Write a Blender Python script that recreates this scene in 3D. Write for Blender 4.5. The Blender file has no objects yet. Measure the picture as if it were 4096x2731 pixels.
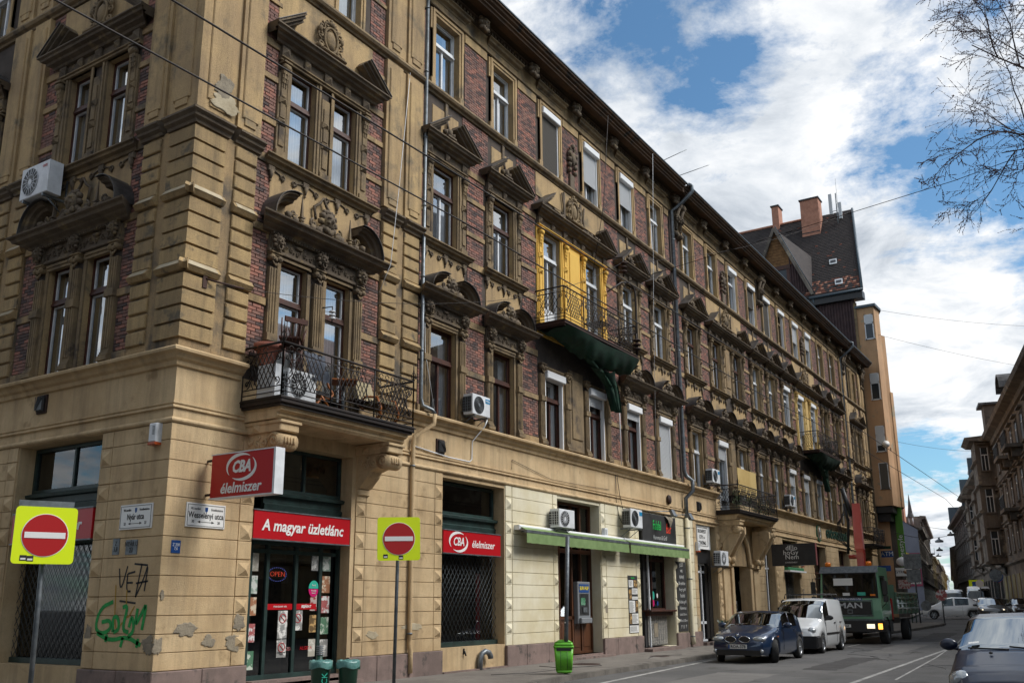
import bpy, bmesh, math, random
from mathutils import Vector, Matrix, Euler, noise as mnoise
R = random.Random(7)
sc = bpy.context.scene
COL = sc.collection
PI = math.pi
rad = math.radians

# ------------------------------------------------------------------ camera
cd = bpy.data.cameras.new('camera'); cam = bpy.data.objects.new('camera', cd); COL.objects.link(cam)
yaw, pitch, roll = rad(32.327), rad(13.563), rad(-.381)
fw = Vector((math.cos(pitch)*math.cos(yaw), math.cos(pitch)*math.sin(yaw), math.sin(pitch)))
rt = fw.cross(Vector((0, 0, 1))).normalized(); up = rt.cross(fw)
r2 = rt*math.cos(roll)+up*math.sin(roll); u2 = -rt*math.sin(roll)+up*math.cos(roll)
cam.matrix_world = Matrix(((r2.x, u2.x, -fw.x, 0), (r2.y, u2.y, -fw.y, 0), (r2.z, u2.z, -fw.z, 1.65), (0, 0, 0, 1)))
cd.sensor_width = 36; cd.lens = 3701/4096*36; cd.shift_y = 158.5/4096
cd.clip_start = .1; cd.clip_end = 3000
sc.camera = cam

# ------------------------------------------------------------------ light
SUN = Vector((.30, -.62, .72)).normalized()
sun_el = math.asin(SUN.z); sun_az = math.atan2(SUN.x, SUN.y)
W = bpy.data.worlds.new('World'); sc.world = W; W.use_nodes = True
nt = W.node_tree; N = nt.nodes; L = nt.links; N.clear()
def wn(t, **k):
    n = N.new(t)
    for a, b in k.items(): setattr(n, a, b)
    return n
out = wn('ShaderNodeOutputWorld')
sky = wn('ShaderNodeTexSky', sky_type='NISHITA', sun_disc=False, sun_elevation=sun_el, sun_rotation=sun_az,
         air_density=1.0, dust_density=.6, ozone_density=5.0)
bg1 = wn('ShaderNodeBackground'); bg1.inputs[1].default_value = .08
bg2 = wn('ShaderNodeBackground'); bg2.inputs[1].default_value = 1.0
mixs = wn('ShaderNodeMixShader')
tc = wn('ShaderNodeTexCoord'); sep = wn('ShaderNodeSeparateXYZ')
L.new(tc.outputs['Generated'], sep.inputs[0])
def wmath(op, a, b=None, c=None):
    n = wn('ShaderNodeMath', operation=op)
    for i, v in enumerate((a, b, c)):
        if v is None: continue
        if isinstance(v, (int, float)): n.inputs[i].default_value = v
        else: L.new(v, n.inputs[i])
    return n.outputs[0]
zz = wmath('ADD', wmath('MAXIMUM', sep.outputs[2], 0.0), .16)
cx = wmath('DIVIDE', sep.outputs[0], zz); cy = wmath('DIVIDE', sep.outputs[1], zz)
cmb = wn('ShaderNodeCombineXYZ'); L.new(cx, cmb.inputs[0]); L.new(cy, cmb.inputs[1]); cmb.inputs[2].default_value = 3.7
def wnoise(scale, det, rough, dist=0.0, vec=None):
    n = wn('ShaderNodeTexNoise'); n.inputs['Scale'].default_value = scale; n.inputs['Detail'].default_value = det
    n.inputs['Roughness'].default_value = rough; n.inputs['Distortion'].default_value = dist
    L.new(vec or cmb.outputs[0], n.inputs['Vector']); return n.outputs[0]
def wramp(v, stops):
    n = wn('ShaderNodeValToRGB'); L.new(v, n.inputs[0]); e = n.color_ramp.elements
    while len(e) < len(stops): e.new(.5)
    for i, (p, c) in enumerate(stops):
        e[i].position = p; e[i].color = (c[0], c[1], c[2], 1) if isinstance(c, tuple) else (c, c, c, 1)
    return n.outputs[0]
n1 = wnoise(2.9, 10, .66, .3)
n2 = wnoise(9, 6, .65, .2)
cov = wmath('ADD', wmath('MULTIPLY', n1, .75), wmath('MULTIPLY', n2, .30))
# openings and banks of the cloud deck, placed by direction
def bump(d, width, amt):
    dv = wn('ShaderNodeVectorMath', operation='DISTANCE'); dv.inputs[1].default_value = Vector(d).normalized()
    nrm = wn('ShaderNodeVectorMath', operation='NORMALIZE'); L.new(tc.outputs['Generated'], nrm.inputs[0]); L.new(nrm.outputs[0], dv.inputs[0])
    q = wmath('DIVIDE', dv.outputs['Value'], width)
    return wmath('MULTIPLY', wmath('POWER', 2.718, wmath('MULTIPLY', wmath('MULTIPLY', q, q), -1.0)), amt)
CLOUD_BUMPS = [((.806, .268, .528), .08, -.12), ((.755, .33, .567), .05, -.09), ((.818, .269, .509), .05, -.12), ((.886, .122, .448), .065, -.12), ((.926, .05, .372), .06, -.12), ((.925, .11, .365), .05, -.08), ((.981, .14, .135), .04, -.16), ((.835, .165, .525), .08, .10), ((.809, .338, .482), .09, .12), ((.874, .226, .43), .09, .12), ((.987, .137, .079), .03, .2), ((.965, .12, .235), .085, .2), ((.9, .3, .3), .12, .1)]
for d, w_, a_ in CLOUD_BUMPS: cov = wmath('ADD', cov, bump(d, w_, a_))
mask = wramp(cov, [(.435, 0.0), (.50, .5), (.575, 1.0)])
shade = wnoise(3.4, 8, .62, .5)
ccol = wramp(shade, [(.32, (.27, .30, .34)), (.45, (.42, .445, .475)), (.58, (.575, .58, .585))])
L.new(ccol, bg2.inputs[0]); tint = wn('ShaderNodeMix', data_type='RGBA', blend_type='MULTIPLY'); tint.inputs[0].default_value = 1; tint.inputs[7].default_value = (.80, 1.0, .97, 1); L.new(sky.outputs[0], tint.inputs[6]); L.new(tint.outputs[2], bg1.inputs[0])
L.new(mask, mixs.inputs[0]); L.new(bg1.outputs[0], mixs.inputs[1]); L.new(bg2.outputs[0], mixs.inputs[2]); L.new(mixs.outputs[0], out.inputs[0])
sd = bpy.data.lights.new('sun', 'SUN'); sd.energy = 2.1; sd.angle = rad(30); sd.color = (1, .965, .92)
so = bpy.data.objects.new('sun', sd); COL.objects.link(so); so.rotation_euler = SUN.to_track_quat('Z', 'Y').to_euler()
vs = sc.view_settings; vs.view_transform = 'Standard'; vs.look = 'None'; vs.exposure = 0.90; vs.gamma = 1; vs.use_curve_mapping = False
sc.cycles.max_bounces = 6; sc.cycles.transparent_max_bounces = 12; sc.cycles.caustics_reflective = False; sc.cycles.caustics_refractive = False

# ------------------------------------------------------------------ materials
def srgb(h, k=1.0):
    h = h.lstrip('#'); v = [int(h[i:i+2], 16)/255 for i in (0, 2, 4)]
    return tuple(min(1, k*(x/12.92 if x <= .04045 else ((x+.055)/1.055)**2.4)) for x in v)
MATS = {}
def mat(name, c1, c2=None, c3=None, rough=.8, metal=0.0, spec=.5, big=.6, fine=14, amt=.5, streak=0.0, sc_col=(.05, .04, .03),
        bump=0.0, bsc=60, emit=None, thr=(.4, .62), thr3=(.58, .66), coat=0.0, speck=0.0):
    m = bpy.data.materials.new(name); m.use_nodes = True; MATS[name] = m
    t = m.node_tree; n_ = t.nodes; l_ = t.links; b = n_['Principled BSDF']
    b.inputs['Roughness'].default_value = rough; b.inputs['Metallic'].default_value = metal
    b.inputs['Specular IOR Level'].default_value = spec
    if coat: b.inputs['Coat Weight'].default_value = coat; b.inputs['Coat Roughness'].default_value = .03
    if emit: b.inputs['Emission Color'].default_value = (*c1, 1); b.inputs['Emission Strength'].default_value = emit
    b.inputs['Base Color'].default_value = (*c1, 1)
    if c2 is None and not bump: return m
    g = n_.new('ShaderNodeNewGeometry')
    def noi(s, d=4, r=.6, scale=(1, 1, 1)):
        mp = n_.new('ShaderNodeMapping'); mp.inputs['Scale'].default_value = scale; l_.new(g.outputs['Position'], mp.inputs[0])
        x = n_.new('ShaderNodeTexNoise'); x.inputs['Scale'].default_value = s; x.inputs['Detail'].default_value = d
        x.inputs['Roughness'].default_value = r; l_.new(mp.outputs[0], x.inputs['Vector']); return x.outputs[0]
    def ramp(v, a, b_):
        r = n_.new('ShaderNodeMapRange'); r.inputs[1].default_value = a; r.inputs[2].default_value = b_; l_.new(v, r.inputs[0]); return r.outputs[0]
    def mix(f, A, B):
        x = n_.new('ShaderNodeMix'); x.data_type = 'RGBA'
        if isinstance(f, float): x.inputs[0].default_value = f
        else: l_.new(f, x.inputs[0])
        for i, v in ((6, A), (7, B)):
            if isinstance(v, tuple): x.inputs[i].default_value = (*v, 1)
            else: l_.new(v, x.inputs[i])
        return x.outputs[2]
    def mul(v, k):
        x = n_.new('ShaderNodeMath'); x.operation = 'MULTIPLY'; l_.new(v, x.inputs[0]); x.inputs[1].default_value = k; return x.outputs[0]
    col = c1
    if c2 is not None:
        a = ramp(noi(big, 5, .65), *thr)
        col = mix(a, c1, c2)
        f = ramp(noi(fine, 4, .7), .3, .75)
        dk = tuple(x*.72 for x in c1)
        col = mix(mul(f, amt), col, dk)
        if c3 is not None: col = mix(ramp(noi(big*1.7+.3, 6, .6), *thr3), col, c3)
        if streak:
            s_ = ramp(noi(1.0, 5, .7, (2.6, 2.6, .22)), .47, .72)
            col = mix(mul(s_, streak), col, sc_col)
        if speck:
            col = mix(mul(ramp(noi(85, 2, .5), .56, .68), speck), col, (.03, .025, .02))
        l_.new(col, b.inputs['Base Color'])
    if bump:
        bn = n_.new('ShaderNodeBump'); bn.inputs['Strength'].default_value = bump; bn.inputs['Distance'].default_value = .02
        l_.new(noi(bsc, 3, .6), bn.inputs['Height']); l_.new(bn.outputs[0], b.inputs['Normal'])
    return m
OCH = srgb('c2a067', .86)
M_PLG = mat('plaster_ochre', srgb('d8bd93', .9), srgb('c9ab80', .82), srgb('ae926a', .74), rough=.92, big=.7, fine=7, amt=.42, streak=.55, sc_col=(.20, .145, .085), bump=.7, bsc=60, speck=.22, thr3=(.60, .70))
M_PLC = mat('plaster_cream', srgb('e9e1c6', .86), srgb('dccfa8', .82), rough=.92, big=.6, fine=8, amt=.16, streak=.22, sc_col=(.36, .27, .15), bump=.4, bsc=70)
M_UP = mat('plaster_weathered', srgb('b2966c', 1.0), srgb('957f60', .92), srgb('6c6254', .84), rough=.95, big=.55, fine=11, amt=.6, streak=.7, sc_col=(.06, .048, .035), bump=.9, bsc=45, thr3=(.5, .66), speck=.6)
M_UPL = mat('plaster_yellowish', srgb('bb9f72', 1.02), srgb('a58c6a', .94), srgb('7b705d', .86), rough=.95, big=.6, fine=10, amt=.5, streak=.55, sc_col=(.07, .055, .038), bump=.8, bsc=45, thr3=(.54, .70), speck=.5)
M_BLK = mat('quoin_plaster', srgb('b4996c', 1.04), srgb('988260', .94), srgb('706654', .86), rough=.95, big=.9, fine=12, amt=.6, streak=.55, sc_col=(.06, .048, .035), bump=.9, bsc=45, speck=.6)
M_DRK = mat('sooty_stone', srgb('786a58', .9), srgb('5f5346', .84), srgb('96825f', .84), rough=.93, big=1.6, fine=16, amt=.5, streak=.3, sc_col=(.02, .017, .013), bump=.8, bsc=70, thr3=(.55, .7), speck=.3)
M_MID = mat('stained_stone', srgb('9a8462', .88), srgb('786852', .8), srgb('5c5144', .76), rough=.94, big=1.2, fine=14, amt=.5, streak=.4, sc_col=(.03, .025, .02), bump=.8, bsc=65, thr3=(.54, .68), speck=.35)
M_YEL = mat('fresh_yellow_paint', srgb('f0c25a', .82), srgb('ecba52', .8), rough=.85, big=.7, amt=.06, bump=.2)
M_YEL2 = mat('pale_yellow_paint', srgb('ddbf7c', .8), srgb('cfae68', .78), rough=.88, big=.7, amt=.1, bump=.2)
M_LEAD = mat('lead_flashing', srgb('6d6a68', .75), srgb('4d4a48', .7), rough=.5, metal=.5, big=2, amt=.3)
M_BRK = mat('brick_red', srgb('8e695c', .9), srgb('775850', .84), srgb('62534f', .8), rough=.9, big=3.3, fine=24, amt=.45, bump=.4, bsc=60, thr=(.42, .56), thr3=(.52, .66), speck=.2)
M_BRK2 = mat('brick_bright', srgb('a4705f', .9), srgb('8a5f54', .84), rough=.9, big=5, fine=24, amt=.4, bump=.4, bsc=60)
M_BRK3 = mat('brick_sooty', srgb('63504b', .76), srgb('4e4342', .74), rough=.9, big=5, fine=24, amt=.4, bump=.4, bsc=60)
M_MOR = mat('mortar', srgb('5c5148', .7), srgb('483f38', .66), rough=.95, big=2, amt=.4)
M_PLI = mat('plinth_stone', srgb('a58d84', .66), srgb('8d7a72', .56), srgb('6b625c', .5), rough=.8, big=1.3, fine=18, amt=.45, streak=.5, sc_col=(.12, .09, .075), bump=.4, bsc=50, speck=.3)
M_PEEL = mat('bare_render', srgb('a89c86', .72), srgb('8c8272', .68), rough=.95, big=4, amt=.3, bump=.9, bsc=30)
M_PATCH = mat('pale_patch', srgb('cdbfa2', .75), srgb('b5a586', .7), rough=.95, big=3, amt=.3, bump=.7)
M_FAS = mat('cornice_wood', srgb('6e4c2a', .55), srgb('4a3420', .5), srgb('2e241a', .5), rough=.8, big=1.2, fine=12, amt=.5, streak=.3)
M_SOF = mat('soffit', srgb('54401f', .5), srgb('3c2f1c', .48), rough=.9, big=1, amt=.4)
M_ROOFE = mat('roof_sheet', srgb('5b6a74', .6), rough=.5, metal=.4)
M_WOODF = mat('brown_window_paint', srgb('5c2c19', .62), srgb('40200f', .6), rough=.55, big=5, amt=.3)
M_WHITE = mat('white_paint', srgb('e8ebee', .86), srgb('d5d8da', .84), rough=.5, big=3, amt=.08)
M_PVC = mat('white_shutter', srgb('eceeef', .9), rough=.45)
M_SLAT = mat('grey_slat', srgb('cfd2d4', .8), rough=.5)
M_DKSC = mat('dark_screen', srgb('6b655c', .55), rough=.7)
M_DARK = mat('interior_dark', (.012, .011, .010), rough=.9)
M_CUR = mat('curtain', srgb('e4e9ed', .9), srgb('ccd4da', .84), rough=.95, big=2.5, amt=.15)
M_CUR2 = mat('curtain_dim', srgb('7d8084', .6), srgb('5d6064', .55), rough=.95, big=2.5, amt=.2)
M_IRON = mat('wrought_iron', srgb('231f1e', .8), srgb('302520', .8), rough=.6, metal=.3, big=6, amt=.2)
M_RUST = mat('rusty_steel', srgb('4a2d22', .7), srgb('2d201b', .7), rough=.8, big=5, amt=.3)
M_ZINC = mat('zinc_pipe', srgb('8d9499', .75), srgb('6d7377', .7), rough=.45, metal=.6, big=5, amt=.25)
M_GALV = mat('galvanised_post', srgb('5f666b', .7), srgb('7c8286', .7), rough=.5, metal=.5, big=8, amt=.3, bump=.2)
M_RED = mat('sign_red', srgb('b3121d', .92), rough=.35)
M_REDS = mat('reflective_red', srgb('b00c0c', .9), rough=.4)
M_FYEL = mat('fluorescent_yellow', srgb('dcf000', .95), rough=.4)
M_SIGNW = mat('sign_white', srgb('e9e9e6', .92), rough=.4)
M_SHOPG = mat('shop_green_paint', srgb('20322f', .8), srgb('2d4541', .8), rough=.45, big=4, amt=.2)
M_BLACK = mat('black_plastic', (.014, .014, .015), rough=.45)
M_SATB = mat('black_board', (.02, .02, .021), (.03, .03, .03), rough=.6, big=4, amt=.1)
M_AWN = mat('awning_green', srgb('88a368', .72), srgb('7b965c', .7), rough=.85, big=5, fine=30, amt=.15)
M_NET = mat('green_net', srgb('0d3d2a', .75), srgb('08291d', .7), rough=.9, big=3, amt=.4)
M_BIN = mat('lime_plastic', srgb('6cc030', .95), srgb('5cab2a', .95), rough=.35, big=4, amt=.12)
M_BIND = mat('dark_green_plastic', srgb('0e4231', .8), rough=.4)
M_BAG = mat('bag_film', srgb('7db3ac', .6), srgb('558a83', .55), rough=.3, big=9, amt=.3)
M_WOODD = mat('varnished_door', srgb('6b3f22', .62), srgb('50301a', .6), rough=.5, big=2, fine=30, amt=.4)
M_TERR = mat('terracotta', srgb('b3705a', .75), srgb('96594a', .7), rough=.85, big=6, amt=.3)
M_ORW = mat('bent_birch', srgb('b5692c', .75), rough=.45)
M_CLO = mat('beige_cushion', srgb('b5a786', .75), srgb('a09270', .7), rough=.95, big=6, amt=.2)
M_GRC = mat('grey_cloth', srgb('5d6470', .65), srgb('484e59', .6), rough=.95, big=6, amt=.3)
M_TYRE = mat('tyre_rubber', (.018, .018, .018), (.03, .029, .027), rough=.85, big=8, amt=.2)
M_ALU = mat('alloy', srgb('b9bcc0', .8), rough=.3, metal=.8)
M_CHR = mat('chrome', srgb('d0d2d4', .9), rough=.12, metal=1)
M_LAMP = mat('clear_lamp', srgb('d9dcde', .8), rough=.08, metal=.6)
M_LENS = mat('lamp_glass', srgb('b6bcbf', .7), rough=.05, metal=.3, coat=1)
M_AMB = mat('amber_lens', srgb('f0801c', .85), rough=.2)
M_AMBL = mat('amber_lit', (1, .42, .06), emit=1.6)
M_LITW = mat('lamp_lit', (.9, .78, .55), emit=.8)
M_PLATE = mat('number_plate', srgb('e6e6e2', .9), rough=.4)
M_INK = mat('black_ink', (.012, .012, .012), rough=.7)
M_BLU = mat('sign_blue', srgb('174a8c', .85), rough=.4)
M_YELT = mat('yellow_lettering', srgb('e8d23a', .9), rough=.4)
def glassmat(name, tint, trans, rough=.02):
    m = bpy.data.materials.new(name); m.use_nodes = True; t = m.node_tree; n_ = t.nodes; n_.clear()
    o = n_.new('ShaderNodeOutputMaterial'); mx = n_.new('ShaderNodeMixShader'); tr = n_.new('ShaderNodeBsdfTransparent'); gl = n_.new('ShaderNodeBsdfGlossy')
    fr = n_.new('ShaderNodeLayerWeight'); fr.inputs[0].default_value = .22
    mr = n_.new('ShaderNodeMapRange'); mr.inputs[3].default_value = trans; mr.inputs[4].default_value = 1.0
    tr.inputs[0].default_value = (*tint, 1); gl.inputs[0].default_value = (.9, .93, .95, 1) if name != 'car_glass' else (.38, .41, .43, 1); gl.inputs[1].default_value = rough
    t.links.new(fr.outputs['Fresnel'], mr.inputs[0]); t.links.new(mr.outputs[0], mx.inputs[0]); t.links.new(tr.outputs[0], mx.inputs[1]); t.links.new(gl.outputs[0], mx.inputs[2]); t.links.new(mx.outputs[0], o.inputs[0])
    MATS[name] = m; return m
M_GLS = glassmat('window_glass', (.9, .92, .94), .46)
M_GLD = glassmat('shop_glass', (.35, .37, .38), .10)
M_GLC = glassmat('car_glass', (.25, .28, .28), .07)
def paint(name, c, rough=.28):
    m = mat(name, c, rough=rough, metal=0.0 if min(c) > .4 else .25, coat=1.0, spec=.6); return m

# ------------------------------------------------------------------ mesh helpers
def ico(sub):
    b = bmesh.new(); bmesh.ops.create_icosphere(b, subdivisions=sub, radius=1)
    v = [x.co.copy() for x in b.verts]; f = [[y.index for y in x.verts] for x in b.faces]; b.free(); return v, f
ICO = {1: ico(1), 2: ico(2), 3: ico(3)}
FX = {'A': (lambda x, y, z: (10.88+x, 14.35+y, z), False), 'B': (lambda x, y, z: (10.88+y, 14.35+x, z), True), None: (lambda x, y, z: (x, y, z), False)}
XM = [0.0]      # how deep in a recess measured positions lie: shifts them along the wall
class MB:
    """collects geometry; on facades x runs along the wall, y is minus the projection, z is up"""
    def __init__(s, fx=None): s.v = []; s.f = []; s.m = []; s.mats = []; s.k = 0; s.fn, s.flip = FX[fx]; s.sm = []
    def use(s, m):
        if m not in s.mats: s.mats.append(m)
        s.k = s.mats.index(m); return s
    def add(s, vs, fs, smooth=False):
        if XM[0]: vs = [(p[0]+XM[0]*(p[0]+10.88)/14.35, p[1], p[2]) for p in vs]
        o = len(s.v); s.v += [s.fn(*p) for p in vs]
        for f in fs:
            s.f.append([o+i for i in (reversed(f) if s.flip else f)]); s.m.append(s.k); s.sm.append(smooth)
        return s
    def box(s, x0, x1, y0, y1, z0, z1):
        if x0 > x1: x0, x1 = x1, x0
        if y0 > y1: y0, y1 = y1, y0
        if z0 > z1: z0, z1 = z1, z0
        return s.add([(x0, y0, z0), (x1, y0, z0), (x1, y1, z0), (x0, y1, z0), (x0, y0, z1), (x1, y0, z1), (x1, y1, z1), (x0, y1, z1)],
              [(0, 3, 2, 1), (4, 5, 6, 7), (0, 1, 5, 4), (1, 2, 6, 5), (2, 3, 7, 6), (3, 0, 4, 7)])
    def d(s, x0, x1, z0, z1, d1, d0=0.0, ch=0.0):
        """block on a wall from projection d0 to d1, chamfered front edge ch"""
        if not ch: return s.box(x0, x1, -d1, -d0, z0, z1)
        y = -d1+ch; vs = []
        for (a, yy) in ((0, -d0), (0, y), (ch, -d1)): vs += [(x0+a, yy, z0+a), (x1-a, yy, z0+a), (x1-a, yy, z1-a), (x0+a, yy, z1-a)]
        fs = []
        for r in (0, 4):
            for i in range(4): j = (i+1) % 4; fs.append((r+i, r+j, r+4+j, r+4+i))
        fs.append((8, 9, 10, 11)); return s.add(vs, fs)
    def quad(s, a, b, c, d_): return s.add([a, b, c, d_], [(0, 1, 2, 3)])
    def poly(s, pts): return s.add(pts, [tuple(range(len(pts)))])
    def prof(s, pts, x0, x1, m0=0.0, m1=0.0):
        """profile [(d,z)] extruded along x; m0/m1 mitre factors multiply d at the ends"""
        n = len(pts); vs = [(x0-m0*d_, -d_, z) for d_, z in pts]+[(x1+m1*d_, -d_, z) for d_, z in pts]
        fs = [(i, (i+1) % n, n+(i+1) % n, n+i) for i in range(n)]+[tuple(reversed(range(n))), tuple(range(n, 2*n))]
        return s.add(vs, fs)
    def arc(s, cx, cz, rx, rz, a0, a1, pts, n=9):
        """profile [(r offset, d)] swept along an elliptic arc in the wall plane"""
        k = len(pts); vs = []
        for i in range(n+1):
            a = rad(a0+(a1-a0)*i/n)
            for ro, d_ in pts: vs.append((cx+(rx+ro)*math.cos(a), -d_, cz+(rz+ro)*math.sin(a)))
        fs = [(i*k+j, i*k+(j+1) % k, (i+1)*k+(j+1) % k, (i+1)*k+j) for i in range(n) for j in range(k)]
        fs += [tuple(range(k)), tuple(n*k+j for j in reversed(range(k)))]
        return s.add(vs, fs)
    def blob(s, c, r, amp=0.0, sub=1, seed=0, freq=2.0):
        v, f = ICO[sub]; vs = []
        for p in v:
            k = 1+(amp*mnoise.noise(Vector((p.x*freq+seed, p.y*freq+seed*1.7, p.z*freq))) if amp else 0)
            vs.append((c[0]+p.x*r[0]*k, c[1]+p.y*r[1]*k, c[2]+p.z*r[2]*k))
        return s.add(vs, f, True)
    def tube(s, pts, r, n=6, close=False, smooth=True):
        pts = [Vector(p) for p in pts]; m = len(pts)
        if m < 2: return s
        rr = r if isinstance(r, (list, tuple)) else [r]*m; vs = []
        pn = None
        for i, p in enumerate(pts):
            t = (pts[min(i+1, m-1)]-pts[max(i-1, 0)])
            if close: t = pts[(i+1) % m]-pts[i-1]
            t = t.normalized() if t.length > 1e-9 else Vector((0, 0, 1))
            if pn is None: pn = t.orthogonal().normalized()
            a = pn-t*pn.dot(t)
            if a.length < 1e-6: a = t.orthogonal()
            a.normalize(); pn = a; b = t.cross(a)
            for k in range(n):
                w = 2*PI*k/n; q = p+(a*math.cos(w)+b*math.sin(w))*rr[i]; vs.append(tuple(q))
        fs = [(i*n+k, i*n+(k+1) % n, (i+1)*n+(k+1) % n, (i+1)*n+k) for i in range(m-1) for k in range(n)]
        if close: fs += [((m-1)*n+k, (m-1)*n+(k+1) % n, (k+1) % n, k) for k in range(n)]
        else: fs += [tuple(reversed(range(n))), tuple((m-1)*n+k for k in range(n))]
        return s.add(vs, fs, smooth)
    def cyl(s, a, b, r, n=12, r2=None): return s.tube([a, b], [r, r if r2 is None else r2], n, smooth=n > 8)
    def lathe(s, c, pr, n=16, axis='z', smooth=True, caps=True):
        vs = []
        for rr, h in pr:
            for k in range(n):
                w = 2*PI*k/n; a, b = rr*math.cos(w), rr*math.sin(w)
                p = (a, b, h) if axis == 'z' else ((h, a, b) if axis == 'x' else (a, h, b))
                vs.append((c[0]+p[0], c[1]+p[1], c[2]+p[2]))
        m = len(pr); fs = [(i*n+k, i*n+(k+1) % n, (i+1)*n+(k+1) % n, (i+1)*n+k) for i in range(m-1) for k in range(n)]
        if caps: fs += [tuple(reversed(range(n))), tuple((m-1)*n+k for k in range(n))]
        return s.add(vs, fs, smooth)
    def build(s, name, m=None, parent=None, loc=None, rz=0.0, **props):
        me = bpy.data.meshes.new(name)
        me.from_pydata(s.v, [], s.f)
        for q in (s.mats or [m]): me.materials.append(q)
        if len(s.mats) > 1: me.polygons.foreach_set('material_index', s.m)
        me.polygons.foreach_set('use_smooth', s.sm); me.update()
        o = bpy.data.objects.new(name, me); COL.objects.link(o)
        if parent: o.parent = parent
        if loc: o.location = loc
        if rz: o.rotation_euler = (0, 0, rz)
        for k, v in props.items(): o[k] = v
        return o
def tag(o, label, cat, group=None):
    o['label'] = label; o['category'] = cat
    if group: o['group'] = group
    return o
def empty(name, loc=(0, 0, 0), rz=0.0, label=None, cat=None, group=None, rot=None):
    o = bpy.data.objects.new(name, None); COL.objects.link(o); o.location = loc; o.rotation_euler = rot or (0, 0, rz); o.empty_display_size = .2
    if label: tag(o, label, cat, group)
    return o
KIDS = {}
def dup(o, parent=None, loc=None, rz=None, kids=None):
    c = o.copy(); COL.objects.link(c)
    if parent is not None: c.parent = parent
    if loc is not None: c.location = loc
    if rz is not None: c.rotation_euler = (c.rotation_euler[0], c.rotation_euler[1], rz)
    for ch in list(o.children): dup(ch, c)
    return c
TEXTS = []
def text(body, size, m, parent, loc, rot, shear=0.0, sx=1.0, bold=0.0, align='CENTER', name='lettering', ext=.002, space=1.0, line=1.0, label=None):
    cu = bpy.data.curves.new(name, 'FONT'); cu.body = body; cu.size = size; cu.align_x = align; cu.align_y = 'CENTER'
    cu.shear = shear; cu.offset = bold; cu.extrude = ext; cu.space_character = space; cu.space_line = line; cu.resolution_u = 2
    o = bpy.data.objects.new('tmp_text', cu); COL.objects.link(o)
    TEXTS.append((o, name, m, parent, loc, rot, sx, label))
def flush_text():
    dg = bpy.context.evaluated_depsgraph_get(); bpy.context.view_layer.update(); dg.update()
    for o, name, m, parent, loc, rot, sx, label in TEXTS:
        me = bpy.data.meshes.new_from_object(o.evaluated_get(dg)); me.name = name; me.materials.clear(); me.materials.append(m)
        t = bpy.data.objects.new(name, me); COL.objects.link(t)
        if parent: t.parent = parent
        t.location = loc; t.rotation_euler = rot; t.scale = (sx, 1, 1)
        if label: t['label'] = label
        cu = o.data; bpy.data.objects.remove(o); bpy.data.curves.remove(cu)
RA = (PI/2, 0, 0)              # text facing -Y (street facade)
RB = (PI/2, 0, -PI/2)          # text facing -X (side street facade)
XC, YA = 10.88, 14.35
def pA(s, d_, z):
    s += XM[0]*(s+10.88)/14.35
    return (XC+s, YA-d_, z)
def pB(t, d_, z): return (XC-d_, YA+t, z)
def spiral(c, r, turns, a0, dirn=1, n=12, pl='xz', r0=.12):
    out_ = []
    for i in range(n+1):
        f = i/n; a = a0+dirn*turns*2*PI*f; q = r*(1-(1-r0)*f)
        x, z = q*math.cos(a), q*math.sin(a)
        out_.append((c[0]+x, c[1], c[2]+z) if pl == 'xz' else (c[0], c[1]+x, c[2]+z))
    return out_
def smooth2(P, n=2):
    """corner-cutting of a polyline"""
    for _ in range(n):
        Q = [P[0]]
        for a, b in zip(P, P[1:]): Q += [(a[0]*.75+b[0]*.25, a[1]*.75+b[1]*.25), (a[0]*.25+b[0]*.75, a[1]*.25+b[1]*.75)]
        P = Q+[P[-1]]
    return P
def zg(x):
    """ground height of the roadway: level, then a gentle rise past the parked lorry"""
    t = min(1, max(0, (x-46)/24)); return -.12+.57*t*t*(3-2*t)
# ------------------------------------------------------------------ main corner building
HB = empty('corner_apartment_building', (XC, YA, 0), label='ochre and red brick four-storey corner apartment building with dark carved window pediments', cat='building')
HB.location = (0, 0, 0)
SA = [8.33, 11.30, 14.27, 17.22, 20.20, 23.10, 26.60, 29.67, 32.52, 35.45, 38.05, 40.77, 43.62, 46.42, 49.45, 52.45]
SBW = [8.33, 11.30]
PAV = [2.82, 4.22]
P2 = [57.45, 59.05]
LEN = 61.7; LENB = 14.0; P2S = 54.95
HW = .57
def holesA():
    h = []
    for c in PAV: h += [(c-.40, c+.40, 5.66, 8.92), (c-.40, c+.40, 11.24, 13.6), (c-.40, c+.40, 15.85, 18.1)]
    for c in P2: h += [(c-.40, c+.40, 6.45, 8.9), (c-.40, c+.40, 11.24, 13.6), (c-.40, c+.40, 15.85, 18.1)]
    for i, c in enumerate(SA):
        z1 = 5.66 if i in (7,) else 6.45
        h.append((c-HW, c+HW, z1, 8.85)); h.append((c-HW, c+HW, 10.3 if i in (2, 3, 12, 13) else 11.22, 13.58)); h.append((c-HW, c+HW, 15.85, 18.1))
    return h
GA = [(2.07, 4.95, .16, 4.95), (8.38, 11.33, .60, 4.88), (14.36, 17.25, .12, 4.88), (20.32, 23.42, .12, 4.88), (25.98, 28.35, .12, 4.88),
      (30.1, 32.35, .05, 3.3), (34.95, 36.6, .12, 4.88), (38.15, 40.85, .12, 4.88), (44.05, 46.9, .12, 4.86), (50.1, 52.9, .9, 4.86), (56.5, 59.6, .5, 4.7)]
GB = [(2.07, 4.95, .57, 4.97), (8.0, 11.0, .57, 4.97)]
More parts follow.
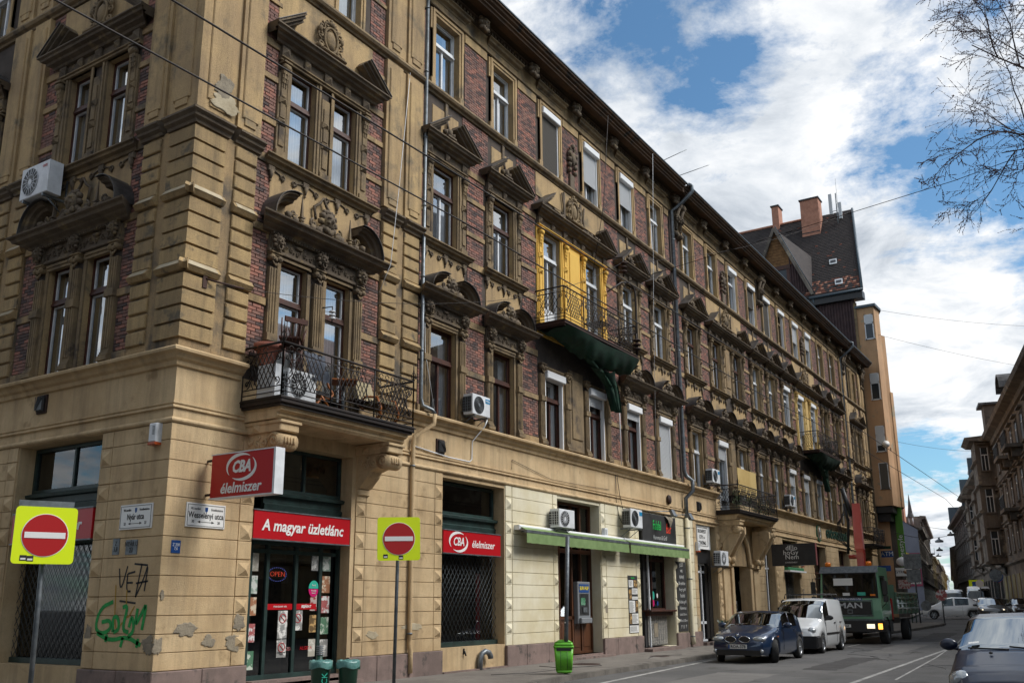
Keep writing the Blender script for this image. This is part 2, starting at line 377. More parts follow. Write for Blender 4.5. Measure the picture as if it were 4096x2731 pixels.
def holesB():
    h = []
    for c in PAV: h += [(c-.40, c+.40, 6.45, 8.92), (c-.40, c+.40, 11.24, 13.6), (c-.40, c+.40, 15.85, 18.1)]
    for c in SBW: h += [(c-HW, c+HW, 6.45, 8.85), (c-HW, c+HW, 11.22, 13.58), (c-HW, c+HW, 15.85, 18.1)]
    return h
def wall(mb, s0, s1, z0, z1, holes, mf, y=0.0, dep=.42, mr=None):
    hs = [h for h in holes if h[0] < s1 and h[1] > s0 and h[2] < z1 and h[3] > z0]
    xs = sorted({s0, s1} | {max(s0, min(s1, v)) for h in hs for v in h[:2]}); zs = sorted({z0, z1} | {max(z0, min(z1, v)) for h in hs for v in h[2:]})
    mb.use(mf)
    for i in range(len(xs)-1):
        for j in range(len(zs)-1):
            a, b, c, d_ = xs[i], xs[i+1], zs[j], zs[j+1]; mx, mz = (a+b)/2, (c+d_)/2
            if any(h[0] < mx < h[1] and h[2] < mz < h[3] for h in hs): continue
            mb.quad((a, y, c), (b, y, c), (b, y, d_), (a, y, d_))
    mb.use(mr or mf)
    for a, b, c, d_ in hs:
        c, d_ = max(c, z0), min(d_, z1)
        mb.quad((a, y, c), (a, y, d_), (a, y+dep, d_), (a, y+dep, c)); mb.quad((b, y, c), (b, y+dep, c), (b, y+dep, d_), (b, y, d_))
        if d_ < z1 or True: mb.quad((a, y, d_), (b, y, d_), (b, y+dep, d_), (a, y+dep, d_))
        mb.quad((a, y, c), (a, y+dep, c), (b, y+dep, c), (b, y, c))
hA, hB = holesA(), holesB()
w = MB('A')
ZS = 6.14
wall(w, 0, 11.35, -.3, ZS, [g for g in GA if g[1] < 11.4]+hA, M_PLG, mr=M_PLG)
wall(w, 11.35, 25.0, -.3, 5.0, GA, M_PLC, mr=M_PLC); wall(w, 11.35, 25.0, 5.0, ZS, hA, M_PLG)
wall(w, 25.0, LEN, -.3, ZS, GA+hA, M_PLG)
w.build('street_wall_ground_floor', parent=HB)
w = MB('A'); wall(w, 0, LEN, ZS, 19.2, hA, M_MOR, mr=M_UPL); w.build('street_wall_upper', parent=HB)
w = MB('B'); wall(w, 0, LENB, -.3, ZS, GB, M_PLG); wall(w, 0, LENB, ZS, 19.2, hB, M_MOR, mr=M_UPL); w.build('side_street_wall', parent=HB)
# body, floors and roof behind the facades
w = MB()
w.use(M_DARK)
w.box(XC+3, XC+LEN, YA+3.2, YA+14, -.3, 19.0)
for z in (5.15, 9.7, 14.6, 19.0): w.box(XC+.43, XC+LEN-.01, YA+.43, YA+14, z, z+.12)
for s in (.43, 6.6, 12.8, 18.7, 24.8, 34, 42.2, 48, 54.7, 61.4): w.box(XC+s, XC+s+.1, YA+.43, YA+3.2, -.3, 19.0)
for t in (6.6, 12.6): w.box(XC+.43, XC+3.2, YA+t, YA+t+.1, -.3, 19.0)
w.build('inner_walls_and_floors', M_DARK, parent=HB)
w = MB(); w.use(M_UP); w.box(XC+LEN-.02, XC+LEN+.25, YA+.01, YA+14, -.3, 19.2); w.build('gable_wall', M_UP, parent=HB); w = MB(); w.use(M_UP); w.box(XC+.01, XC+14, YA+LENB-.02, YA+LENB+.3, -.3, 19.2)
w.build('gable_wall', M_UP, parent=HB)
w = MB(); w.use(M_ROOFE)
w.poly([(XC-.3, YA-.3, 19.22), (XC+LEN, YA-.3, 19.22), (XC+LEN, YA+7, 22.0), (XC+7, YA+7, 22.0)])
w.poly([(XC-.3, YA-.3, 19.22), (XC+7, YA+7, 22.0), (XC+7, YA+LENB, 22.0), (XC-.3, YA+LENB, 19.22)])
w.poly([(XC+7, YA+7, 22.0), (XC+LEN, YA+7, 22.0), (XC+LEN, YA+14, 19.22), (XC+7, YA+14, 19.22)])
w.build('roof', M_ROOFE, parent=HB)

# ---- continuous mouldings round the corner
def band(name, pts, m, segA, segB=None, label=None):
    for fx, segs in (('A', segA), ('B', segB or [])):
        for a, b in segs:
            q = MB(fx); q.use(m); q.prof(pts, a, b, 1.0 if a == 0 else 0, 0)
            o = q.build(name, parent=HB)
            if label: o['label'] = label
FA = [(0, LEN)]; FB = [(0, LENB)]
STR = [(0, 6.06), (.05, 6.08), (.07, 6.16), (.13, 6.20), (.18, 6.28), (.26, 6.31), (.27, 6.36), (.24, 6.39), (0, 6.45)]
band('string_course', STR, M_PLG, [(0, 1.52), (5.78, 28.5), (34.0, 49.0), (49.06, 54.7), (54.76, LEN)], FB)
band('roll_moulding', [(0, 4.985), (.05, 4.99), (.075, 5.02), (.075, 5.05), (.05, 5.08), (0, 5.085)], M_PLG, [(0, 1.75), (5.55, 29.2), (33.9, LEN)], FB)
band('fascia_moulding', [(0, 5.27), (.045, 5.275), (.045, 5.30), (.025, 5.315), (.025, 5.33), (.05, 5.35), (.05, 5.38), (0, 5.39)], M_PLG, [(0, 1.75), (5.55, 28.9), (33.9, LEN)], FB)
band('sill_string', [(0, 15.58), (.06, 15.59), (.08, 15.64), (.15, 15.67), (.19, 15.73), (.17, 15.80), (0, 15.84)], M_MID, FA, FB)
band('frieze', [(0, 18.42), (.045, 18.43), (.045, 18.95), (0, 18.95)], M_UP, FA, FB)
band('frieze_fillet', [(.045, 18.36), (.085, 18.38), (.085, 18.42), (.045, 18.43)], M_MID, FA, FB)
band('bed_moulding', [(0, 18.93), (.12, 18.94), (.12, 19.06), (.20, 19.08), (.26, 19.14), (0, 19.14)], M_DRK, FA, FB)
band('cornice_soffit', [(0, 19.12), (.66, 19.10), (.66, 19.16), (0, 19.2)], M_SOF, FA, FB)
CROWN = [(.60, 19.07), (.72, 19.07), (.74, 19.12), (.80, 19.15), (.80, 19.20), (.88, 19.24), (.90, 19.30), (.96, 19.32), (.97, 19.37), (0, 19.5), (0, 19.2)]
band('cornice_crown', CROWN, M_FAS, [(0, 24.55), (24.75, 54.75), (54.95, LEN)], FB)
band('gutter_edge', [(.93, 19.365), (1.0, 19.38), (1.0, 19.42), (.93, 19.41)], M_ROOFE, FA, FB)
q = MB('A'); q.use(M_FAS); q.box(24.55, 24.75, -.78, 0, 19.07, 19.4); q.build('cornice_break', parent=HB); q = MB('A'); q.use(M_FAS); q.box(54.75, 54.95, -.78, 0, 19.07, 19.4); q.build('cornice_break', parent=HB)
for fx, ln in (('A', 56.0), ('B', LENB)):
    q = MB(fx); q.use(M_DRK); s = .1
    while s < ln: q.box(s, s+.085, -.19, -.11, 18.965, 19.055); s += .17
    o = q.build('dentils', parent=HB); o['kind'] = 'stuff'
# plinth stones
def plinth(fx, segs):
    for a, b in segs:
        x = a
        while x < b-.05:
            w_ = min(b-x, R.uniform(.9, 1.5)); w_ = b-x if b-x-w_ < .5 else w_
            q = MB(fx); q.use(M_PLI); q.d(x+.004, x+w_-.004, -.25, .55+R.uniform(-.006, .006), .09+R.uniform(-.006, .006), 0, .015); q.build('plinth_stone', parent=HB); x += w_
plinth('A', [(-.09, 2.07), (4.95, 8.38), (11.33, 14.36), (17.25, 20.32), (23.42, 25.98), (28.35, 30.1), (32.35, 34.95), (36.6, 38.15), (40.85, 44.05), (46.9, 54.9)])
plinth('B', [(.0, 2.07), (4.95, 8.0)])
# rusticated courses on the ground floor, each block an object
ZC = [.55, .86, 1.18, 1.50, 1.84, 2.20, 2.54, 2.90, 3.27, 3.62, 3.95, 4.29, 4.66, 4.98]
def pyr(mb, x0, x1, z0, z1, dd=.028, h=.075):
    xm, zm = (x0+x1)/2, (z0+z1)/2-(z1-z0)*.08
    mb.d(x0, x1, z0, z1, dd)
    a, b, c, e = x0+.03, x1-.03, z0+.02, z1-.05
    return mb.add([(a, -dd, c), (b, -dd, c), (b, -dd, e), (a, -dd, e), (xm, -dd-h, zm)], [(0, 1, 4), (1, 2, 4), (2, 3, 4), (3, 0, 4)])
def rust(fx, a, b, m, strips=(), zlo=0, zhi=13, corner=False):
    for j in range(zlo, zhi):
        z0, z1 = ZC[j]+.006, ZC[j+1]-.006
        q = MB(fx); q.use(m); q.d(a+(0 if corner else .006), b-.006, z0, z1, .028, 0, .006); q.build('rustic_block', parent=HB)
    for sa, sb in strips:
        q = MB(fx); q.use(m)
        for j in range(zlo, zhi):
            z0, z1 = ZC[j]+.008, ZC[j+1]-.008
            if j % 2: pyr(q, sa+.008, sb-.008, z0, z1)
            else: q.d(sa+.008, sb-.008, z0, z1, .03, 0, .008)
        o = q.build('diamond_block_strip', parent=HB); o['kind'] = 'stuff'
rust('A', -.028, 1.70, M_PLG, [(1.70, 2.06)], corner=True)
rust('B', -.0, 1.70, M_PLG, [(1.70, 2.06), (4.98, 5.34), (7.62, 7.98)], corner=True)
rust('B', 5.34, 7.62, M_PLG)
rust('A', 5.42, 8.04, M_PLG, [(5.08, 5.42), (8.04, 8.37)])
rust('A', 11.72, 14.05, M_PLC, [(11.36, 11.70), (14.06, 14.34)])
rust('A', 17.62, 19.96, M_PLC, [(17.28, 17.60), (19.98, 20.30)])
rust('A', 23.78, 25.6, M_PLC, [(23.44, 23.76)]); rust('A', 25.62, 25.96, M_PLG)
rust('A', 28.75, 29.95, M_PLG, [(28.4, 28.73)]); rust('A', 32.8, 34.9, M_PLG, zhi=8)
rust('A', 37.0, 38.1, M_PLG, [(36.65, 36.97)]); rust('A', 41.2, 43.7, M_PLG, [(40.87, 41.18), (43.72, 44.02)])
rust('A', 47.0, 50.0, M_PLG); rust('A', 53.0, 54.5, M_PLG); rust('A', 55.2, 56.4, M_PLG)
# patches of lost plaster
def patch(fx, cx, cz, rx, rz, m=M_PEEL, dd=.034, seed=1, n=34):
    q = MB(fx); q.use(m); pts = []
    rr = random.Random(seed)
    for i in range(n):
        a = 2*PI*i/n; k = .85+.42*mnoise.noise(Vector((math.cos(a)*1.3+seed*3.1, math.sin(a)*1.3, seed)))+.28*mnoise.noise(Vector((math.cos(a)*4+seed, math.sin(a)*4, seed*2.))) + rr.uniform(-.05, .05); pts.append((cx+rx*.85*k*math.cos(a), cz+rz*.85*k*math.sin(a)))
    q.add([(x, -dd, z) for x, z in pts]+[(x+(cx-x)*.1, -dd-.006, z+(cz-z)*.1) for x, z in pts], [(i, (i+1) % n, n+(i+1) % n, n+i) for i in range(n)]+[tuple(range(n, 2*n))])
    q.build('bare_plaster_patch', parent=HB)
for a in [(.62, 1.25, .34, .17, M_PEEL, 3), (.03, .98, .13, .2, M_PEEL, 5), (1.15, 1.02, .22, .14, M_PEEL, 7), (1.72, .98, .28, .2, M_PEEL, 9), (1.85, 1.35, .2, .22, M_PEEL, 10), (5.75, 1.0, .3, .12, M_PATCH, 11),
          (.05, 1.85, .06, .12, M_PEEL, 12), (17.55, 1.5, .13, .22, M_PEEL, 14), (24.9, 1.6, .25, .4, M_PATCH, 15), (25.7, .9, .2, .3, M_PATCH, 16), (7.2, 1.15, .5, .1, M_PATCH, 17)]:
    patch('A', *a[:4], m=a[4], seed=a[5], dd=.04 if a[0] < 2.05 else .032)
patch('B', .14, 1.0, .22, .2, seed=21, dd=.034); patch('B', 1.9, 1.15, .12, .25, seed=22, dd=.04); patch('A', .55, 11.75, .45, .3, M_PATCH, dd=.17, seed=31); patch('A', .5, 12.1, .3, .35, M_PEEL, dd=.172, seed=33)

# ---- upper floors: stucco bands, brick fields, quoins
def stucco(fx, x0, x1, z0, z1, dd=.05, m=None, name='stucco_panel', ch=.008, up=False):
    q = MB(fx); q.use(m or M_UP); q.d(x0, x1, z0, z1, dd, 0, ch); return q.build(name, parent=HB)
BR = []      # brick rectangles (facade, x0, x1, z0, z1)
def brickfield(fx, x0, x1, z0, z1): BR.append((fx, x0, x1, z0, z1))
def bayfill(fx, c0, c1, upto=True):
    """everything between two window axes of the ordinary bays"""
    a, b = c0+1.02, c1-1.02
    if b-a < .2: return
    w0, w1 = c0+.95, c1-.95
    brickfield(fx, a, b, 6.64, 7.78); stucco(fx, a, b, 7.80, 7.96); brickfield(fx, a, b, 7.98, 9.18); stucco(fx, a, b, 9.20, 9.40)
    stucco(fx, a, b, 6.45, 6.62)
    brickfield(fx, a+.08, b-.08, 9.42, 10.98)
    stucco(fx, a, b, 11.0, 11.2); brickfield(fx, a+.05, b-.05, 11.22, 11.92); stucco(fx, a, b, 11.94, 12.08); brickfield(fx, a+.05, b-.05, 12.10, 12.98)
    stucco(fx, a, b, 13.0, 13.14); brickfield(fx, a+.05, b-.05, 13.16, 13.80); stucco(fx, a, b, 13.82, 14.0); brickfield(fx, a-.2, b+.2, 14.02, 15.56)
    brickfield(fx, c0+.92, c1-.92, 15.9, 18.04); stucco(fx, c0+.9, c1-.9, 18.06, 18.34, .05, M_UPL)
doubles = [(2, 3), (7, 8), (12, 13)]
for i in range(len(SA)-1):
    if i == 5 or (i, i+1) in doubles: continue
    bayfill('A', SA[i], SA[i+1])
for c0, c1 in zip(SBW, SBW[1:]): bayfill('B', c0, c1)
def endstrip(fx, a, b):
    for z0, z1 in ((6.64, 7.78), (7.98, 9.18), (9.42, 10.98), (11.22, 11.92), (12.10, 12.98), (13.16, 13.80), (14.02, 15.56), (15.9, 18.04)): brickfield(fx, a, b, z0, z1)
    for z0, z1 in ((6.45, 6.62), (7.80, 7.96), (9.20, 9.40), (11.0, 11.2), (11.94, 12.08), (13.0, 13.14), (13.82, 14.0), (18.06, 18.34)): stucco(fx, a-.02, b+.02, z0, z1)
endstrip('A', 24.1, 24.55); endstrip('A', 53.5, 54.6); endstrip('A', 7.25, 7.32); endstrip('A', 24.95, 25.55)
def between_double(c0, c1, yellow=None):
    mm = yellow or M_UP; a, b = c0+1.0, c1-1.0
    q = MB('A'); q.use(mm if yellow else M_UP); q.d(a, b, 10.3 if yellow else 11.2, 13.7, .05, 0, .01); q.d(a+.15, b-.15, 10.6 if yellow else 11.6, 13.4, .085, .04, .02); q.d(a+.22, b-.22, 10.68 if yellow else 11.7, 13.3, .06, .05, 0); q.build('recessed_panel', parent=HB)
    q = MB('A'); q.use(M_MID); q.d(a, b, 6.5, 9.2, .05, 0, .01); q.d(a+.12, b-.12, 6.9, 8.9, .085, .04, .02); q.build('recessed_panel', parent=HB)
    for z0, z1 in ((15.9, 18.04),): brickfield('A', c0+.92, c1-.92, z0, z1)
    stucco('A', c0+.9, c1-.9, 18.06, 18.34, .05, M_UPL)
    stucco('A', c0-1.0, c1+1.0, 14.72, 15.56, .04, M_UPL)
for (i, j), yl in zip(doubles, (M_YEL, None, M_YEL2)): between_double(SA[i], SA[j], yl)
# pavilion (rusticated corner piers), same layout on both streets
def quoins(fx, x0, x1, first=False):
    a = x0-(.10 if first else 0)
    q = MB(fx); q.use(M_UP); q.d(a if not first else (-.05 if fx == 'A' else 0), x1, 6.45, 11.1, .05); q.build('pier_backing', parent=HB)
    z = 6.62
    rows = [(6.62+.33*i, .31) for i in range(4)]+[('p', 7.95)]+[(8.18+.335*i, .315) for i in range(4)]+[('p', 9.52)]+[(9.74+.33*i, .31) for i in range(4)]
    for r_ in rows:
        q = MB(fx); q.use(M_BLK)
        if r_[0] == 'p':
            z0 = r_[1]; lo, hi = a-.01, x1+.01
            q.prof([(.05, z0), (.13, z0), (.20, z0+.09), (.12, z0+.20), (.05, z0+.21)], lo, hi, 1.0 if first else 0)
            if first or R.random() < .3: q.use(M_PATCH); q.prof([(.203, z0+.088), (.206, z0+.095), (.126, z0+.206), (.122, z0+.2)], lo+.06 if not first else 0, hi-.08, 1.0 if first else 0)
            q.build('pointed_quoin', parent=HB)
        else:
            q.d(a+.015 if not first else (-.10 if fx == 'A' else 0), x1-.015, r_[0], r_[0]+r_[1]-.035, .10, .05 if not first else .0, .018 if not first else 0); q.build('quoin_block', parent=HB)
    # capping
    pts = [(0, 11.06), (.10, 11.07), (.12, 11.13), (.19, 11.17), (.20, 11.22), (.27, 11.27), (.27, 11.31), (0, 11.40)]
    q = MB(fx); q.use(M_DRK); q.prof(pts, 0 if first else x0-.03, x1+.08, 1.0 if first else 0); q.build('pier_cap', parent=HB)
def sunk(fx, x0, x1, z0, z1, m=M_UPL, first=False):
    q = MB(fx); q.use(m); a = x0
    q.d((-.12 if fx == 'A' else .0) if first and x0 == 0 else a, x1, z0, z1, .12, 0, .0)
    bw = .10
    q.d(a+bw, x1-bw, z0+.25, z1-.22, .155, .12, .02)
    q.d(a+bw+.07, x1-bw-.07, z0+.10, z0+.26, .15, .12, .012)
    q.build('panelled_pilaster', parent=HB)
def pavilion(fx, o=0.0, mirror=False):
    T = (lambda a, b: (o+7.2-b, o+7.2-a)) if mirror else (lambda a, b: (o+a, o+b))
    for a, b, first in ((0, .70, True), (.95, 1.55, False), (5.66, 6.26, False), (6.50, 7.15, False)):
        quoins(fx, *T(a, b), first=first and not mirror)
    for a, b in ((.70, .95), (6.26, 6.50)): stucco(fx, *T(a, b), 6.45, 11.1, .052, M_UP)
    for f0, f1 in ((11.42, 15.56), (15.86, 18.36)):
        sunk(fx, *T(.0 if not mirror else 0, .72), f0, f1, first=True); sunk(fx, *T(.92, 1.56), f0, f1); sunk(fx, *T(5.64, 6.28), f0, f1); sunk(fx, *T(6.48, 7.16), f0, f1)
        for a, b in ((.72, .92), (6.28, 6.48)): stucco(fx, *T(a, b), f0, f1, .06, M_UPL)
    for a, b in ((1.58, 2.02), (5.04, 5.62)):
        x0, x1 = T(a, b)
        for z0, z1 in ((6.64, 7.78), (7.98, 9.40), (9.6, 10.98), (11.22, 11.92), (12.10, 12.98), (13.16, 13.80), (14.02, 14.9), (15.05, 15.56), (15.9, 17.0), (17.15, 18.3)): brickfield(fx, x0, x1, z0, z1)
        for z0, z1 in ((6.45, 6.62), (7.80, 7.96), (9.42, 9.58), (11.0, 11.2), (11.94, 12.08), (13.0, 13.14), (13.82, 14.0), (14.92, 15.03), (17.02, 17.13)): stucco(fx, x0-.02, x1+.02, z0, z1)
    x0, x1 = T(1.95, 5.15)
    stucco(fx, x0+.02, x1-.02, 9.3, 11.0, .03, M_UPL, 'plain_plaster_panel'); stucco(fx, x0, x1, 14.25, 15.56, .03, M_UPL, 'plain_plaster_panel')
    for c in ((PAV[0]+PAV[1])/2,):
        stucco(fx, *T(c-.28, c+.28), 15.86, 18.36, .05, M_UPL)
pavilion('A'); pavilion('B'); pavilion('A', 54.5, True)

# bricks: the ones that show largest are objects, the rest joined
brick_list = []
for fx, x0, x1, z0, z1 in BR:
    nr = max(1, round((z1-z0)/.0785)); h = (z1-z0)/nr
    for r_ in range(nr):
        x = x0-(.0 if r_ % 2 else .12); k = 0
        while x < x1-.02:
            a, b = max(x, x0), min(x+.235, x1)
            if b-a > .03: brick_list.append((fx, a, b, z0+r_*h, z0+(r_+1)*h))
            x += .247
cx_, cy_ = 0, 0
def bdist(b):
    if b[0] == 'A': return math.hypot(XC+b[1], YA)+abs(b[3]-1.6)*.6+(3 if b[2]-b[1] < .2 else 0)
    return math.hypot(XC, YA+b[1])+abs(b[3]-1.6)*.6+(3 if b[2]-b[1] < .2 else 0)
NEAR = [b for b in brick_list if not (b[0] == 'A' and b[1] > 30)]
NEAR.sort(key=bdist)
unit_b = {}
for i, b in enumerate(NEAR[:300]):
    m_ = R.choice([M_BRK, M_BRK, M_BRK2, M_BRK3]); w_ = round(b[2]-b[1], 2); key = (m_.name, w_, b[0])
    if key not in unit_b:
        q = MB(); q.use(m_); q.d(-w_/2, w_/2, .005, .070, .022, 0, .004); me = q.build('brick'); unit_b[key] = me; o = me
    else: o = unit_b[key].copy(); COL.objects.link(o)
    o.parent = HB; xm = (b[1]+b[2])/2; j = R.uniform(-.002, .003)
    o.location = pA(xm, j, b[3]) if b[0] == 'A' else pB(xm, j, b[3]); o.rotation_euler = (0, 0, 0 if b[0] == 'A' else -PI/2)
for fx in ('A', 'B'):
    q = MB(fx); q.mats = [M_BRK, M_BRK2, M_BRK3]
    for b in NEAR[300:]:
        if b[0] != fx: continue
        q.k = R.choice([0, 0, 0, 1, 2]); dd = .016+R.uniform(-.002, .004)
        x0, x1, z0, z1 = b[1]+.004, b[2]-.004, b[3]+.006, b[4]-.006
        q.add([(x0, 0, z0), (x1, 0, z0), (x1, 0, z1), (x0, 0, z1), (x0, -dd, z0), (x1, -dd, z0), (x1, -dd, z1), (x0, -dd, z1)], [(4, 5, 6, 7), (0, 1, 5, 4), (1, 2, 6, 5), (2, 3, 7, 6), (3, 0, 4, 7)])
    o = q.build('brickwork', parent=HB); o['kind'] = 'stuff'
q = MB('A'); q.mats = [M_BRK, M_BRK2, M_BRK3]
for b in brick_list:
    if b[0] == 'A' and b[1] > 30:
        q.k = R.choice([0, 0, 0, 1, 2]); x0, x1, z0, z1 = b[1]+.005, b[2]-.005, b[3]+.007, b[4]-.007
        q.quad((x0, -.015, z0), (x1, -.015, z0), (x1, -.015, z1), (x0, -.015, z1))
o = q.build('far_brickwork', parent=HB); o['kind'] = 'stuff'

# ---- window joinery: built once, copied
def window_unit(hw, h, ztr, outer, inner, curt=M_CUR, door=False, mullion=True, seed=0):
    """origin at bottom centre of the opening on the wall plane"""
    q = MB(); q.use(outer); y0 = .13; fw_ = .042
    q.box(-hw, -hw+fw_, y0, y0+.09, 0, h); q.box(hw-fw_, hw, y0, y0+.09, 0, h); q.box(-hw+fw_, hw-fw_, y0, y0+.09, h-fw_, h); q.box(-hw+fw_, hw-fw_, y0, y0+.09, 0, fw_)
    q.box(-hw+fw_, hw-fw_, y0-.05, y0+.06, ztr, ztr+.05); q.box(-hw+fw_, hw-fw_, y0-.025, y0+.06, ztr+.05, ztr+.13)
    o = q.build('window')
    q = MB(); q.use(inner); y1 = y0+.035; a = hw-fw_
    def sash(x0, x1, z0, z1, t=.034):
        q.box(x0, x0+t, y1, y1+.05, z0, z1); q.box(x1-t, x1, y1, y1+.05, z0, z1); q.box(x0+t, x1-t, y1, y1+.05, z1-t, z1); q.box(x0+t, x1-t, y1, y1+.05, z0, z0+t)
    if mullion:
        sash(-a, -.004, fw_, ztr); sash(.004, a, fw_, ztr); sash(-a, a, ztr+.13, h-fw_)
        q.box(-.03, .03, y1-.02, y1+.03, fw_, ztr)
    else:
        sash(-a, a, fw_, ztr); sash(-a, a, ztr+.13, h-fw_)
    if door:
        q.box(-a, -.02, y1+.01, y1+.04, fw_, .75); q.box(.02, a, y1+.01, y1+.04, fw_, .75)
    q.build('sash', parent=o)
    q = MB(); q.use(M_GLS); q.quad((-a, y1+.025, fw_), (a, y1+.025, fw_), (a, y1+.025, ztr), (-a, y1+.025, ztr)); q.build('lower_pane', parent=o)
    q = MB(); q.use(M_GLS); q.quad((-a, y1+.025, ztr+.13), (a, y1+.025, ztr+.13), (a, y1+.025, h-fw_), (-a, y1+.025, h-fw_)); q.build('upper_pane', parent=o)
    if curt:
        q = MB(); q.use(curt); rr = random.Random(seed); n = 22; z1 = h-.12
        gap = rr.choice([.0, .12, .2])
        for sgn in (-1, 1):
            vs = []
            for i in range(n+1):
                f = i/n; x = sgn*(a-(a-gap)*f); y = y1+.16+.025*math.sin(f*26+seed)
                zb = .1 if rr.random() < 2 else 0
                # lower edge swept to the side at the top of the curtain
                vs += [(x, y, zb), (x, y+.004, z1)]
            q.add(vs, [(2*i, 2*i+1, 2*i+3, 2*i+2) for i in range(n)], True)
        q.build('curtain', parent=o)
    return o
UN = {}
UN['nb'] = window_unit(.40, 2.47, 1.62, M_WOODF, M_WHITE, M_CUR, mullion=False, seed=1)
UN['nd'] = window_unit(.40, 3.26, 2.36, M_WOODF, M_WHITE, M_CUR, mullion=False, seed=2)
UN['n2'] = window_unit(.40, 2.36, 1.52, M_WOODF, M_WHITE, M_CUR, mullion=False, seed=3)
UN['n3'] = window_unit(.40, 2.25, 1.45, M_WHITE, M_WHITE, M_CUR, mullion=False, seed=4)
UN['b1'] = window_unit(HW, 2.40, 1.48, M_WOODF, M_WOODF, M_CUR, seed=5)
UN['w1'] = window_unit(HW, 2.40, 1.48, M_WHITE, M_WHITE, M_CUR2, seed=6)
UN['d1'] = window_unit(HW, 3.19, 2.3, M_WHITE, M_WHITE, M_CUR, door=True, seed=12)
UN['b2'] = window_unit(HW, 2.36, 1.50, M_WOODF, M_WHITE, M_CUR, seed=7)
UN['w2'] = window_unit(HW, 2.36, 1.50, M_WHITE, M_WHITE, M_CUR, seed=8)
UN['d2'] = window_unit(HW, 3.28, 2.42, M_WHITE, M_WHITE, M_CUR, door=True, seed=9)
UN['w3'] = window_unit(HW, 2.25, 1.45, M_WHITE, M_WHITE, M_CUR, seed=10)
UN['k3'] = window_unit(HW, 2.25, 1.45, M_MID, M_MID, M_CUR2, seed=11)
used = set()
def put(key, fx, s, z, label=None):
    rz = 0 if fx == 'A' else -PI/2; loc = pA(s, 0, z) if fx == 'A' else pB(s, 0, z)
    if key not in used: used.add(key); o = UN[key]; o.location = loc; o.rotation_euler = (0, 0, rz); o.parent = HB
    else: o = dup(UN[key], HB, loc, rz)
    if label: o['label'] = label
    return o
# roller shutters
def shutter(fx, c, ztop, hw, h, frac, closed_mat=M_SLAT, box=True, white=True):
    q = MB(fx); q.use(M_PVC)
    if box: q.d(c-hw-.02, c+hw+.02, ztop-.24, ztop, .16, -.14, .02)
    q.box(c-hw, c-hw+.05, -.03, .1, ztop-h+.02, ztop-.24); q.box(c+hw-.05, c+hw, -.03, .1, ztop-h+.02, ztop-.24)
    o = q.build('roller_shutter', parent=HB)
    if frac > 0:
        q = MB(fx); q.use(closed_mat); z = ztop-.24; zb = ztop-.24-(h-.26)*frac
        while z > zb: q.prof([(-.02, z), (.0, z-.012), (.0, z-.038), (-.02, z-.05)], c-hw+.05, c+hw-.05); z -= .05
        s_ = q.build('slats', parent=o); s_['kind'] = 'stuff'
# which window goes where on the street facade
for c in PAV:
    put('nd', 'A', c, 5.66); put('n2', 'A', c, 11.24); put('n3', 'A', c, 15.85)
    put('nb', 'B', c, 6.45); put('n2', 'B', c, 11.24); put('n3', 'B', c, 15.85)
for c in P2: put('nb', 'A', c, 6.45); put('n2', 'A', c, 11.24); put('n3', 'A', c, 15.85)
for c in SBW: put('b1', 'B', c, 6.45); put('b2', 'B', c, 11.22); put('w3', 'B', c, 15.85)
K1 = ['b1', 'b1', 'b1', 'b1', 'b1', 'b1', 'w1', 'd1', 'w1', 'w1', 'w1', 'w1', 'w1', 'w1', 'w1', 'w1']
K2 = ['b2', 'b2', 'd2', 'd2', 'w2', 'w2', 'b2', 'b2', 'b2', 'w2', 'w2', 'w2', 'd2', 'd2', 'b2', 'b2']
for i, c in enumerate(SA):
    put(K1[i], 'A', c, 5.66 if K1[i] == 'd1' else 6.45); put(K2[i], 'A', c, 10.3 if K2[i] == 'd2' else 11.22); put('k3' if i in (2, 11) else 'w3', 'A', c, 15.85)
for i, f in ((2, 0), (3, .16), (4, .14), (5, 1.0), (7, .2), (11, .3), (12, .35), (13, .3)): shutter('A', SA[i], 8.84, HW, 2.39 if i != 7 else 3.1, f)
for i, f, mm in ((2, 1.0, M_DKSC), (3, .62, M_SLAT), (4, .5, M_SLAT), (8, 0, M_SLAT), (9, .5, M_DKSC), (10, 1.0, M_DKSC), (11, .0, M_DKSC), (12, .5, M_SLAT), (13, .4, M_SLAT)): shutter('A', SA[i], 18.09, HW, 2.24, f, mm)
shutter('A', SA[11], 13.57, HW, 2.3, .1); shutter('A', SA[12], 13.57, HW, 2.3, .1); shutter('A', SA[13], 13.57, HW, 2.3, .1)
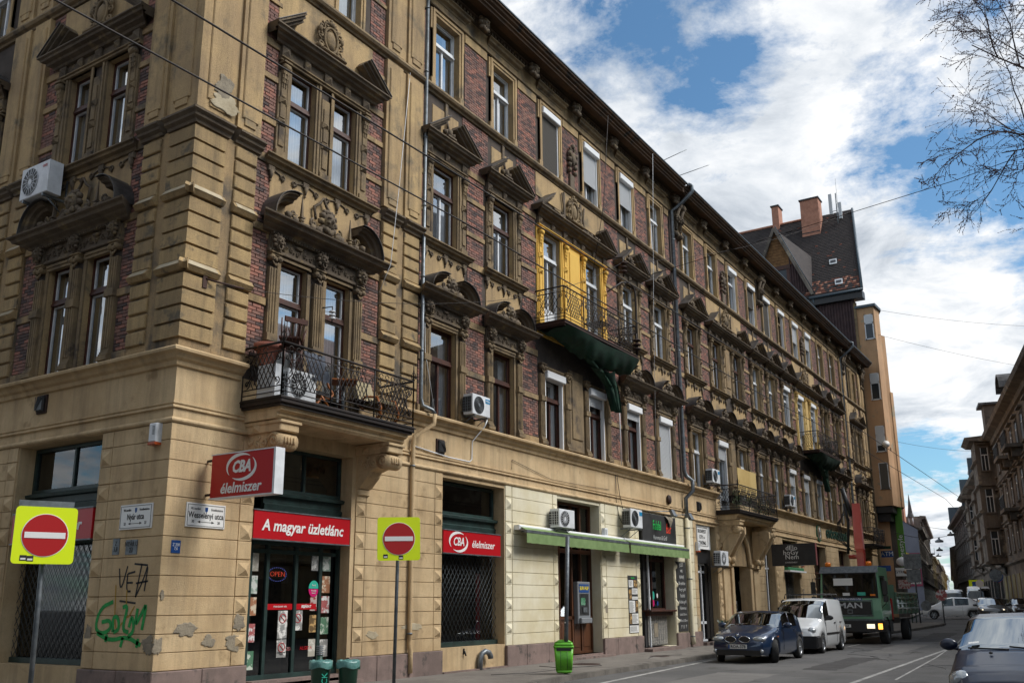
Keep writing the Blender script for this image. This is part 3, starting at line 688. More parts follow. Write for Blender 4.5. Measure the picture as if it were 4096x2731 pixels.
# ------------------------------------------------------------------ carved surrounds, pediments, consoles (each kind built once, then copied)
def head(mb, c, s, lion=False, seed=0):
    """a carved face with brow, nose, cheeks and hair or beard"""
    x, y, z = c
    mb.blob((x, y, z), (.10*s, .10*s, .13*s), .12, 2, seed)
    mb.blob((x, y-.09*s, z-.01*s), (.022*s, .035*s, .04*s), 0, 1)
    for k in (-1, 1):
        mb.blob((x+k*.045*s, y-.075*s, z+.035*s), (.035*s, .03*s, .018*s), 0, 1); mb.blob((x+k*.05*s, y-.065*s, z-.03*s), (.03*s, .03*s, .03*s), 0, 1)
        for j in range(5 if lion else 4):
            a = rad(20+j*38); r_ = .125*s; mb.blob((x+k*r_*math.sin(a), y+.01*s, z+r_*math.cos(a)*1.15), (.045*s, .05*s, .05*s), .3, 1, seed+j)
    if lion: mb.blob((x, y-.07*s, z-.075*s), (.05*s, .05*s, .03*s), 0, 1); mb.tube([(x+.05*s*math.cos(a_), y-.05*s, z-.14*s+.05*s*math.sin(a_)) for a_ in [2*PI*i/10 for i in range(10)]], .012*s, 5, True)
    else:
        for j in range(5): mb.blob((x+(j-2)*.035*s, y-.04*s, z-.13*s-.015*s*(2-abs(j-2))), (.03*s, .04*s, .055*s), .4, 1, seed+j)
def scrolls(mb, x0, x1, z, h, y, n, seed=0, r=.012):
    """running scrollwork between x0 and x1"""
    rr = random.Random(seed)
    for i in range(n):
        c = x0+(x1-x0)*(i+.5)/n; s_ = 1 if i % 2 else -1; k = h*.36
        mb.tube(spiral((c, y, z+s_*h*.06), k, 1.25, rad(90 if s_ > 0 else -90), s_, 9), [r*(1.3-.07*j) for j in range(10)], 5)
        mb.blob((c+k*1.1, y, z-s_*h*.18), (h*.12, .02, h*.15), .5, 1, seed+i)
def capital(mb, x, z, w_, dd):
    """volute capital over a pilaster, top at z"""
    mb.d(x-w_/2-.03, x+w_/2+.03, z-.035, z, dd+.07, 0, .006); mb.d(x-w_/2-.01, x+w_/2+.01, z-.07, z-.035, dd+.04)
    for k in (-1, 1):
        mb.lathe((x+k*w_*.40, 0, z-.135), [(.062, -dd-.065), (.066, -dd-.02), (.066, 0)], 10, 'y'); mb.blob((x+k*w_*.40, -dd-.065, z-.135), (.03, .02, .03), 0, 1)
        mb.tube([(x+k*w_*.36, -dd-.02, z-.2), (x+k*w_*.2, -dd-.03, z-.26), (x, -dd-.03, z-.31)], .02, 5)
    mb.blob((x, -dd-.03, z-.16), (.05, .035, .07), .4, 1, 3); mb.blob((x, -dd-.03, z-.28), (.025, .02, .05), 0, 1)
def pilaster(mb, x, z0, z1, w_=.26, dd=.10):
    """fluted pilaster with base and band"""
    mb.d(x-w_/2-.035, x+w_/2+.035, z0, z0+.10, dd+.07, 0, .006); mb.d(x-w_/2-.02, x+w_/2+.02, z0+.10, z0+.15, dd+.05, 0, .015); mb.d(x-w_/2-.01, x+w_/2+.01, z0+.15, z0+.2, dd+.02)
    mb.d(x-w_/2, x+w_/2, z0+.2, z1-.34, dd, 0, .006)
    for k in (-1, 0, 1): mb.d(x+k*w_*.29-.022, x+k*w_*.29+.022, z0+.26, z1-.36, dd+.022, dd, .008)
    mb.d(x-w_/2-.02, x+w_/2+.02, z0+1.36, z0+1.53, dd+.05, 0, .008)
    capital(mb, x, z1, w_, dd)
def archi(mb, c, hw, z0, z1, w_=.12, dd=.05, bottom=False):
    """moulded architrave round an opening: two steps"""
    for a, b, d_ in ((0, w_, dd), (w_*.5, w_, dd+.03)):
        mb.d(c-hw-b, c-hw-a, z0, z1+a, d_); mb.d(c+hw+a, c+hw+b, z0, z1+a, d_); mb.d(c-hw-b, c+hw+b, z1+a, z1+b, d_)
def f1_surround(axes, hw, z0, m, zb=None):
    q = MB(); q.use(m); zb = zb if zb is not None else 6.45
    l, r = axes[0]-hw-.24, axes[-1]+hw+.24
    for c in axes:
        q.use(m); z_ = z0
        q.d(c-hw-.10, c-hw, z_, 8.86, .035); q.d(c+hw, c+hw+.10, z_, 8.86, .035); q.d(c-hw-.10, c+hw+.10, 8.86 if z0 > 6 else 8.93, 9.0, .05); q.d(c-hw-.04, c+hw+.04, 8.93, 8.99, .075)
    xs = [l]+([(axes[0]+axes[1])/2] if len(axes) > 1 and axes[1]-axes[0] < 2 else ([axes[0]+hw+.24, axes[1]-hw-.24] if len(axes) > 1 else []))+[r]
    for x in xs: pilaster(q, x, zb, 9.02)
    return q, xs, l, r
def f1_entab(q, x0, x1, xs, seed=0):
    """frieze with lion masks and scrolls, dentils and shelf"""
    q.d(x0, x1, 9.02, 9.09, .12, 0, .01); q.d(x0+.02, x1-.02, 9.09, 9.40, .08)
    for x in xs: q.d(x-.13, x+.13, 9.05, 9.40, .14, 0, .01); head(q, (x, -.20, 9.26), 1.05, True, int(x*10)+seed)
    for a, b in zip(xs, xs[1:]):
        n = max(2, int((b-a)/.26)); scrolls(q, a+.16, b-.16, 9.2, .17, -.10, n, seed); q.blob(((a+b)/2, -.11, 9.31), (.13, .04, .045), .5, 1, seed)
    s = x0+.02
    while s < x1-.05: q.box(s, s+.035, -.19, -.10, 9.395, 9.445); s += .075
SHELF = [(0, 9.44), (.17, 9.45), (.20, 9.49), (.30, 9.52), (.32, 9.56), (.44, 9.58), (.47, 9.64), (.54, 9.67), (.55, 9.70), (0, 9.78)]
def shelf(q, x0, x1, pts): q.prof(pts, x0-.02, x1+.02, .82, .82)
ARCP = [(0, 0), (0, .42), (-.045, .46), (-.05, .39), (-.10, .36), (-.11, .28), (-.17, .25), (-.18, 0)]
def arcs(q, cl, cr, rx, rz, z, lead=True):
    q.arc(cl, z, rx, rz, 178, 82, ARCP, 9); q.arc(cr, z, rx, rz, 2, 98, ARCP, 9)
    k = q.k; q.use(M_LEAD)
    for c, a0, a1 in ((cl, 180, 80), (cr, 0, 100)): q.arc(c, z, rx+.004, rz+.004, a0, a1, [(0, 0), (0, .50), (.012, .50), (.012, 0)], 9)
    q.k = k
def f1_single_ped(m):
    q = MB(); q.use(m); xs = [-HW-.24, HW+.24]; f1_entab(q, -1.0, 1.0, xs); shelf(q, -1.0, 1.0, SHELF)
    arcs(q, -.42, .42, .66, .50, 9.74)
    for k in (-1, 1): q.blob((k*.33, -.26, 9.83), (.12, .10, .10), .5, 2, 5); q.blob((k*.50, -.24, 9.86), (.09, .08, .09), .6, 1, 8); q.tube(spiral((k*.30, -.25, 9.99), .11, 1.2, 0, k, 9), .028, 5)
    q.blob((0, -.22, 9.86), (.24, .12, .12), .5, 2, 9); q.d(-.15, .15, 9.72, 9.83, .36, 0, .02)
    return q
def small_finial(q, x, z, h=.5, y=-.25):
    q.d(x-.07, x+.07, z, z+.14, -y+.07, -y-.07, .01); q.blob((x, y, z+.2), (.07, .07, .06)); q.d(x-.06, x+.06, z+.25, z+.28, -y+.06, -y-.06); q.tube([(x, y, z+.28), (x, y, z+.28+h)], [.045, .008], 4, smooth=False)
def make_f1():
    D = {}
    # single
    q, xs, l, r = f1_surround([0], HW, 6.45, M_MID); D['s_sur'] = q.build('window_surround')
    o = f1_single_ped(M_DRK).build('window_pediment'); D['s_ped'] = o
    q = MB(); q.use(M_DRK); head(q, (0, -.30, 10.02), 1.35, False, 4); q.blob((0, -.24, 10.24), (.10, .07, .07), .5, 1, 3); q.blob((0, -.2, 10.32), (.04, .04, .06), .4, 1, 2); q.build('carved_mask', parent=o)
    # pavilion double
    for tagn, zb in (('p_sur', 6.45), ('pd_sur', 5.68)):
        ax = [-.70, .70]; q, xs, l, r = f1_surround(ax, .40, zb, M_MID, zb); D[tagn] = q.build('window_surround')
    q = MB(); q.use(M_DRK); f1_entab(q, -1.52, 1.52, [-1.34, 0, 1.34], 3); shelf(q, -1.62, 1.62, SHELF)
    arcs(q, -1.12, 1.12, .62, .66, 9.74)
    for k in (-1, 1):
        small_finial(q, k*.78, 9.72); 
        for j, (x_, z_, s_) in enumerate(((.98, 9.84, .1), (.62, 9.82, .09), (.46, 9.85, .1), (1.2, 9.9, .09), (.3, 9.86, .11))): q.blob((k*x_, -.27, z_), (s_, s_*.9, s_), .55, 1, j)
        q.tube(spiral((k*1.02, -.25, 10.0), .10, 1.3, 0, k, 9), .026, 5); q.tube(spiral((k*.42, -.25, 9.98), .12, 1.3, rad(90), -k, 9), .03, 5)
    q.blob((0, -.2, 9.86), (.34, .14, .14), .5, 2, 2); q.tube([(-.2, -.1, 10.2), (-.26, -.1, 10.5), (-.1, -.12, 10.62), (0, -.12, 10.78), (.1, -.12, 10.62), (.26, -.1, 10.5), (.2, -.1, 10.2)], .035, 5)
    D['p_ped'] = o = q.build('window_pediment')
    q = MB(); q.use(M_DRK); head(q, (0, -.30, 10.14), 1.7, False, 8)
    for j in range(6): q.blob((-.14+.056*j, -.3, 10.36+.02*math.sin(j)), (.05, .06, .06), .5, 1, j)
    q.build('carved_mask', parent=o)
    return D
D1 = make_f1()
SEC = [(0, 13.96), (.14, 13.97), (.17, 14.02), (.27, 14.05), (.29, 14.10), (.38, 14.12), (.40, 14.17), (.45, 14.19), (.45, 14.22), (0, 14.27)]
def gable_half(q, x0, x1, z0, z1, dd=.38):
    """one half of a broken triangular pediment: raking moulding from (x0,z0) up to (x1,z1)"""
    L_ = math.hypot(x1-x0, z1-z0); ux, uz = (x1-x0)/L_, (z1-z0)/L_; nx, nz = -uz*(1 if x1 > x0 else -1), ux*(1 if x1 > x0 else -1)
    for a, b, d_ in ((0, .05, dd+.05), (.05, .11, dd-.02), (.11, .17, dd-.12)):
        P = [(x0-nx*a, z0-nz*a), (x1-nx*a, z1-nz*a), (x1-nx*b, z1-nz*b), (x0-nx*b, z0-nz*b)]
        q.add([(x, 0, z) for x, z in P]+[(x, -d_, z) for x, z in P], [(4, 5, 6, 7), (0, 1, 5, 4), (1, 2, 6, 5), (2, 3, 7, 6), (3, 0, 4, 7)])
    q.add([(x0, -.08, z0-.1), (x1, -.08, z1-.15), (x1, -.08, z0-.05)], [(0, 1, 2)])
    k = q.k; q.use(M_LEAD); P = [(x0+nx*.002, z0+nz*.002), (x1+nx*.002, z1+nz*.002), (x1+nx*.014, z1+nz*.014), (x0+nx*.014, z0+nz*.014)]
    q.add([(x, 0, z) for x, z in P]+[(x, -dd-.08, z) for x, z in P], [(4, 5, 6, 7), (0, 1, 5, 4), (1, 2, 6, 5), (2, 3, 7, 6), (3, 0, 4, 7)]); q.k = k
def console(q, x, zt, h=.62, w_=.17):
    """scrolled bracket hanging from zt"""
    q.lathe((x, -.13, zt-.09), [(.085, -w_/2), (.09, 0), (.085, w_/2)], 10, 'x'); q.blob((x, -.13, zt-.09), (w_/2+.012, .03, .03))
    n = 6
    for i in range(n):
        f = i/n; dd = .16-.11*f; ww = w_*(1-.35*f); q.d(x-ww/2, x+ww/2, zt-.16-h*(i+1)/n, zt-.16-h*i/n, dd, 0, .006)
    for k in (-.25, .25): q.tube([(x+k*w_, -.17, zt-.2), (x+k*w_*.7, -.09, zt-.12-h*.8)], .012, 4)
    q.blob((x, -.09, zt-.18-h), (w_*.42, .05, .05)); q.d(x-w_/2-.03, x+w_/2+.03, zt, zt+.05, .21, 0, .006)
def f2_surround(axes, hw, m, z0=11.24, ends=None):
    q = MB(); q.use(m)
    for c in axes: archi(q, c, hw, z0, 13.6, .13, .05)
    l, r = axes[0]-hw-.26, axes[-1]+hw+.26
    xs = [l, r] if len(axes) == 1 else ([l, (axes[0]+axes[1])/2, r] if axes[1]-axes[0] < 2 else [l, axes[0]+hw+.26, axes[1]-hw-.26, r])
    for x in xs:
        q.d(x-.13, x+.13, z0, 13.3, .07, 0, .008); q.d(x-.075, x+.075, z0+.28, 12.0, .10, .07, .01); q.d(x-.075, x+.075, 12.2, 13.05, .10, .07, .01)
        q.d(x-.15, x+.15, z0, z0+.16, .12, 0, .012)
        for zc in (12.1, 12.62):   # diamond stud
            q.d(x-.11, x+.11, zc-.08, zc+.08, .09); q.add([(x-.11, -.09, zc-.08), (x+.11, -.09, zc-.08), (x+.11, -.09, zc+.08), (x-.11, -.09, zc+.08), (x, -.17, zc)], [(0, 1, 4), (1, 2, 4), (2, 3, 4), (3, 0, 4)])
        if not (len(axes) == 2 and axes[1]-axes[0] < 2 and abs(x-xs[1]) < .01): console(q, x, 13.52)
    q.d(l-.15, r+.15, 13.60, 13.68, .11, 0, .01); q.d(l-.15, r+.15, 13.66, 13.70, .15, 0, .01)
    return q, xs
def f2_frieze(q, l, r, xs):
    q.d(l-.13, r+.13, 13.70, 13.98, .06)
    ex = list(xs)+[(a+b)/2 for a, b in zip(xs, xs[1:])]
    for x in ex:
        w_ = .12 if x in xs else .09; q.d(x-w_, x+w_, 13.72, 13.98, .12, .05, .01); q.add([(x-w_, -.12, 13.74), (x+w_, -.12, 13.74), (x+w_, -.12, 13.94), (x-w_, -.12, 13.94), (x, -.19, 13.84)], [(0, 1, 4), (1, 2, 4), (2, 3, 4), (3, 0, 4)])
def cartouche(q, z0, s=1.0):
    """oval shield with scrolled strapwork on a small pedestal"""
    q.d(-.36*s, .36*s, z0-.02, z0+.20*s, .20, 0, .03); q.d(-.44*s, .44*s, z0+.20*s, z0+.27*s, .32, 0, .02)
    zc = z0+.72*s
    q.blob((0, -.10, zc), (.19*s, .10, .28*s), 0, 2)
    q.tube([(.24*s*math.cos(a), -.14, zc+.35*s*math.sin(a)) for a in [2*PI*i/18 for i in range(18)]], .04*s, 6, True)
    for k in (-1, 1):
        for (x_, z_, r_) in ((.33, .28, .13), (.36, .0, .12), (.32, -.27, .13), (.17, .42, .1)): q.tube(spiral((k*x_*s, -.13, zc+z_*s), r_*s, 1.25, rad(90 if z_ > 0 else -90), k, 9), .03*s, 5)
        q.blob((k*.42*s, -.14, zc-.38*s), (.09*s, .1, .1*s), .5, 1, 3); q.blob((k*.40*s, -.12, zc+.15*s), (.06*s, .07, .12*s), .4, 1, 4)
    q.blob((0, -.14, zc+.45*s), (.12*s, .09, .09*s), .5, 1, 6); q.blob((0, -.12, zc+.56*s), (.05*s, .05, .08*s), .3, 1, 7)
def make_f2():
    D = {}
    for nm, m in (('', M_UPL), ('y', M_YEL), ('z', M_YEL2)):
        if not nm: q, xs = f2_surround([0], HW, M_MID); D['s_sur'] = q.build('window_surround')
        else:
            q, xs = f2_surround([-1.475 if nm == 'y' else -1.40, 1.475 if nm == 'y' else 1.40], HW, m, 10.32); D[nm+'_sur'] = q.build('window_surround', label='window surround painted fresh yellow' if nm == 'y' else 'window surround painted pale yellow')
    q, xs = f2_surround([-1.425, 1.425], HW, M_MID); D['d_sur'] = q.build('window_surround')
    q = MB(); q.use(M_DRK); f2_frieze(q, -.83, .83, [-.83, .83]); shelf(q, -.88, .88, SEC)
    gable_half(q, -1.27, -.30, 14.24, 14.94); gable_half(q, 1.27, .30, 14.24, 14.94)
    q.d(-.16, .16, 14.22, 14.42, .22, 0, .02); q.d(-.20, .20, 14.42, 14.48, .28, 0, .01); q.blob((0, -.16, 14.62), (.10, .09, .13), .35, 2, 3)
    for k in (-1, 1): q.blob((k*.18, -.14, 14.6), (.08, .07, .09), .5, 1, 4); q.tube(spiral((k*.33, -.16, 14.42), .10, 1.2, 0, k, 8), .025, 5)
    q.tube([(0, -.1, 14.75), (0, -.06, 15.15)], [.05, .02], 4); q.d(-.06, .06, 15.1, 15.56, .06)
    D['s_ped'] = q.build('window_pediment')
    # pavilion
    q, xs = f2_surround([-.70, .70], .40, M_MID); D['p_sur'] = q.build('window_surround')
    q = MB(); q.use(M_DRK); f2_frieze(q, -1.36, 1.36, [-1.36, -.0, 1.36]); shelf(q, -1.55, 1.55, SEC)
    gable_half(q, -1.94, -1.12, 14.24, 14.88); gable_half(q, 1.94, 1.12, 14.24, 14.88)
    D['p_ped'] = o = q.build('window_pediment'); q = MB(); q.use(M_MID); cartouche(q, 14.22, .92); q.build('carved_cartouche', parent=o)
    # wide double
    for nm, hwd in (('d', 1.475),):
        q = MB(); q.use(M_DRK); f2_frieze(q, -hwd-.83, hwd+.83, [-hwd-.83, -hwd+.83, hwd-.83, hwd+.83]); shelf(q, -hwd-.88, hwd+.88, SEC)
        for k in (-1, 1):
            gable_half(q, k*(hwd+1.27), k*(hwd+.38), 14.24, 14.90); q.d(k*hwd-.16, k*hwd+.16, 14.22, 14.42, .22, 0, .02); q.d(k*hwd-.2, k*hwd+.2, 14.42, 14.48, .28)
            for j in range(4): q.blob((k*(.78+.13*j), -.14, 14.38+.1*(j % 2)), (.10, .09, .12), .55, 1, j); q.tube(spiral((k*(.7+.16*j), -.12, 14.46), .10, 1.2, 0, k, 8), .03, 5)
            q.d(k*.60-.05, k*.60+.05, 14.25, 15.5, .08); q.tube([(k*.78, -.1, 14.4), (k*.70, -.1, 14.9), (k*.80, -.1, 15.4)], .035, 5)
        D['d_ped'] = o = q.build('window_pediment'); q = MB(); q.use(M_MID); cartouche(q, 14.24, 1.0); q.build('carved_cartouche', parent=o)
    # cornice sill with hanging ornament below the window
    for nm, l in (('s', 1.02), ('p', 1.68)):
        q = MB(); q.use(M_MID); q.prof([(0, 10.98), (.08, 10.99), (.11, 11.05), (.19, 11.08), (.21, 11.13), (.26, 11.15), (.26, 11.18), (0, 11.23)], -l, l, .6, .6)
        o = q.build('window_sill'); q = MB(); q.use(M_DRK); n = 3 if nm == 's' else 4
        for i in range(n):
            x = -l+.12+(2*l-.24)*i/(n-1); q.d(x-.09, x+.09, 10.84, 10.97, .09, 0, .01); q.tube([(x, -.06, 10.86), (x, -.05, 10.66)], [.075, .02], 4); q.blob((x, -.05, 10.64), (.03, .03, .035))
            if i < n-1:
                x2 = -l+.12+(2*l-.24)*(i+1)/(n-1); m_ = (x+x2)/2
                for k, xa in ((1, x), (-1, x2)): q.tube(spiral((m_-k*.16, -.055, 10.80), .085, 1.2, rad(200) if k > 0 else rad(-20), -k, 8), .02, 5); q.tube([(xa, -.05, 10.92), ((xa+m_)/2, -.05, 10.86), (m_-k*.16, -.05, 10.72)], .018, 5)
        h_ = q.build('hanging_ornament', parent=o); h_['kind'] = 'stuff'; D[nm+'_sill'] = o
    return D
D2 = make_f2()
def f3_surround(m=M_UPL):
    q = MB(); q.use(m); archi(q, 0, HW, 15.86, 18.1, .17, .07); q.d(-HW-.25, -HW-.15, 17.6, 18.27, .07, 0, .01); q.d(HW+.15, HW+.25, 17.6, 18.27, .07, 0, .01)
    q.d(-HW-.22, -HW-.02, 15.85, 16.05, .10, 0, .01); q.d(HW+.02, HW+.22, 15.85, 16.05, .10, 0, .01)
    o = q.build('window_surround'); q = MB(); q.use(M_MID); q.prof([(0, 18.62), (.06, 18.63), (.09, 18.68), (.18, 18.72), (.20, 18.78), (.26, 18.81), (.26, 18.85), (0, 18.9)], -.86, .86, .6, .6)
    q.build('hood_moulding', parent=o); return o
D3 = f3_surround()
q = MB(); q.use(M_UPL)
for c in (-.7, .7): archi(q, c, .40, 15.86, 18.1, .14, .06)
q.use(M_MID); q.prof([(0, 18.62), (.06, 18.63), (.09, 18.68), (.18, 18.72), (.20, 18.78), (.26, 18.81), (.26, 18.85), (0, 18.9)], -1.4, 1.4, .6, .6)
D3P = q.build('window_surround')
used2 = set()
def place(o, fx, s, label=None):
    rz = 0 if fx == 'A' else -PI/2; loc = pA(s, 0, 0) if fx == 'A' else pB(s, 0, 0)
    if o.name not in used2: used2.add(o.name); o.location = loc; o.rotation_euler = (0, 0, rz); o.parent = HB; return o
    return dup(o, HB, loc, rz)
AX = (PAV[0]+PAV[1])/2
for fx, c, d_ in (('A', AX, True), ('B', AX, False), ('A', 58.25, False)):
    place(D1['pd_sur'] if d_ else D1['p_sur'], fx, c); place(D1['p_ped'], fx, c); place(D2['p_sur'], fx, c); place(D2['p_ped'], fx, c); place(D2['p_sill'], fx, c); place(D3P, fx, c)
for i, c in enumerate(SA):
    place(D1['s_sur'], 'A', c)
    if i not in (2, 3, 12, 13): place(D1['s_ped'], 'A', c)
    place(D3, 'A', c)
    if i in (2, 3, 7, 8, 12, 13): continue
    place(D2['s_sur'], 'A', c); place(D2['s_ped'], 'A', c); place(D2['s_sill'], 'A', c)
    stucco('A', c-.93, c+.93, 9.3, 10.98, .03, M_UPL, 'plain_plaster_panel'); stucco('A', c-.62, c+.62, 14.2, 15.3, .02, M_UPL, 'plain_plaster_panel')
for c in SBW:
    place(D1['s_sur'], 'B', c); place(D1['s_ped'], 'B', c); place(D3, 'B', c); place(D2['s_sur'], 'B', c); place(D2['s_ped'], 'B', c); place(D2['s_sill'], 'B', c)
    stucco('B', c-.93, c+.93, 9.3, 10.98, .03, M_UPL, 'plain_plaster_panel')
place(D2['y_sur'], 'A', (SA[2]+SA[3])/2); place(D2['d_ped'], 'A', (SA[2]+SA[3])/2)
place(D2['d_sur'], 'A', (SA[7]+SA[8])/2); place(D2['d_ped'], 'A', (SA[7]+SA[8])/2)
for c in (SA[7], SA[8]): place(D2['s_sill'], 'A', c); stucco('A', c-.93, c+.93, 9.3, 10.98, .03, M_UPL, 'plain_plaster_panel')
place(D2['z_sur'], 'A', (SA[12]+SA[13])/2); place(D2['d_ped'], 'A', (SA[12]+SA[13])/2)
for (i, j), m in ((doubles[0], M_YEL), (doubles[2], M_YEL2)):   # painted wall of the upper balconies
    stucco('A', SA[i]-1.0, SA[i]-HW-.36, 10.3, 13.6, .045, m, 'painted_wall'); stucco('A', SA[j]+HW+.36, SA[j]+1.0, 10.3, 13.6, .045, m, 'painted_wall')
    stucco('A', SA[i]-1.0, SA[j]+1.0, 9.95, 10.3, .045, m, 'painted_wall')
# sculpted trophies between the top-floor windows of the double bays
q = MB(); q.use(M_DRK); q.d(-.16, .16, 15.86, 16.4, .10, 0, .02); q.blob((0, -.12, 17.0), (.15, .10, .26), .3, 2, 1)
for k in (-1, 1):
    for j in range(4): q.blob((k*.2, -.1, 16.5+.22*j), (.10, .09, .11), .55, 1, j+k)
    q.tube(spiral((k*.14, -.12, 17.35), .10, 1.3, 0, k, 9), .028, 5)
q.blob((0, -.12, 17.45), (.1, .09, .12), .4, 1, 5)
TRO = q.build('carved_trophy')
for i, j in doubles: place(TRO, 'A', (SA[i]+SA[j])/2)
# lion and mask consoles below the eaves
q = MB(); q.use(M_DRK); head(q, (0, -.34, 18.92), 1.6, False, 2); q.blob((0, -.22, 19.0), (.17, .16, .17), .3, 1, 3)
MASK = q.build('eaves_mask')
for x in [1.2, 3.52, 5.9, 6.9]+[(a+b)/2 for a, b in zip([6.95]+SA, SA+[54.0])][1:-1]+[9.8-2.2]+[54.2, 55.6, 56.6, 59.9, 61.1]: place(MASK, 'A', x)
for x in [1.2, 3.52, 5.9, 6.9, 9.8]: place(MASK, 'B', x)
# tall volute brackets at the joints of the cornice
q = MB(); q.use(M_DRK); 
for x in (-.22, .22):
    q.d(x-.14, x+.14, 17.3, 18.9, .12, 0, .02); q.lathe((x, -.30, 18.72), [(.17, -.12), (.18, 0), (.17, .12)], 12, 'x'); q.lathe((x, -.16, 17.42), [(.11, -.12), (.12, 0), (.11, .12)], 12, 'x'); q.tube([(x, -.34, 18.6), (x, -.2, 18.2), (x, -.14, 17.6)], .09, 6); head(q, (x, -.26, 18.15), 1.1, True, 2)
VB = q.build('volute_bracket')
for x in (25.35, 36.75, 55.3, 61.2): place(VB, 'A', x)

# ------------------------------------------------------------------ balconies
def rail_panel(q, p0, p1, z0, z1, seed=0, lat=.12):
    """scrolled wrought-iron infill between two points in plan"""
    p0, p1 = Vector(p0), Vector(p1); Lh = (p1-p0).length; u = (p1-p0)/Lh
    def P(a, z): return (p0.x+u.x*a, p0.y+u.y*a, z)
    H = z1-z0
    for z in (z0+.06, z0+.17, z1-.17): q.tube([P(0, z), P(Lh, z)], .013, 4)
    n = max(1, round(Lh/1.35)); w_ = Lh/n
    for i in range(n+1): q.tube([P(i*w_, z0-.02), P(i*w_, z1)], .018, 4)
    lo, hi = z0+.17, z1-.17; hh = hi-lo
    for i in range(n):
        a0 = i*w_+.12; a1 = (i+1)*w_-.12; c = (a0+a1)/2
        for k in (-1, 1):
            ax = c+k*(a1-a0)/2
            for zc, s_ in ((hi-.12, 1), (lo+.12, -1)):
                pts = [P(ax-k*.02+.09*math.cos(t_)*(1-.75*j/9)*(-k), zc+.09*math.sin(t_)*(1-.75*j/9)) for j, t_ in enumerate([rad(90*s_)+s_*k*rad(430)*j/9 for j in range(10)])]
                q.tube(pts, .012, 4)
            q.tube([P(ax, hi-.1), P(ax-k*.14, (hi+lo)/2+.1), P(ax-k*.14, (hi+lo)/2-.1), P(ax, lo+.1)], .012, 4)
        # diagonal lattice with ringed crossings, clipped to the oval
        m_ = (a1-a0)/2; s = -m_-hh/2
        while s < m_+hh/2:
            for sg in (-1, 1):
                pts = []
                for j in range(9):
                    z = lo+hh*j/8; x = s+(j/8-.5)*hh*.55*sg
                    e = 1-((z-(lo+hi)/2)/(hh/2))**2*.35
                    if abs(x) < (m_-.06)*e: pts.append(P(c+x, z))
                if len(pts) > 1: q.tube(pts, .0095, 4)
            s += lat
        for a in [a0+.1+.2*j for j in range(int((a1-a0-.1)/.2))]:   # curls above
            q.tube([P(a+.06*math.cos(t_), z1-.10+.055*math.sin(t_)) for t_ in [rad(40*j) for j in range(9)]], .010, 4)
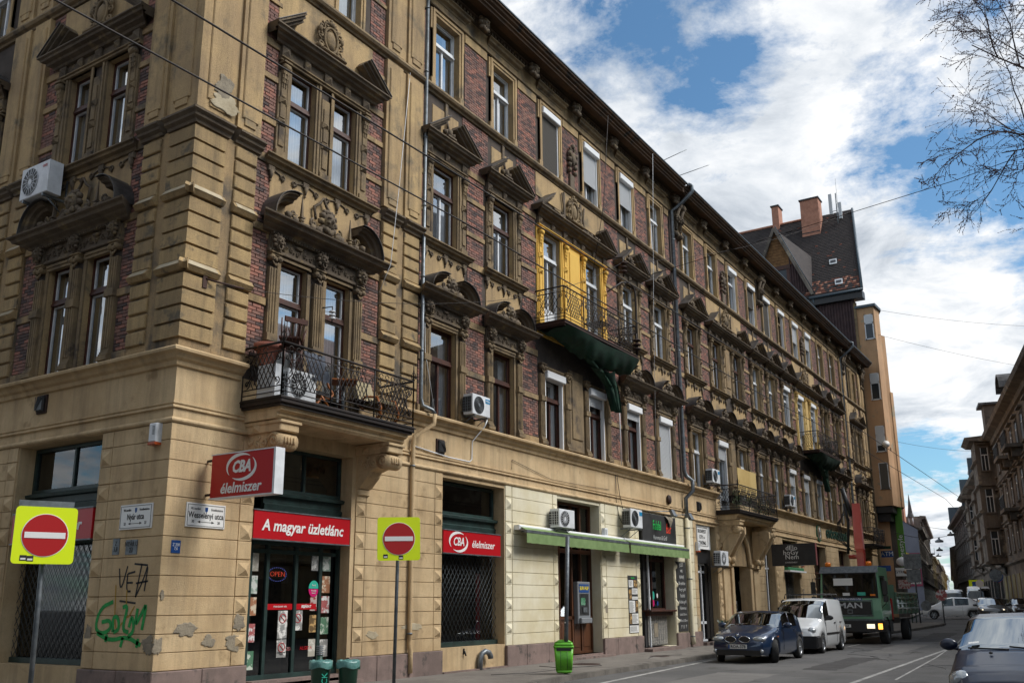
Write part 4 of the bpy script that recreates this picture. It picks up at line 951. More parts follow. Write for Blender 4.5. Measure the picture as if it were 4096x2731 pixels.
def balcony(s0, s1, zf, dd=1.1, corbels=True, m=M_PLG, finial=True, label=None, edge=M_IRON, wall_side=True):
    b = empty('balcony', (0, 0, 0)); b.parent = HB
    if label: b['label'] = label
    q = MB('A'); q.use(edge); q.d(s0, s1, zf-.14, zf, dd, 0, .015); q.d(s0+.04, s1-.04, zf-.19, zf-.14, dd-.05)
    q.d(s0-.02, s1+.02, zf-.055, zf-.03, dd+.02); q.build('slab', parent=b)
    if corbels:
        q = MB('A'); q.use(m); q.prof([(0, zf-.42), (dd-.28, zf-.42), (dd-.22, zf-.36), (dd-.22, zf-.30), (dd-.12, zf-.26), (dd-.10, zf-.19), (0, zf-.19)], s0+.12, s1-.12); q.build('slab_moulding', parent=b)
    q = MB('A'); q.use(M_IRON); zr = zf+1.08
    c = [(s0+.03, 0), (s0+.03, -dd+.04), (s1-.03, -dd+.04), (s1-.03, 0)]
    for a, b_ in zip(c, c[1:]): rail_panel(q, (a[0], a[1], 0), (b_[0], b_[1], 0), zf+.03, zr, int(s0))
    q.build('railing', parent=b)
    q = MB('A'); q.use(M_IRON)
    for a, b_ in zip(c, c[1:]): q.tube([(*a, zr), (*b_, zr)], .026, 6)
    if finial:
        for x, y in c[1:3]:
            q.tube([(x, y, zr), (x, y, zr+.42)], [.022, .006], 5)
            for k in range(4): a_ = k*PI/2; q.tube([(x+.075*math.cos(a_)*math.cos(t_), y+.075*math.sin(a_)*math.cos(t_), zr+.12+.09*math.sin(t_)) for t_ in [rad(-80+32*j) for j in range(6)]], .006, 4)
            for j in range(5): q.lathe((x, y, zr+.22+.04*j), [(.028-.004*j, 0), (.028-.004*j, .012)], 6)
    q.build('handrail', parent=b)
    if corbels:
        for x in (s0+.45, s1-.45):
            k = MB('A'); k.use(m)
            w_ = .21
            k.d(x-w_-.05, x+w_+.05, zf-.66, zf-.44, .98, 0, .02); k.d(x-w_-.08, x+w_+.08, zf-.50, zf-.44, 1.02, 0, .01)
            for sg in (-1, 1): k.add([(x+sg*(w_+.055), -.2, zf-.64), (x+sg*(w_+.055), -.4, zf-.64), (x+sg*(w_+.055), -.4, zf-.48), (x+sg*(w_+.055), -.2, zf-.48), (x+sg*(w_+.10), -.3, zf-.56)], [(0, 1, 4), (1, 2, 4), (2, 3, 4), (3, 0, 4)])
            pts = [(0, zf-1.42), (.10, zf-1.40), (.22, zf-1.28), (.34, zf-1.16), (.40, zf-1.04), (.62, zf-.98), (.80, zf-.92), (.88, zf-.78), (.86, zf-.66), (0, zf-.66)]
            k.prof(pts, x-w_, x+w_)
            k.lathe((x, -.80, zf-.84), [(.175, -w_-.04), (.18, 0), (.175, w_+.04)], 14, 'x')
            for sg in (-1, 1):
                k.tube(spiral((x+sg*(w_+.045), -.80, zf-.84), .15, 1.6, 0, 1, 14, 'yz'), .022, 5)
                for j, (yy, zz_, r_) in enumerate(((-.50, -.86, .11), (-.28, -.92, .10), (-.12, -.84, .07), (-.35, -.75, .06))): k.tube(spiral((x+sg*(w_+.01), yy, zf+zz_), r_, 1.4, rad(90*j), 1 if j % 2 else -1, 10, 'yz'), .022, 5)
                k.blob((x+sg*(w_+.01), -.62, zf-.78), (.03, .06, .05), .5, 1, 2)
            for j in range(4): k.blob((x-.12+.08*j, -.985, zf-.84), (.03, .03, .10))
            k.d(x-w_+.02, x+w_-.02, zf-1.56, zf-1.42, .08, 0, .02)
            k.build('corbel', parent=b)
    return b
BAL1 = balcony(1.56, 5.74, 5.66, 1.16, label='first-floor corner balcony with scrolled iron railing over the shop entrance')
BAL2 = balcony(13.15, 18.45, 10.25, 1.1, False, edge=M_RUST, finial=False, label='second-floor balcony before the fresh yellow wall')
BAL3 = balcony(28.5, 34.05, 5.62, 1.1, label='first-floor balcony over the arched portal')
BAL4 = balcony(43.1, 47.9, 10.25, 1.1, False, edge=M_RUST, finial=False, label='second-floor balcony of the pale yellow double bay')
BAL5 = balcony(56.2, 60.2, 5.55, 1.0, False, finial=False, label='farthest first-floor balcony, dark railing behind the lorry crane')
# ------------------------------------------------------------------ shopfronts (parts of the building)
def pane(q, x0, x1, z0, z1, y, m=M_GLD): k = q.k; q.use(m); q.quad((x0, y, z0), (x1, y, z0), (x1, y, z1), (x0, y, z1)); q.k = k
def frame(q, x0, x1, z0, z1, y0, y1, t=.05): q.box(x0, x0+t, y0, y1, z0, z1); q.box(x1-t, x1, y0, y1, z0, z1); q.box(x0+t, x1-t, y0, y1, z1-t, z1); q.box(x0+t, x1-t, y0, y1, z0, z0+t)
def transom_light(fx, x0, x1, z0, z1, m, parent, mull=True, y=.34):
    q = MB(fx); q.use(m); frame(q, x0, x1, z0, z1, y, y+.09, .07)
    if mull: q.box((x0+x1)/2-.03, (x0+x1)/2+.03, y+.01, y+.08, z0+.07, z1-.07)
    q.prof([(-y-.05, z0-.40), (-y+.05, z0-.40), (-y+.07, z0-.28), (-y+.02, z0-.25), (-y+.03, z0-.12), (-y+.12, z0-.10), (-y+.14, z0-.04), (-y+.02, z0), (-y-.05, z0)], x0-.02, x1+.02)
    o = q.build('transom_window', parent=parent); q = MB(fx); pane(q, x0+.07, x1-.07, z0+.07, z1-.07, y+.05); q.build('pane', parent=o)
    return o
M_POST = [mat('poster_%d' % i, srgb(c, .85), srgb(c2, .8), rough=.5, big=7, amt=.25, thr=(.45, .5)) for i, (c, c2) in enumerate((('d8d4c8', 'b9b4a4'), ('cfd3cc', '7f9a8a'), ('d9c9b0', 'a86a44'), ('e2e2de', 'b04040'), ('cdd6c6', '3f7a58'), ('e8e6e0', '8f8f8c'), ('9d2a30', 'c9b9b0'), ('caa46a', '5d4a30')))]
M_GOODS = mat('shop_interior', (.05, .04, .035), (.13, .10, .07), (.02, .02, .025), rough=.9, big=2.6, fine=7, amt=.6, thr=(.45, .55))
M_MESH = mat('folding_grille', srgb('565d60', .6), rough=.5, metal=.5)
def red_fascia(fx, s0, s1, z0, z1, parent=None, name='shop_fascia_sign', label=''):
    e = empty(name, pA(s0, 0, z0) if fx == 'A' else pB(s0, 0, z0)); e.location = (0, 0, 0)
    q = MB(fx); q.use(M_RED); q.d(s0, s1, z0, z1, .05, -.12, .0); q.build('sign_face', parent=e)
    q = MB(fx); q.use(M_ZINC); q.d(s0-.02, s1+.02, z1, z1+.025, .065, -.12); q.d(s0-.02, s1+.02, z0-.025, z0, .065, -.12); q.build('edge_trim', parent=e)
    tag(e, label, 'sign', 'red grocery signs'); return e
def swoosh(q, c, rx, rz, y, fx='A'):
    """two crescent arcs of the emblem"""
    for a0, a1 in ((55, 215), (-125, 40)):
        vs = []; n = 14
        for i in range(n+1):
            a = rad(a0+(a1-a0)*i/n); w_ = .035*math.sin(PI*i/n)+.004; vs += [(c[0]+(rx-w_)*math.cos(a), y, c[1]+(rz-w_)*math.sin(a)), (c[0]+(rx+w_)*math.cos(a), y, c[1]+(rz+w_)*math.sin(a))]
        q.add(vs, [(2*i, 2*i+2, 2*i+3, 2*i+1) for i in range(n)])
# --- corner shop, street entrance
SF = empty('shop_entrance'); SF.parent = HB
XM[0] = 0.25
transom_light('A', 2.40, 4.70, 4.0, 4.95, M_SHOPG, SF)
q = MB('A'); q.use(M_SHOPG); frame(q, 2.07, 4.72, .22, 2.98, .28, .38, .09); q.box(1.86, 2.07, .28, .4, .2, 2.98)
for x in (2.62, 3.42, 4.14): q.box(x, x+.08, .37, .45, .31, 2.9)
q.box(2.16, 4.63, .365, .45, 2.72, 2.8); q.use(M_PLI); q.box(2.07, 4.9, .0, .5, .02, .22); q.box(2.0, 4.95, -.28, .0, -.06, .10); q.build('door_frame', parent=SF)
q = MB('A'); pane(q, 2.16, 4.63, .31, 2.9, .41); q.build('door_glass', parent=SF)
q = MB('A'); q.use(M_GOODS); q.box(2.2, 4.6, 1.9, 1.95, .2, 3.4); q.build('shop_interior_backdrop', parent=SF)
k = 0
for x0, x1, zs in ((2.17, 2.42, (2.35, 1.9, 1.47, .95, .42)), (3.92, 4.12, (2.4, 1.55, 1.1, .6)), (4.26, 4.5, (2.4, 1.93, 1.5, 1.05, .58))):
    for z in zs:
        q = MB('A'); q.use(M_POST[k % 8]); q.box(x0, x1, .395, .403, z, z+.36); q.build('door_poster', parent=SF); k += 1
q = MB('A'); q.use(M_RED); q.box(2.72, 3.40, .392, .40, 1.58, 1.70); q.box(3.5, 4.1, .392, .40, 1.58, 1.70); q.build('red_push_strip', parent=SF)
text('BEJÁRAT', .075, M_SIGNW, SF, pA(3.8, -.388, 1.64), RA, .2, 1, .002); text('PUSH BANK VISA', .05, M_SIGNW, SF, pA(3.06, -.388, 1.64), RA, .1)
for x0, z0, z1, m in ((3.02, 1.0, 1.56, M_POST[5]), (3.02, .62, .98, M_POST[5]), (3.45, 1.15, 1.56, M_POST[5])):
    q = MB('A'); q.use(m); q.box(x0, x0+.26, .392, .40, z0, z1); q.use(M_RED); q.tube([(x0+.13+.09*math.cos(a), .39, z1-.16+.09*math.sin(a)) for a in [2*PI*i/16 for i in range(16)]], .009, 4, True); q.tube([(x0+.07, .39, z1-.10), (x0+.19, .39, z1-.22)], .009, 4); q.build('prohibition_notice', parent=SF)
text('ÉTELEK ÉS ITAL\nTILOS!', .035, M_INK, SF, pA(3.15, -.386, .7), RA)
q = MB('A'); q.use(mat('sticker_teal', srgb('38b39a', .9), rough=.4)); n = 16; q.poly([(4.0+.15*math.cos(rad(180*i/n)), .385, 2.02+.17*math.sin(rad(180*i/n))) for i in range(n+1)]); q.build('delivery_sticker', parent=SF)
q = MB('A'); q.use(mat('sticker_pink', srgb('c9186a', .9), rough=.4)); q.poly([(4.0+.15*math.cos(rad(180+180*i/n)), .385, 2.01+.17*math.sin(rad(180+180*i/n))) for i in range(n+1)]); q.build('delivery_sticker', parent=SF)
text('food', .06, M_SIGNW, SF, pA(4.0, -.38, 2.09), RA); text('Rendelj\ninnen!', .05, M_SIGNW, SF, pA(4.0, -.38, 1.95), RA)
M_LEDR = mat('led_red', (1, .10, .05), emit=1.0); M_LEDB = mat('led_blue', (.25, .3, 1), emit=.7)
q = MB('A'); q.use(M_BLACK); q.box(2.66, 3.3, .44, .47, 2.12, 2.48); q.use(M_LEDB)
for i in range(26): a = 2*PI*i/26; q.box(2.98+.25*math.cos(a)-.006, 2.98+.25*math.cos(a)+.006, .43, .438, 2.30+.14*math.sin(a)-.006, 2.30+.14*math.sin(a)+.006)
q.build('open_display', parent=SF); text('OPEN', .15, M_LEDR, SF, pA(2.98, -.425, 2.30), RA, 0, 1.1, -.004)
text('ALGIDA', .10, M_POST[3], SF, pA(3.3, -.396, .78), RA); text('ALGIDA', .10, M_RED, SF, pA(3.85, -.396, .78), RA)
XM[0] = 0.0
s_ = red_fascia('A', 2.06, 4.87, 2.97, 3.53, label='long red fascia sign reading A magyar üzletlánc over the shop door')
text('A magyar üzletlánc', .315, M_SIGNW, s_, pA(3.46, .056, 3.24), RA, .18, .98, .007)
# --- shop window further along the street, behind a folding grille
SW = empty('grilled_shop_window'); SW.parent = HB
transom_light('A', 8.42, 11.3, 4.0, 4.84, M_SHOPG, SW, False)
q = MB('A'); q.use(M_SHOPG); q.box(8.4, 11.31, .26, .5, 2.95, 3.6); q.build('grille_housing', parent=SW); q = MB('A'); q.use(M_SHOPG); q.box(8.4, 11.31, .22, .42, .605, .72); q.build('grille_housing', parent=SW)
def grille(fx, x0, x1, z0, z1, y, parent, step=.17):
    q = MB(fx); q.use(M_MESH); H = z1-z0
    def clip(p, r_):
        pts = []
        for i in range(41):
            f = i/40; x = p[0]+(r_[0]-p[0])*f; z = p[1]+(r_[1]-p[1])*f
            if x0 <= x <= x1: pts.append((x, y+.006*math.sin(x*40), z))
        if len(pts) > 1: q.tube([pts[0], pts[-1]], .0065, 4)
    s = x0-H*.75
    while s < x1+H*.75: clip((s, z0), (s+H*.72, z1)); clip((s, z0), (s-H*.72, z1)); s += step
    for i in range(6): z = z0+.2+i*(H-.3)/5
    o = q.build('folding_grille', parent=parent); o['kind'] = 'stuff'; return o
grille('A', 8.45, 11.3, .72, 2.96, .27, SW)
q = MB('A'); pane(q, 8.42, 11.31, .72, 2.96, .40, M_GLD); q.build('pane', parent=SW)
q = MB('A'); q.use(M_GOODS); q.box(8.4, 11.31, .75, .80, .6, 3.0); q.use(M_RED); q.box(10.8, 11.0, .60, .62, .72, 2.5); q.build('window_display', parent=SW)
q = MB('A'); q.use(M_PLI); q.box(8.38, 11.33, -.12, .0, -.2, .035); q.build('window_breast', parent=SW)
q = MB('A'); q.use(M_BLACK); q.box(9.35, 9.40, -.02, .0, .42, .56); q.tube([(9.37, -.04, .5), (9.40, -.06, .38)], .02, 6); q.build('padlock_hasp', parent=SW)
q = MB('A'); q.use(M_ZINC); q.tube([(10.0, -.08, -.02), (10.0, -.09, .25), (10.06, -.1, .40), (10.2, -.12, .46), (10.34, -.14, .42), (10.40, -.15, .33), (10.41, -.15, .27)], .075, 10)
o = q.build('vent_pipe'); tag(o, 'grey bent vent pipe rising from the pavement below the grilled window', 'pipe')
s_ = red_fascia('A', 8.39, 11.06, 2.96, 3.53, label='red fascia sign with white emblem over the grilled shop window on the main street')
q = MB('A'); q.use(M_SIGNW); swoosh(q, (9.05, 3.25), .40, .24, -.056); q.build('emblem', parent=s_)
text('CBA', .30, M_SIGNW, s_, pA(9.05, .056, 3.25), RA, .25, .85, .006); text('élelmiszer', .27, M_SIGNW, s_, pA(10.2, .052, 3.22), RA, .18, 1.0, .003)
# --- side street shop window
SB_ = empty('side_shop_window'); SB_.parent = HB
transom_light('B', 2.07, 4.93, 4.0, 4.95, M_SHOPG, SB_)
q = MB('B'); q.use(M_SHOPG); q.box(2.07, 4.94, .26, .5, 2.9, 3.62); q.build('grille_housing', parent=SB_); q = MB('B'); q.use(M_SHOPG); q.box(2.07, 4.94, .26, .42, .575, .68); q.build('grille_housing', parent=SB_)
grille('B', 2.10, 4.92, .68, 2.93, .27, SB_)
q = MB('B'); pane(q, 2.1, 4.94, .66, 2.93, .40, M_GLD); q.build('pane', parent=SB_)
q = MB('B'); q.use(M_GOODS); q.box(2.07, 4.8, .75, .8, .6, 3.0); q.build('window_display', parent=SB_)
s_ = red_fascia('B', 2.10, 4.84, 2.94, 3.53, label='red fascia sign on the shaded side-street shop window, partly behind the left no-entry sign')
text('CBA élelmiszer', .30, M_SIGNW, s_, pB(3.4, .056, 3.22), RB, .18, 1.02, .008)
q = MB('B'); transom_light('B', 8.05, 10.8, 4.0, 4.95, M_SHOPG, SB_); q.use(M_BLACK); q.box(8.0, 11, .4, .45, .3, 3.9); q.build('shutter_panel', parent=SB_)
# --- wooden door with cash machine
D = empty('wooden_shop_door'); D.parent = HB
XM[0] = 0.36
q = MB('A'); q.use(M_WOODD); frame(q, 14.38, 16.55, .12, 4.86, .34, .46, .08); q.box(15.18, 15.27, .34, .45, .2, 4.8); q.box(15.78, 15.86, .34, .45, .2, 4.8)
q.box(14.46, 16.47, .33, .45, 3.25, 3.38); q.box(14.46, 16.47, .34, .44, 1.18, 1.28)
for x0, x1 in ((14.46, 15.18), (15.27, 15.78), (15.86, 16.47)): q.d(x0, x1, .2, 1.18, -.38, -.44); q.d(x0+.08, x1-.08, .30, 1.08, -.365, -.38, .02)
q.build('door_leaf', parent=D)
q = MB('A'); pane(q, 14.46, 16.47, 1.28, 4.8, .41, M_GLD); q.build('pane', parent=D)
XM[0] = 0.0
q = MB('A'); q.use(M_PLI); q.box(14.36, 17.25, -.02, .5, -.1, .12); q.box(14.5, 17.6, -.30, -.0, -.1, .06); q.build('door_step', parent=D)
q = MB('A'); q.use(M_WOODD); q.box(14.37, 15.02, .36, .46, .12, 4.88); q.build('door_side_panel', parent=D)
XM[0] = .14
M_ATM = mat('grey_machine', srgb('8b8f93', .7), rough=.5)
at = empty('cash_machine', label='grey cash machine with blue EUR HUF header set in the wooden door', cat='cash machine')
q = MB('A'); q.use(M_ATM); q.d(15.72, 16.56, 1.05, 2.36, -.2, -.36, .02); q.d(15.78, 16.5, 1.05, 1.22, -.1, -.2, .02); q.build('housing', parent=at)
q = MB('A'); q.use(M_BLU); q.d(15.80, 16.46, 2.02, 2.28, -.19, -.2); q.build('header', parent=at); text('EUR HUF', .15, M_YELT, at, pA(16.13, -.185, 2.15), RA, 0, 1, .005)
q = MB('A'); q.use(M_BLACK); q.d(15.82, 16.44, 1.30, 1.98, -.195, -.2); q.use(M_ZINC); q.d(16.0, 16.26, 1.40, 1.55, -.16, -.195); q.build('screen_recess', parent=at)
q = MB('A'); q.use(mat('screen_green', srgb('3a7d54', .8), rough=.2)); q.d(15.9, 16.2, 1.62, 1.85, -.19, -.195); q.build('screen', parent=at)
XM[0] = 0.0
# --- falafel hatch
F = empty('snack_bar_front'); F.parent = HB
XM[0] = 0.32
q = MB('A'); q.use(M_WOODF); frame(q, 20.62, 22.5, 1.42, 3.9, .30, .42, .07); q.box(21.3, 21.35, .31, .41, 1.45, 3.2); q.box(20.62, 22.5, .30, .42, 3.2, 3.3); q.use(M_SATB); q.box(20.34, 20.6, .2, .45, .12, 4.8); q.box(20.6, 22.5, .32, .44, 3.9, 4.86); q.use(M_WHITE); q.box(20.56, 20.61, .08, .14, .12, 3.6); q.build('hatch_frame', parent=F)
q = MB('A'); pane(q, 20.69, 22.43, 1.5, 3.85, .37, M_GLD); q.build('pane', parent=F)
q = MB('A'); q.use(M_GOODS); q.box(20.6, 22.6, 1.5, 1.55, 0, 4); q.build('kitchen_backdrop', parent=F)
XM[0] = 0.0
q = MB('A'); q.use(M_WOODF); q.d(21.0, 23.38, 1.36, 1.43, .10, -.3, .01); q.d(21.1, 23.3, 1.22, 1.36, -.05, -.3); q.build('counter_shelf', parent=F)
M_TILE = mat('patterned_tile', srgb('b9b4aa', .75), srgb('3f4a55', .6), rough=.4, big=34, fine=60, amt=.3, thr=(.48, .52)); M_GROUT = mat('grout', srgb('6b6862', .6), rough=.9)
XM[0] = 0.26
q = MB('A'); q.use(M_GROUT); q.box(20.6, 22.54, .26, .4, .14, 1.22); q.build('tile_bed', parent=F)
XM[0] = 0.0
t0 = None
for i in range(10):
    for j in range(6):
        if t0 is None: q = MB(); q.use(M_TILE); q.d(0, .182, 0, .172, .012, 0, .003); t0 = q.build('wall_tile', parent=F); t_ = t0
        else: t_ = dup(t0, F)
        t_.location = pA(21.2+i*.198, -.26, .17+j*.176)
q = MB('A'); q.use(M_PLI); q.box(20.32, 22.6, -.02, .5, -.1, .12); q.box(20.3, 23.3, -.40, -.02, -.1, .10); q.build('bar_step', parent=F)
q = MB('A'); q.use(M_SATB); q.box(20.33, 21.1, .36, .46, .12, 4.86); q.build('side_infill', parent=F)
XM[0] = .3
q = MB('A'); q.use(M_PEEL); q.d(21.25, 21.6, .45, .95, -.235, -.25); q.build('hatch_notice', parent=F)
for x, z, m, r_ in ((21.55, 1.95, MATS['sticker_teal'], .16), (21.55, 1.68, MATS['sticker_pink'], .13), (21.25, 1.85, M_SIGNW, .08), (21.92, 1.95, M_SIGNW, .09), (21.93, 1.66, M_BLU, .09)):
    q = MB('A'); q.use(m); q.poly([(x+r_*.7*math.cos(2*PI*i/14), .36, z+r_*math.sin(2*PI*i/14)) for i in range(14)]); q.build('window_sticker', parent=F)
XM[0] = 0.0
# --- remaining openings down the street
def glazed_door(s0, s1, z0, z1, m, name, ss=1.1, zt=3.3):
    e = empty(name); e.parent = HB; q = MB('A'); q.use(m); q.box(s0, s0+.5, .3, .4, z0, z1); s0 += .4; s1 += .55; frame(q, s0, s1, z0, z1, .30, .40, .08); q.box(s0+.08, s1-.08, .31, .39, zt, zt+.09); q.box(s0+.08, s1-.08, .31, .39, z0+.7, z0+.8)
    if s1-s0 > 1.5: q.box((s0+s1)/2-.05, (s0+s1)/2+.05, .31, .39, z0, z1)
    q.build('frame', parent=e); q = MB('A'); pane(q, s0+.08, s1-.08, z0+.08, z1-.08, .36, M_GLD); q.build('pane', parent=e); return e
e = glazed_door(26.0, 27.35, .12, 3.3, M_WHITE, 'white_glazed_door', zt=2.9)
q = MB('A'); q.use(M_BLACK); q.box(26.0, 27.5, .1, .4, 3.3, 3.9); q.box(27.5, 28.3, .3, .45, .12, 4.8); q.build('blind_box', parent=e); q = MB('A'); q.use(M_PLI); q.box(25.98, 28.5, -.25, .4, -.1, .12); q.build('step', parent=e)
glazed_door(34.97, 36.55, .12, 4.86, M_WHITE, 'white_glazed_door'); 
e = glazed_door(38.17, 40.5, .12, 4.84, M_WOODF, 'cafe_door'); grille('A', 38.2, 40.5, .2, 3.2, .2, e)
q = MB('A'); q.use(M_PVC); q.d(38.0, 41.1, 3.22, 3.30, .35, -.1); q.use(mat('green_blind', srgb('2f7d4b', .8), rough=.7)); q.d(38.1, 41.0, 3.30, 3.46, .25, -.1, .03); q.build('rolled_blind', parent=e)
glazed_door(44.07, 46.0, .12, 4.84, M_WOODF, 'brown_timber_door'); glazed_door(50.12, 52.0, .9, 4.84, M_WOODF, 'brown_timber_window', zt=3.9); glazed_door(56.6, 59.5, .5, 4.68, M_WOODF, 'timber_shop_window')
# --- arched portal with gothic head under the balcony
P = empty('arched_portal'); P.parent = HB
q = MB('A'); q.use(M_PLG); cxp = 31.22; n = 12
for sg in (-1, 1):
    q.d(cxp+sg*1.28-.15, cxp+sg*1.28+.15, 0, 3.25, .12, 0, .02); q.d(cxp+sg*1.28-.2, cxp+sg*1.28+.2, 3.25, 3.42, .18, 0, .02)
    q.d(cxp+sg*2.05-.38, cxp+sg*2.05+.38, 0, 3.2, .10, 0, .02); q.d(cxp+sg*2.05-.42, cxp+sg*2.05+.42, 3.2, 3.42, .22, 0, .03)
pts = [(cxp+sg_*(1.13*math.cos(t_)), 3.3+1.55*math.sin(t_)) for sg_, rng in ((-1, range(0, n+1)), (1, range(n-1, -1, -1))) for t_ in [PI/2*i/n for i in rng]]
q.tube([(x, -.1, z) for x, z in pts], .10, 6); q.build('portal_pilasters', parent=P)
q = MB('A'); q.use(M_PLG); vs = []
arch = pts
q.add([(x, -.03, z) for x, z in arch]+[(x, -.03, 5.2) for x, z in arch], [(i, i+1, len(arch)+i+1, len(arch)+i) for i in range(len(arch)-1)]); q.build('portal_spandrel', parent=P)
q = MB('A'); q.use(M_UP); q.quad((30.1, -.005, 3.3), (32.35, -.005, 3.3), (32.35, -.005, 4.7), (30.1, -.005, 4.7)); q.box(30.1, 32.35, 1.6, 1.7, 0, 3.3); q.build('porch_back', parent=P)
for sg in (-1.0, 1.0):     # raking brackets below the balcony
    for off in (0,):
        x = cxp+sg*2.05; q = MB('A'); q.use(M_PLG)
        for k in (-.3, .3): q.prof([(.12, 3.5), (.24, 3.46), (.95, 4.6), (.95, 4.9), (.8, 4.95), (.12, 4.95)], x+k-.09, x+k+.09); q.lathe((x+k, -.25, 3.5), [(.16, -.11), (.17, 0), (.16, .11)], 12, 'x'); q.tube(spiral((x+k-.12, -.25, 3.5), .12, 1.5, 0, 1, 10, 'yz'), .02, 4)
        q.build('raking_bracket', parent=P)
q = MB('A'); q.use(M_PEEL); q.poly([(32.352, .35, 1.2), (32.352, .5, 2.6), (32.352, .3, 2.9)]); q.build('worn_patch', parent=P)
lb = empty('letterbox_panel', label='panel of black letterboxes and an entry keypad in the arched porch', cat='letterboxes')
q = MB('A'); q.use(mat('pale_board', srgb('b9b7c0', .7), rough=.6)); q.box(30.4, 32.3, .6, .64, .4, 1.75); q.build('board', parent=lb)
b0 = None
for i in range(6):
    for j in range(4):
        if b0 is None: q = MB(); q.use(M_BLACK); q.d(-.1, .1, 0, .22, .09, 0, .015); q.use(M_ZINC); q.d(-.05, .05, .15, .17, .095, .09); b0 = q.build('letterbox', parent=lb); b_ = b0
        else: b_ = dup(b0, lb)
        b_.location = pA(30.6+.29*i, -.6, .5+.3*j)
q = MB('A'); q.use(M_BLACK); q.box(30.9, 31.3, .55, .62, 1.8, 2.4); q.build('keypad', parent=lb)
# --- lettering and emblem of the pharmacy
PH = empty('pharmacy_sign', label='raised dark green letters GYÓGYSZERTÁR with a round green emblem on the plaster band', cat='sign')
M_GRNL = mat('dark_green_letter', srgb('23503f', .6), rough=.6)
text('GYÓGYSZERTÁR', .66, M_GRNL, PH, pA(50.2, .03, 5.70), RA, 0, 1.16, .022, ext=.03)
q = MB('A'); q.use(mat('emblem_green', srgb('2c6a50', .7), rough=.5)); q.lathe((45.6, 0, 5.66), [(.52, -.06), (.52, 0)], 24, 'y', False); q.use(M_MID); q.lathe((45.6, 0, 5.66), [(.42, -.075), (.42, -.06)], 24, 'y', False); q.build('emblem', parent=PH)
q = MB('A'); q.use(M_SIGNW); q.tube([(45.6+.1*math.sin(t_*.6), -.09, 5.36+.6*t_/10) for t_ in range(11)], .02, 5); q.tube(spiral((45.68, -.09, 5.78), .12, 1.2, 0, 1, 10), .018, 5); q.build('emblem_snake', parent=PH)
# --- signs on the wall
def plate(fx, x0, x1, z0, z1, m, dd=.05, name='plate', edge=None):
    q = MB(fx); q.use(m); q.d(x0, x1, z0, z1, dd, .03, .008)
    return q
e = empty('falafel_bar_sign', label='black board with green and red Falafel Bar script above the small awning', cat='sign')
q = plate('A', 20.45, 23.58, 3.84, 4.92, M_SATB, .11); q.build('board', parent=e)
M_SG = mat('script_green', srgb('2fd060', .9), rough=.5); M_SR = mat('script_red', srgb('ee4a34', .9), rough=.5)
text('Falafel', .50, M_SG, e, pA(21.75, .118, 4.50), RA, .12, .62, .0); text('Bar', .54, M_SR, e, pA(22.85, .118, 4.44), RA, .1, .66, .0); text('Hummus & Grill', .24, M_SIGNW, e, pA(22.0, .118, 4.06), RA, .3, .8, -.004)
q = MB('A'); q.use(M_SG); q.poly([(23.05, -.118, 4.6), (23.2, -.118, 4.72), (23.22, -.118, 4.9), (23.06, -.118, 4.78)]); q.build('leaf_logo', parent=e)
q = MB('A'); q.use(M_PEEL); q.add([(22.5, -.14, 4.93), (23.3, -.13, 4.9), (23.1, -.2, 4.75), (22.95, -.16, 4.5), (22.75, -.22, 4.62), (22.62, -.2, 4.8)], [(0, 1, 2), (0, 2, 5), (5, 2, 3), (5, 3, 4)]); q.build('torn_film', parent=e)
for x in (21.9, 23.6):
    f_ = empty('floodlight', label='grey floodlight on a stalk over the black falafel board, %s one' % ('left' if x < 23 else 'right, beside the pipe,'), cat='lamp', group='floodlights over the falafel board')
    q = MB('A'); q.use(M_ZINC); q.tube([(x-.9, -.1, 4.98), (x, -.7, 5.02)], .018, 5); q.build('stalk', parent=f_); q = MB('A'); q.use(M_ZINC); q.add([(x-.14, -.62, 5.05), (x+.14, -.62, 5.05), (x+.17, -.74, 4.80), (x-.17, -.74, 4.80), (x-.14, -.72, 5.08), (x+.14, -.72, 5.08), (x+.17, -.84, 4.84), (x-.17, -.84, 4.84)], [(0, 3, 2, 1), (4, 5, 6, 7), (0, 1, 5, 4), (1, 2, 6, 5), (2, 3, 7, 6), (3, 0, 4, 7)]); q.build('lamp_head', parent=f_)
e = empty('city_renting_sign', label='white panel reading BUDAPEST CITY RENTING over the white glazed door', cat='sign')
q = plate('A', 26.0, 27.5, 3.86, 4.84, M_SIGNW, -.02); q.v = [(a, b, c) for a, b, c in q.v]; q.build('panel', parent=e)
for i, t_ in enumerate(('BUDAPEST', 'CITY o-', 'RENTING')): text(t_, .21, M_INK, e, pA(26.72, -.012, 4.6-.24*i), RA, 0, .95)
q = MB('A'); q.use(M_INK)
for a, b in (((26.15, 4.0), (27.35, 4.0)), ((27.35, 4.0), (27.35, 4.76)), ((27.35, 4.76), (26.15, 4.76)), ((26.15, 4.76), (26.15, 4.0))): q.tube([(a[0], .015, a[1]), (b[0], .015, b[1])], .009, 4)
q.build('printed_border', parent=e)
e = empty('chalk_menu_board', label='tall narrow chalk menu board beside the cream downpipe', cat='menu board')
q = plate('A', 23.60, 24.55, .60, 3.25, M_SATB, .06); q.build('board', parent=e)
for i, (t_, s_) in enumerate((('JUST', .2), ('WE', .17), ('HAVE', .2), ('Breakfast', .19), ('Fargít grill', .17), ('Falafel', .2), ('Kebab grill', .17), ('Hummus', .19), ('Salads Drinks', .14), ('Wine & Beer', .16), ('Y  U  Y', .2))): text(t_, s_, M_PLATE, e, pA(24.07, .063, 3.12-.235*i), RA, .15 if i > 2 else 0, .95, -.003)
e = empty('printed_menu', label='tall printed menu poster left of the snack hatch', cat='poster')
q = plate('A', 19.22, 20.0, .66, 2.62, M_SATB, .045); q.build('sheet', parent=e)
rr = random.Random(3)
